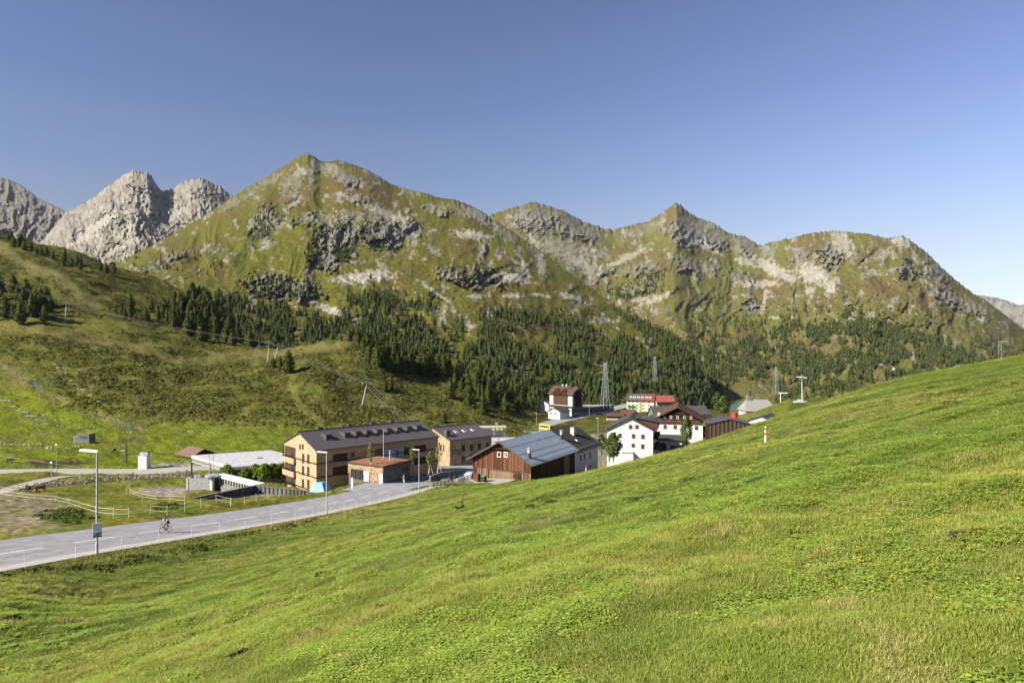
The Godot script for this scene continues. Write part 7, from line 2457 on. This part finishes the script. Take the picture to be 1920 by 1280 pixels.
	for a in [[1036, 945, 0.30], [998, 951, 0.2], [1602, 1036, 0.10], [1640, 1022, 0.08], [1808, 1042, 0.09], [460, 1262, 0.16], [290, 1066, 0.24], [605, 1086, 0.15], [14, 1173, 0.22], [720, 1224, 0.12], [1745, 764, 0.25], [1790, 760, 0.25], [1560, 815, 0.18]]:
		var p := ground_hit(a[0], a[1], 2.5, 110)
		if p == Vector3.ZERO: continue
		var md := thing("soil_mound", "small mound of dark soil pushed up through the meadow grass", "soil mound", p - Vector3(0, a[2] * 0.25, 0), r.randf() * TAU, "soil mounds in the meadow")
		st = begin()
		for k in 26:
			var an := r.randf() * TAU
			var rr: float = a[2] * 1.5 * sqrt(r.randf())
			var s2: float = a[2] * r.randf_range(0.18, 0.4)
			box(st, Vector3(cos(an) * rr, a[2] * 0.55 * (1.0 - rr / (a[2] * 1.6)) + 0.01, sin(an) * rr), Vector3(s2, s2 * 0.8, s2), Basis(rvec(r), r.randf() * 3.0))
		part("clods", st.commit(), M.mud, md)

func round_bush(r: RandomNumberGenerator, w: float, h: float, n: int, c: Color) -> ArrayMesh:
	var st := begin()
	for k in n:
		var t := pow(r.randf(), 0.8)
		var rr := w * 0.5 * (pow(sin(PI * clampf(0.1 + 0.88 * t, 0, 1)), 0.7)) * (0.55 + 0.5 * sqrt(r.randf()))
		var a := r.randf() * TAU
		var e := Vector3(cos(a), 0, sin(a))
		rr *= 1.0 + 0.22 * sin(a * 3.0 + t * 9.0)
		leaf_cloud(st, r, e * rr + Vector3(0, h * (0.06 + 0.94 * t), 0), w * 0.17, 5, (e + Vector3(0, 0.5, 0)).normalized(), c * r.randf_range(0.7, 1.4))
	return st.commit()

# ---------- lifts, pylons, vehicles ----------
func lift_mast(label: String, base: Vector3, h: float, lean: float, turn: float) -> Vector3:
	var n := thing("lift_mast", label, "lift mast", base, turn)
	var top := Vector3(lean * h, h, 0)
	part("footing", boxm(Vector3(0, 0, 0), Vector3(1.3, 1.4, 1.3)), M.concrete, n)
	part("shaft", tubem(Vector3(0, -0.2, 0), top, 0.33, 0.24, 12), M.galv, n)
	part("crossarm", boxm(top + Vector3(0, 0.1, 0), Vector3(5.0, 0.38, 0.4), Basis(Vector3.BACK, -0.12)), M.galv, n)
	for s in [-1.0, 1.0]:
		var sh := part("sheave_train", boxm(top + Vector3(s * 2.4, 0.25 - s * 0.28, 0), Vector3(0.25, 0.28, 3.0)), M.steel, n)
		for i in 4: part("sheave", tubem(top + Vector3(s * 2.4 - 0.08, 0.5 - s * 0.28, -1.2 + i * 0.8), top + Vector3(s * 2.4 + 0.08, 0.5 - s * 0.28, -1.2 + i * 0.8), 0.24, 0.24, 10), M.darksteel, sh)
	part("maintenance_frame", bars([[top + Vector3(-1.2, 0.3, 0), top + Vector3(0, 1.5, 0)], [top + Vector3(1.2, 0.2, 0), top + Vector3(0, 1.5, 0)]], 0.06), M.galv, n)
	return base + Basis(Vector3.UP, turn) * top

func cable(label: String, pts: Array, sag: float, r: float, group := ""):
	var n := thing("lift_cable", label, "cable", Vector3.ZERO, 0.0, group)
	var st := begin()
	for i in pts.size() - 1:
		var prev: Vector3 = pts[i]
		for k in 8:
			var f := (k + 1) / 8.0
			var p: Vector3 = pts[i].lerp(pts[i + 1], f) - Vector3(0, sin(PI * f) * sag, 0)
			tube(st, prev, p, r, -1.0, 5, false)
			prev = p
	part("rope", st.commit(), M.cable, n)

func chair(at: Vector3, turn: float):
	var n := thing("lift_chair", "empty grey chair hanging from the chairlift rope", "lift chair", at, turn, "chairs on the chairlift")
	part("hanger", bars([[Vector3(0, 0, 0), Vector3(0, -2.4, 0.2)]], 0.06), M.galv, n)
	part("seat", boxm(Vector3(0, -3.1, 0.0), Vector3(2.2, 0.12, 0.6)), M.darksteel, n)
	part("backrest", boxm(Vector3(0, -2.75, 0.32), Vector3(2.2, 0.75, 0.1)), M.galv, n)
	part("side_frame", bars([[Vector3(-1.1, -2.4, 0.2), Vector3(-1.1, -3.1, 0.3)], [Vector3(1.1, -2.4, 0.2), Vector3(1.1, -3.1, 0.3)], [Vector3(-1.1, -2.4, 0.2), Vector3(1.1, -2.4, 0.2)]], 0.05), M.galv, n)

func build_lifts():
	var m1 := lift_mast("grey lift mast beside the pine grove", ground_hit(121, 606, 330, 600), 12.0, 0.06, 0.5)
	var m2 := lift_mast("upright grey lift mast of the pair on the heath crest", ground_hit(500.5, 682, 340, 520), 12.6, 0.1, 0.5)
	var m3 := lift_mast("leaning grey lift mast beside the upright one on the heath crest", ground_hit(512.5, 684, 340, 520), 11.5, 0.24, 0.5)
	var m4 := lift_mast("leaning grey lift mast low on the heath slope", ground_hit(678, 762, 300, 480), 12.0, 0.24, 0.5)
	var far := P(-120, 470, 520)
	var low := P(790, 806, 270)
	for s in [-1.0, 1.0]:
		var o: Vector3 = Vector3(s * 2.2, 0.5, s * 1.0)
		cable("thin dark chairlift rope over the heath slope", [far + o, m1 + o, m2 + o], 2.2, 0.05, "chairlift ropes")
		cable("thin dark chairlift rope from the heath crest to the valley station", [m3 + o, m4 + o, low + o], 1.6, 0.05, "lower chairlift ropes")
	for a in [[m1, m2, 0.745, -1.0, 2.2], [m1, m2, 0.965, -1.0, 0.3], [m1, m2, 0.98, 1.0, 0.2], [m3, m4, 0.30, 1.0, 1.4], [m3, m4, 0.22, -1.0, 1.2], [m3, m4, 0.80, 1.0, 1.0], [m3, m4, 0.76, -1.0, 1.2], [m4, low, 0.42, -1.0, 1.6], [m4, low, 0.5, 1.0, 1.6]]:
		var p: Vector3 = a[0].lerp(a[1], a[2]) + Vector3(a[3] * 2.2, 0.5, a[3] * 1.0)
		chair(p - Vector3(0, sin(PI * a[2]) * (2.2 if a[0] == m1 else 1.6), 0), 0.9)
	# valley station roof seen behind the dark roofs, and the chair over the paddock
	var vs := thing("valley_station", "pale lattice roof of the chairlift valley station behind the timber hotel", "lift station", P(782, 800, 262))
	part("roof", boxm(Vector3(0, 0, 0), Vector3(5.0, 0.3, 5.0), Basis(Vector3.BACK, 0.25)), M.galv, vs)
	part("frame", bars([[Vector3(-2, 0, 2), Vector3(-2, -6, 2)], [Vector3(2, 0, 2), Vector3(2, -6, 2)], [Vector3(-2, 0, -2), Vector3(-2, -6, -2)], [Vector3(-2.4, 0.8, 0), Vector3(2.6, -0.4, 0)]], 0.12), M.galv, vs)
	var c2 := P(-200, 820, 190)
	var a2 := P(392, 893, 151)
	cable("low chairlift rope running from the drive station across the paddock", [c2, P(230, 886.5, 165), a2], 0.5, 0.045)
	chair(P(230, 887, 165), 0.6)
	# the lift line that climbs to the right
	var m5 := lift_mast("tall grey lift mast beside the white pickup", P(1505, 752, 292), 10.0, -0.09, 0.9)
	for s in [-1.0, 1.0]:
		var o: Vector3 = Vector3(s * 0.5, 0.4, s * 1.6)
		cable("lift rope climbing from the chapel past the tall mast", [P(1385, 752, 340) + o, m5 + o, P(1900, 597, 700) + o, P(2100, 540, 800) + o], 3.0, 0.055, "right-hand lift ropes")
	var t := thing("lift_mast", "small pale T-shaped lift mast behind the pickup", "lift mast", P(1464, 756, 330))
	part("shaft", tubem(Vector3(0, -2, 0), Vector3(0, 5.2, 0), 0.16), M.whiteplain, t)
	part("crossarm", boxm(Vector3(1.2, 5.0, 0), Vector3(4.4, 0.4, 0.4)), M.whiteplain, t)
	for a in [[1135, 757, 512, 31, "tall green lattice power pylon behind the terrace"], [1228, 712, 900, 31, "green lattice power pylon among the pines"], [1455, 735, 900, 33, "far green lattice power pylon above the lake"]]:
		pylon(a[4], P(a[0], a[1], a[2]), a[3])
	var lp := thing("lattice_mast", "pale lattice lift mast at the meadow crest", "lift mast", P(1876, 675, 170))
	part("legs", bars([[Vector3(-0.5, -1, 0), Vector3(-0.3, 4.6, 0)], [Vector3(0.5, -1, 0), Vector3(0.3, 4.6, 0)], [Vector3(-0.5, 0, 0), Vector3(0.45, 1, 0)], [Vector3(0.45, 1, 0), Vector3(-0.4, 2, 0)], [Vector3(-0.4, 2, 0), Vector3(0.4, 3, 0)], [Vector3(0.4, 3, 0), Vector3(-0.35, 4, 0)]], 0.026), M.galv, lp)
	part("crossarm", boxm(Vector3(0.5, 4.6, 0), Vector3(1.8, 0.14, 0.2)), M.galv, lp)
	for a in [[1876, 676, 150, 2.4, 1.4, "white hut roof peeping over the meadow crest"], [1860, 681, 150, 1.6, 0.7, "low white hut beside the lattice mast"]]:
		var h := thing("crest_hut", a[5], "hut", P(a[0], a[1] + 8, a[2]))
		part("wall", boxm(Vector3(0, 0.2, 0), Vector3(a[3] * 0.9, 1.4, 2.0)), M.white, h)
		part("roof", boxm(Vector3(0, 1.0, 0), Vector3(a[3], 0.25, 2.4), Basis(Vector3.BACK, 0.2)), M.whiteplain, h)
	var ah := sheet_hit(sheets["ridge_mountains"], 1682.0, 694.0)
	if ah != Vector3.ZERO:
		var D := -ah.z
		var n := house("alp_hut", "tiny grey-roofed alpine hut in the clearing of the far wood", 1680.0, D, ah.y - 1.0, -60, 8, 14, 4, 3, M.white, M.greyroof)
		window(n, "side", 4.0, 2.4, 1.5, 1.5)

func pylon(label: String, base: Vector3, h: float):
	var n := thing("power_pylon", label, "pylon", base, 0.3)
	var w0 := h * 0.09
	var w1 := h * 0.022
	var l := []
	var k := 9
	for c in [[-1, -1], [1, -1], [1, 1], [-1, 1]]:
		l.append([Vector3(c[0] * w0, -3, c[1] * w0), Vector3(c[0] * w1, h, c[1] * w1)])
	part("legs", bars(l, h * 0.0045, 4), M.pylon, n)
	l = []
	for i in k:
		var t0 := pow(float(i) / k, 0.8)
		var t1 := pow(float(i + 1) / k, 0.8)
		var a := lerpf(w0, w1, t0)
		var b := lerpf(w0, w1, t1)
		for s in [-1.0, 1.0]:
			l.append([Vector3(-a, h * t0, s * a), Vector3(b, h * t1, s * b)])
			l.append([Vector3(a, h * t0, s * a), Vector3(-b, h * t1, s * b)])
			l.append([Vector3(s * a, h * t0, -a), Vector3(s * b, h * t1, b)])
			l.append([Vector3(-b, h * t1, s * b), Vector3(b, h * t1, s * b)])
	part("lattice", bars(l, h * 0.0028, 4), M.pylon, n)
	for i in 3:
		var y: float = h * [0.58, 0.75, 0.92][i]
		var w: float = h * [0.16, 0.20, 0.13][i]
		part("crossarm", bars([[Vector3(-w, y, 0), Vector3(w, y, 0)], [Vector3(-w, y, 0), Vector3(0, y + h * 0.05, 0)], [Vector3(w, y, 0), Vector3(0, y + h * 0.05, 0)]], h * 0.0035, 4), M.pylon, n)
		for s in [-1.0, 1.0]: part("insulator", bars([[Vector3(s * w, y, 0), Vector3(s * w, y - h * 0.045, 0)]], h * 0.006, 5), M.cable, n)

func vehicle(called: String, label: String, cat: String, at: Vector3, turn: float, L: float, W: float, H: float, paint: Material, shape: String):
	var n := thing(called, label, cat, at, turn)
	# length along x; side profile swept across the width
	var side := []
	match shape:
		"bus": side = [[-0.5, 0.12], [-0.5, 0.96], [-0.48, 1.0], [0.48, 1.0], [0.5, 0.9], [0.5, 0.12]]
		"pickup": side = [[-0.5, 0.25], [-0.5, 0.60], [-0.10, 0.60], [-0.06, 0.98], [0.16, 1.0], [0.26, 0.62], [0.47, 0.56], [0.5, 0.25]]
		_: side = [[-0.5, 0.22], [-0.5, 0.62], [-0.38, 0.95], [-0.1, 1.0], [0.14, 0.95], [0.27, 0.62], [0.47, 0.55], [0.5, 0.22]]
	var pg := PackedVector2Array()
	for p in side: pg.append(Vector2(p[0] * L, p[1] * H))
	var st := begin()
	var ids := Geometry2D.triangulate_polygon(pg)
	for s in [-1.0, 1.0]:
		for i in range(0, ids.size(), 3):
			var a := [pg[ids[i]], pg[ids[i + 1]], pg[ids[i + 2]]]
			var q := []
			for e in a: q.append(Vector3(e.x, e.y, s * W / 2 * (1.0 if e.y < H * 0.65 or shape == "bus" else 0.86)))
			var nn: Vector3 = (q[2] - q[0]).cross(q[1] - q[0])
			if nn.z * s < 0: tri(st, q[0], q[2], q[1])
			else: tri(st, q[0], q[1], q[2])
	for i in pg.size():
		var a := pg[i]
		var b := pg[(i + 1) % pg.size()]
		var wa := W / 2 * (1.0 if a.y < H * 0.65 or shape == "bus" else 0.86)
		var wb := W / 2 * (1.0 if b.y < H * 0.65 or shape == "bus" else 0.86)
		quad(st, Vector3(a.x, a.y, wa), Vector3(b.x, b.y, wb), Vector3(b.x, b.y, -wb), Vector3(a.x, a.y, -wa))
	part("body", st.commit(), paint, n)
	for x in [-0.31, 0.31]:
		for s in [-1.0, 1.0]:
			var wr := 0.34 if shape != "bus" else 0.48
			var wh := part("wheel", tubem(Vector3(x * L, wr, s * W * 0.42), Vector3(x * L, wr, s * W * 0.505), wr, wr, 14), M.rubber, n)
			part("rim", tubem(Vector3(x * L, wr, s * W * 0.50), Vector3(x * L, wr, s * W * 0.515), wr * 0.6, wr * 0.6, 12), M.galv, wh)
	if shape == "bus":
		for s in [-1.0, 1.0]: part("window_band", boxm(Vector3(0.1, H * 0.68, s * W * 0.5), Vector3(L * 0.86, H * 0.34, 0.06)), M.glass, n)
		part("windscreen", boxm(Vector3(L * 0.5, H * 0.66, 0), Vector3(0.06, H * 0.4, W * 0.86)), M.glass, n)
		part("rear_window", boxm(Vector3(-L * 0.5, H * 0.68, 0), Vector3(0.06, H * 0.3, W * 0.8)), M.glass, n)
	else:
		for s in [-1.0, 1.0]:
			var x0 := -0.05 if shape == "pickup" else -0.33
			part("side_window", boxm(Vector3((x0 + 0.17) / 2 * L, H * 0.79, s * W * 0.455), Vector3((0.17 - x0) * L * 0.86, H * 0.24, 0.05), Basis(Vector3.RIGHT, -s * 0.2)), M.glass, n)
		part("windscreen", boxm(Vector3(0.215 * L, H * 0.80, 0), Vector3(0.06, H * 0.36, W * 0.74), Basis(Vector3.BACK, 0.55)), M.glass, n)
		for s in [-1.0, 1.0]: part("headlight", boxm(Vector3(L * 0.495, H * 0.46, s * W * 0.36), Vector3(0.08, 0.14, 0.3)), M.whiteplain, n)

func build_vehicles():
	vehicle("service_bus", "yellow bus with dark windows on the road behind the barn", "bus", GU(1024, 385) + Vector3(0, 0.1, 0), 2.3, 8.5, 2.5, 3.1, M.yellow, "bus")
	vehicle("pickup_truck", "white pickup parked beneath the tall lift mast", "pickup", P(1501, 757.5, 284), PI, 5.2, 1.9, 1.85, M.whiteplain, "pickup")
	vehicle("parked_car", "silver car parked at the barn corner", "car", P(884, 896, 156), 1.2, 4.3, 1.8, 1.5, stdmat(Color(.45, .47, .5), 0.3, 0.3), "car")
	vehicle("parked_car", "dark blue car beside the brown-roofed chalet", "car", P(1134, 777, 474), 0.2, 4.3, 1.8, 1.5, stdmat(Color(.02, .03, .07), 0.3), "car")
	var tk := thing("red_tank", "round red tank behind the boarded shed", "tank", P(1377, 785, 250), 0.0)
	part("shell", tubem(Vector3(0, -1, 0), Vector3(0, 2.0, 0), 1.15, 1.15, 18), M.red, tk)
	part("lid", tubem(Vector3(0, 2.0, 0), Vector3(0, 2.2, 0), 1.2, 1.05, 18), M.red, tk)

func _ready():
	rng.seed = 4711
	setup_view()
	setup_materials()
	build_ground()
	build_mountains()
	build_hotel()
	build_pavilion()
	build_hall()
	build_barn()
	build_village()
	build_forests()
	build_heath()
	build_roadside()
	build_lifts()
	build_vehicles()
	build_people()
	build_cows()
	build_grass()
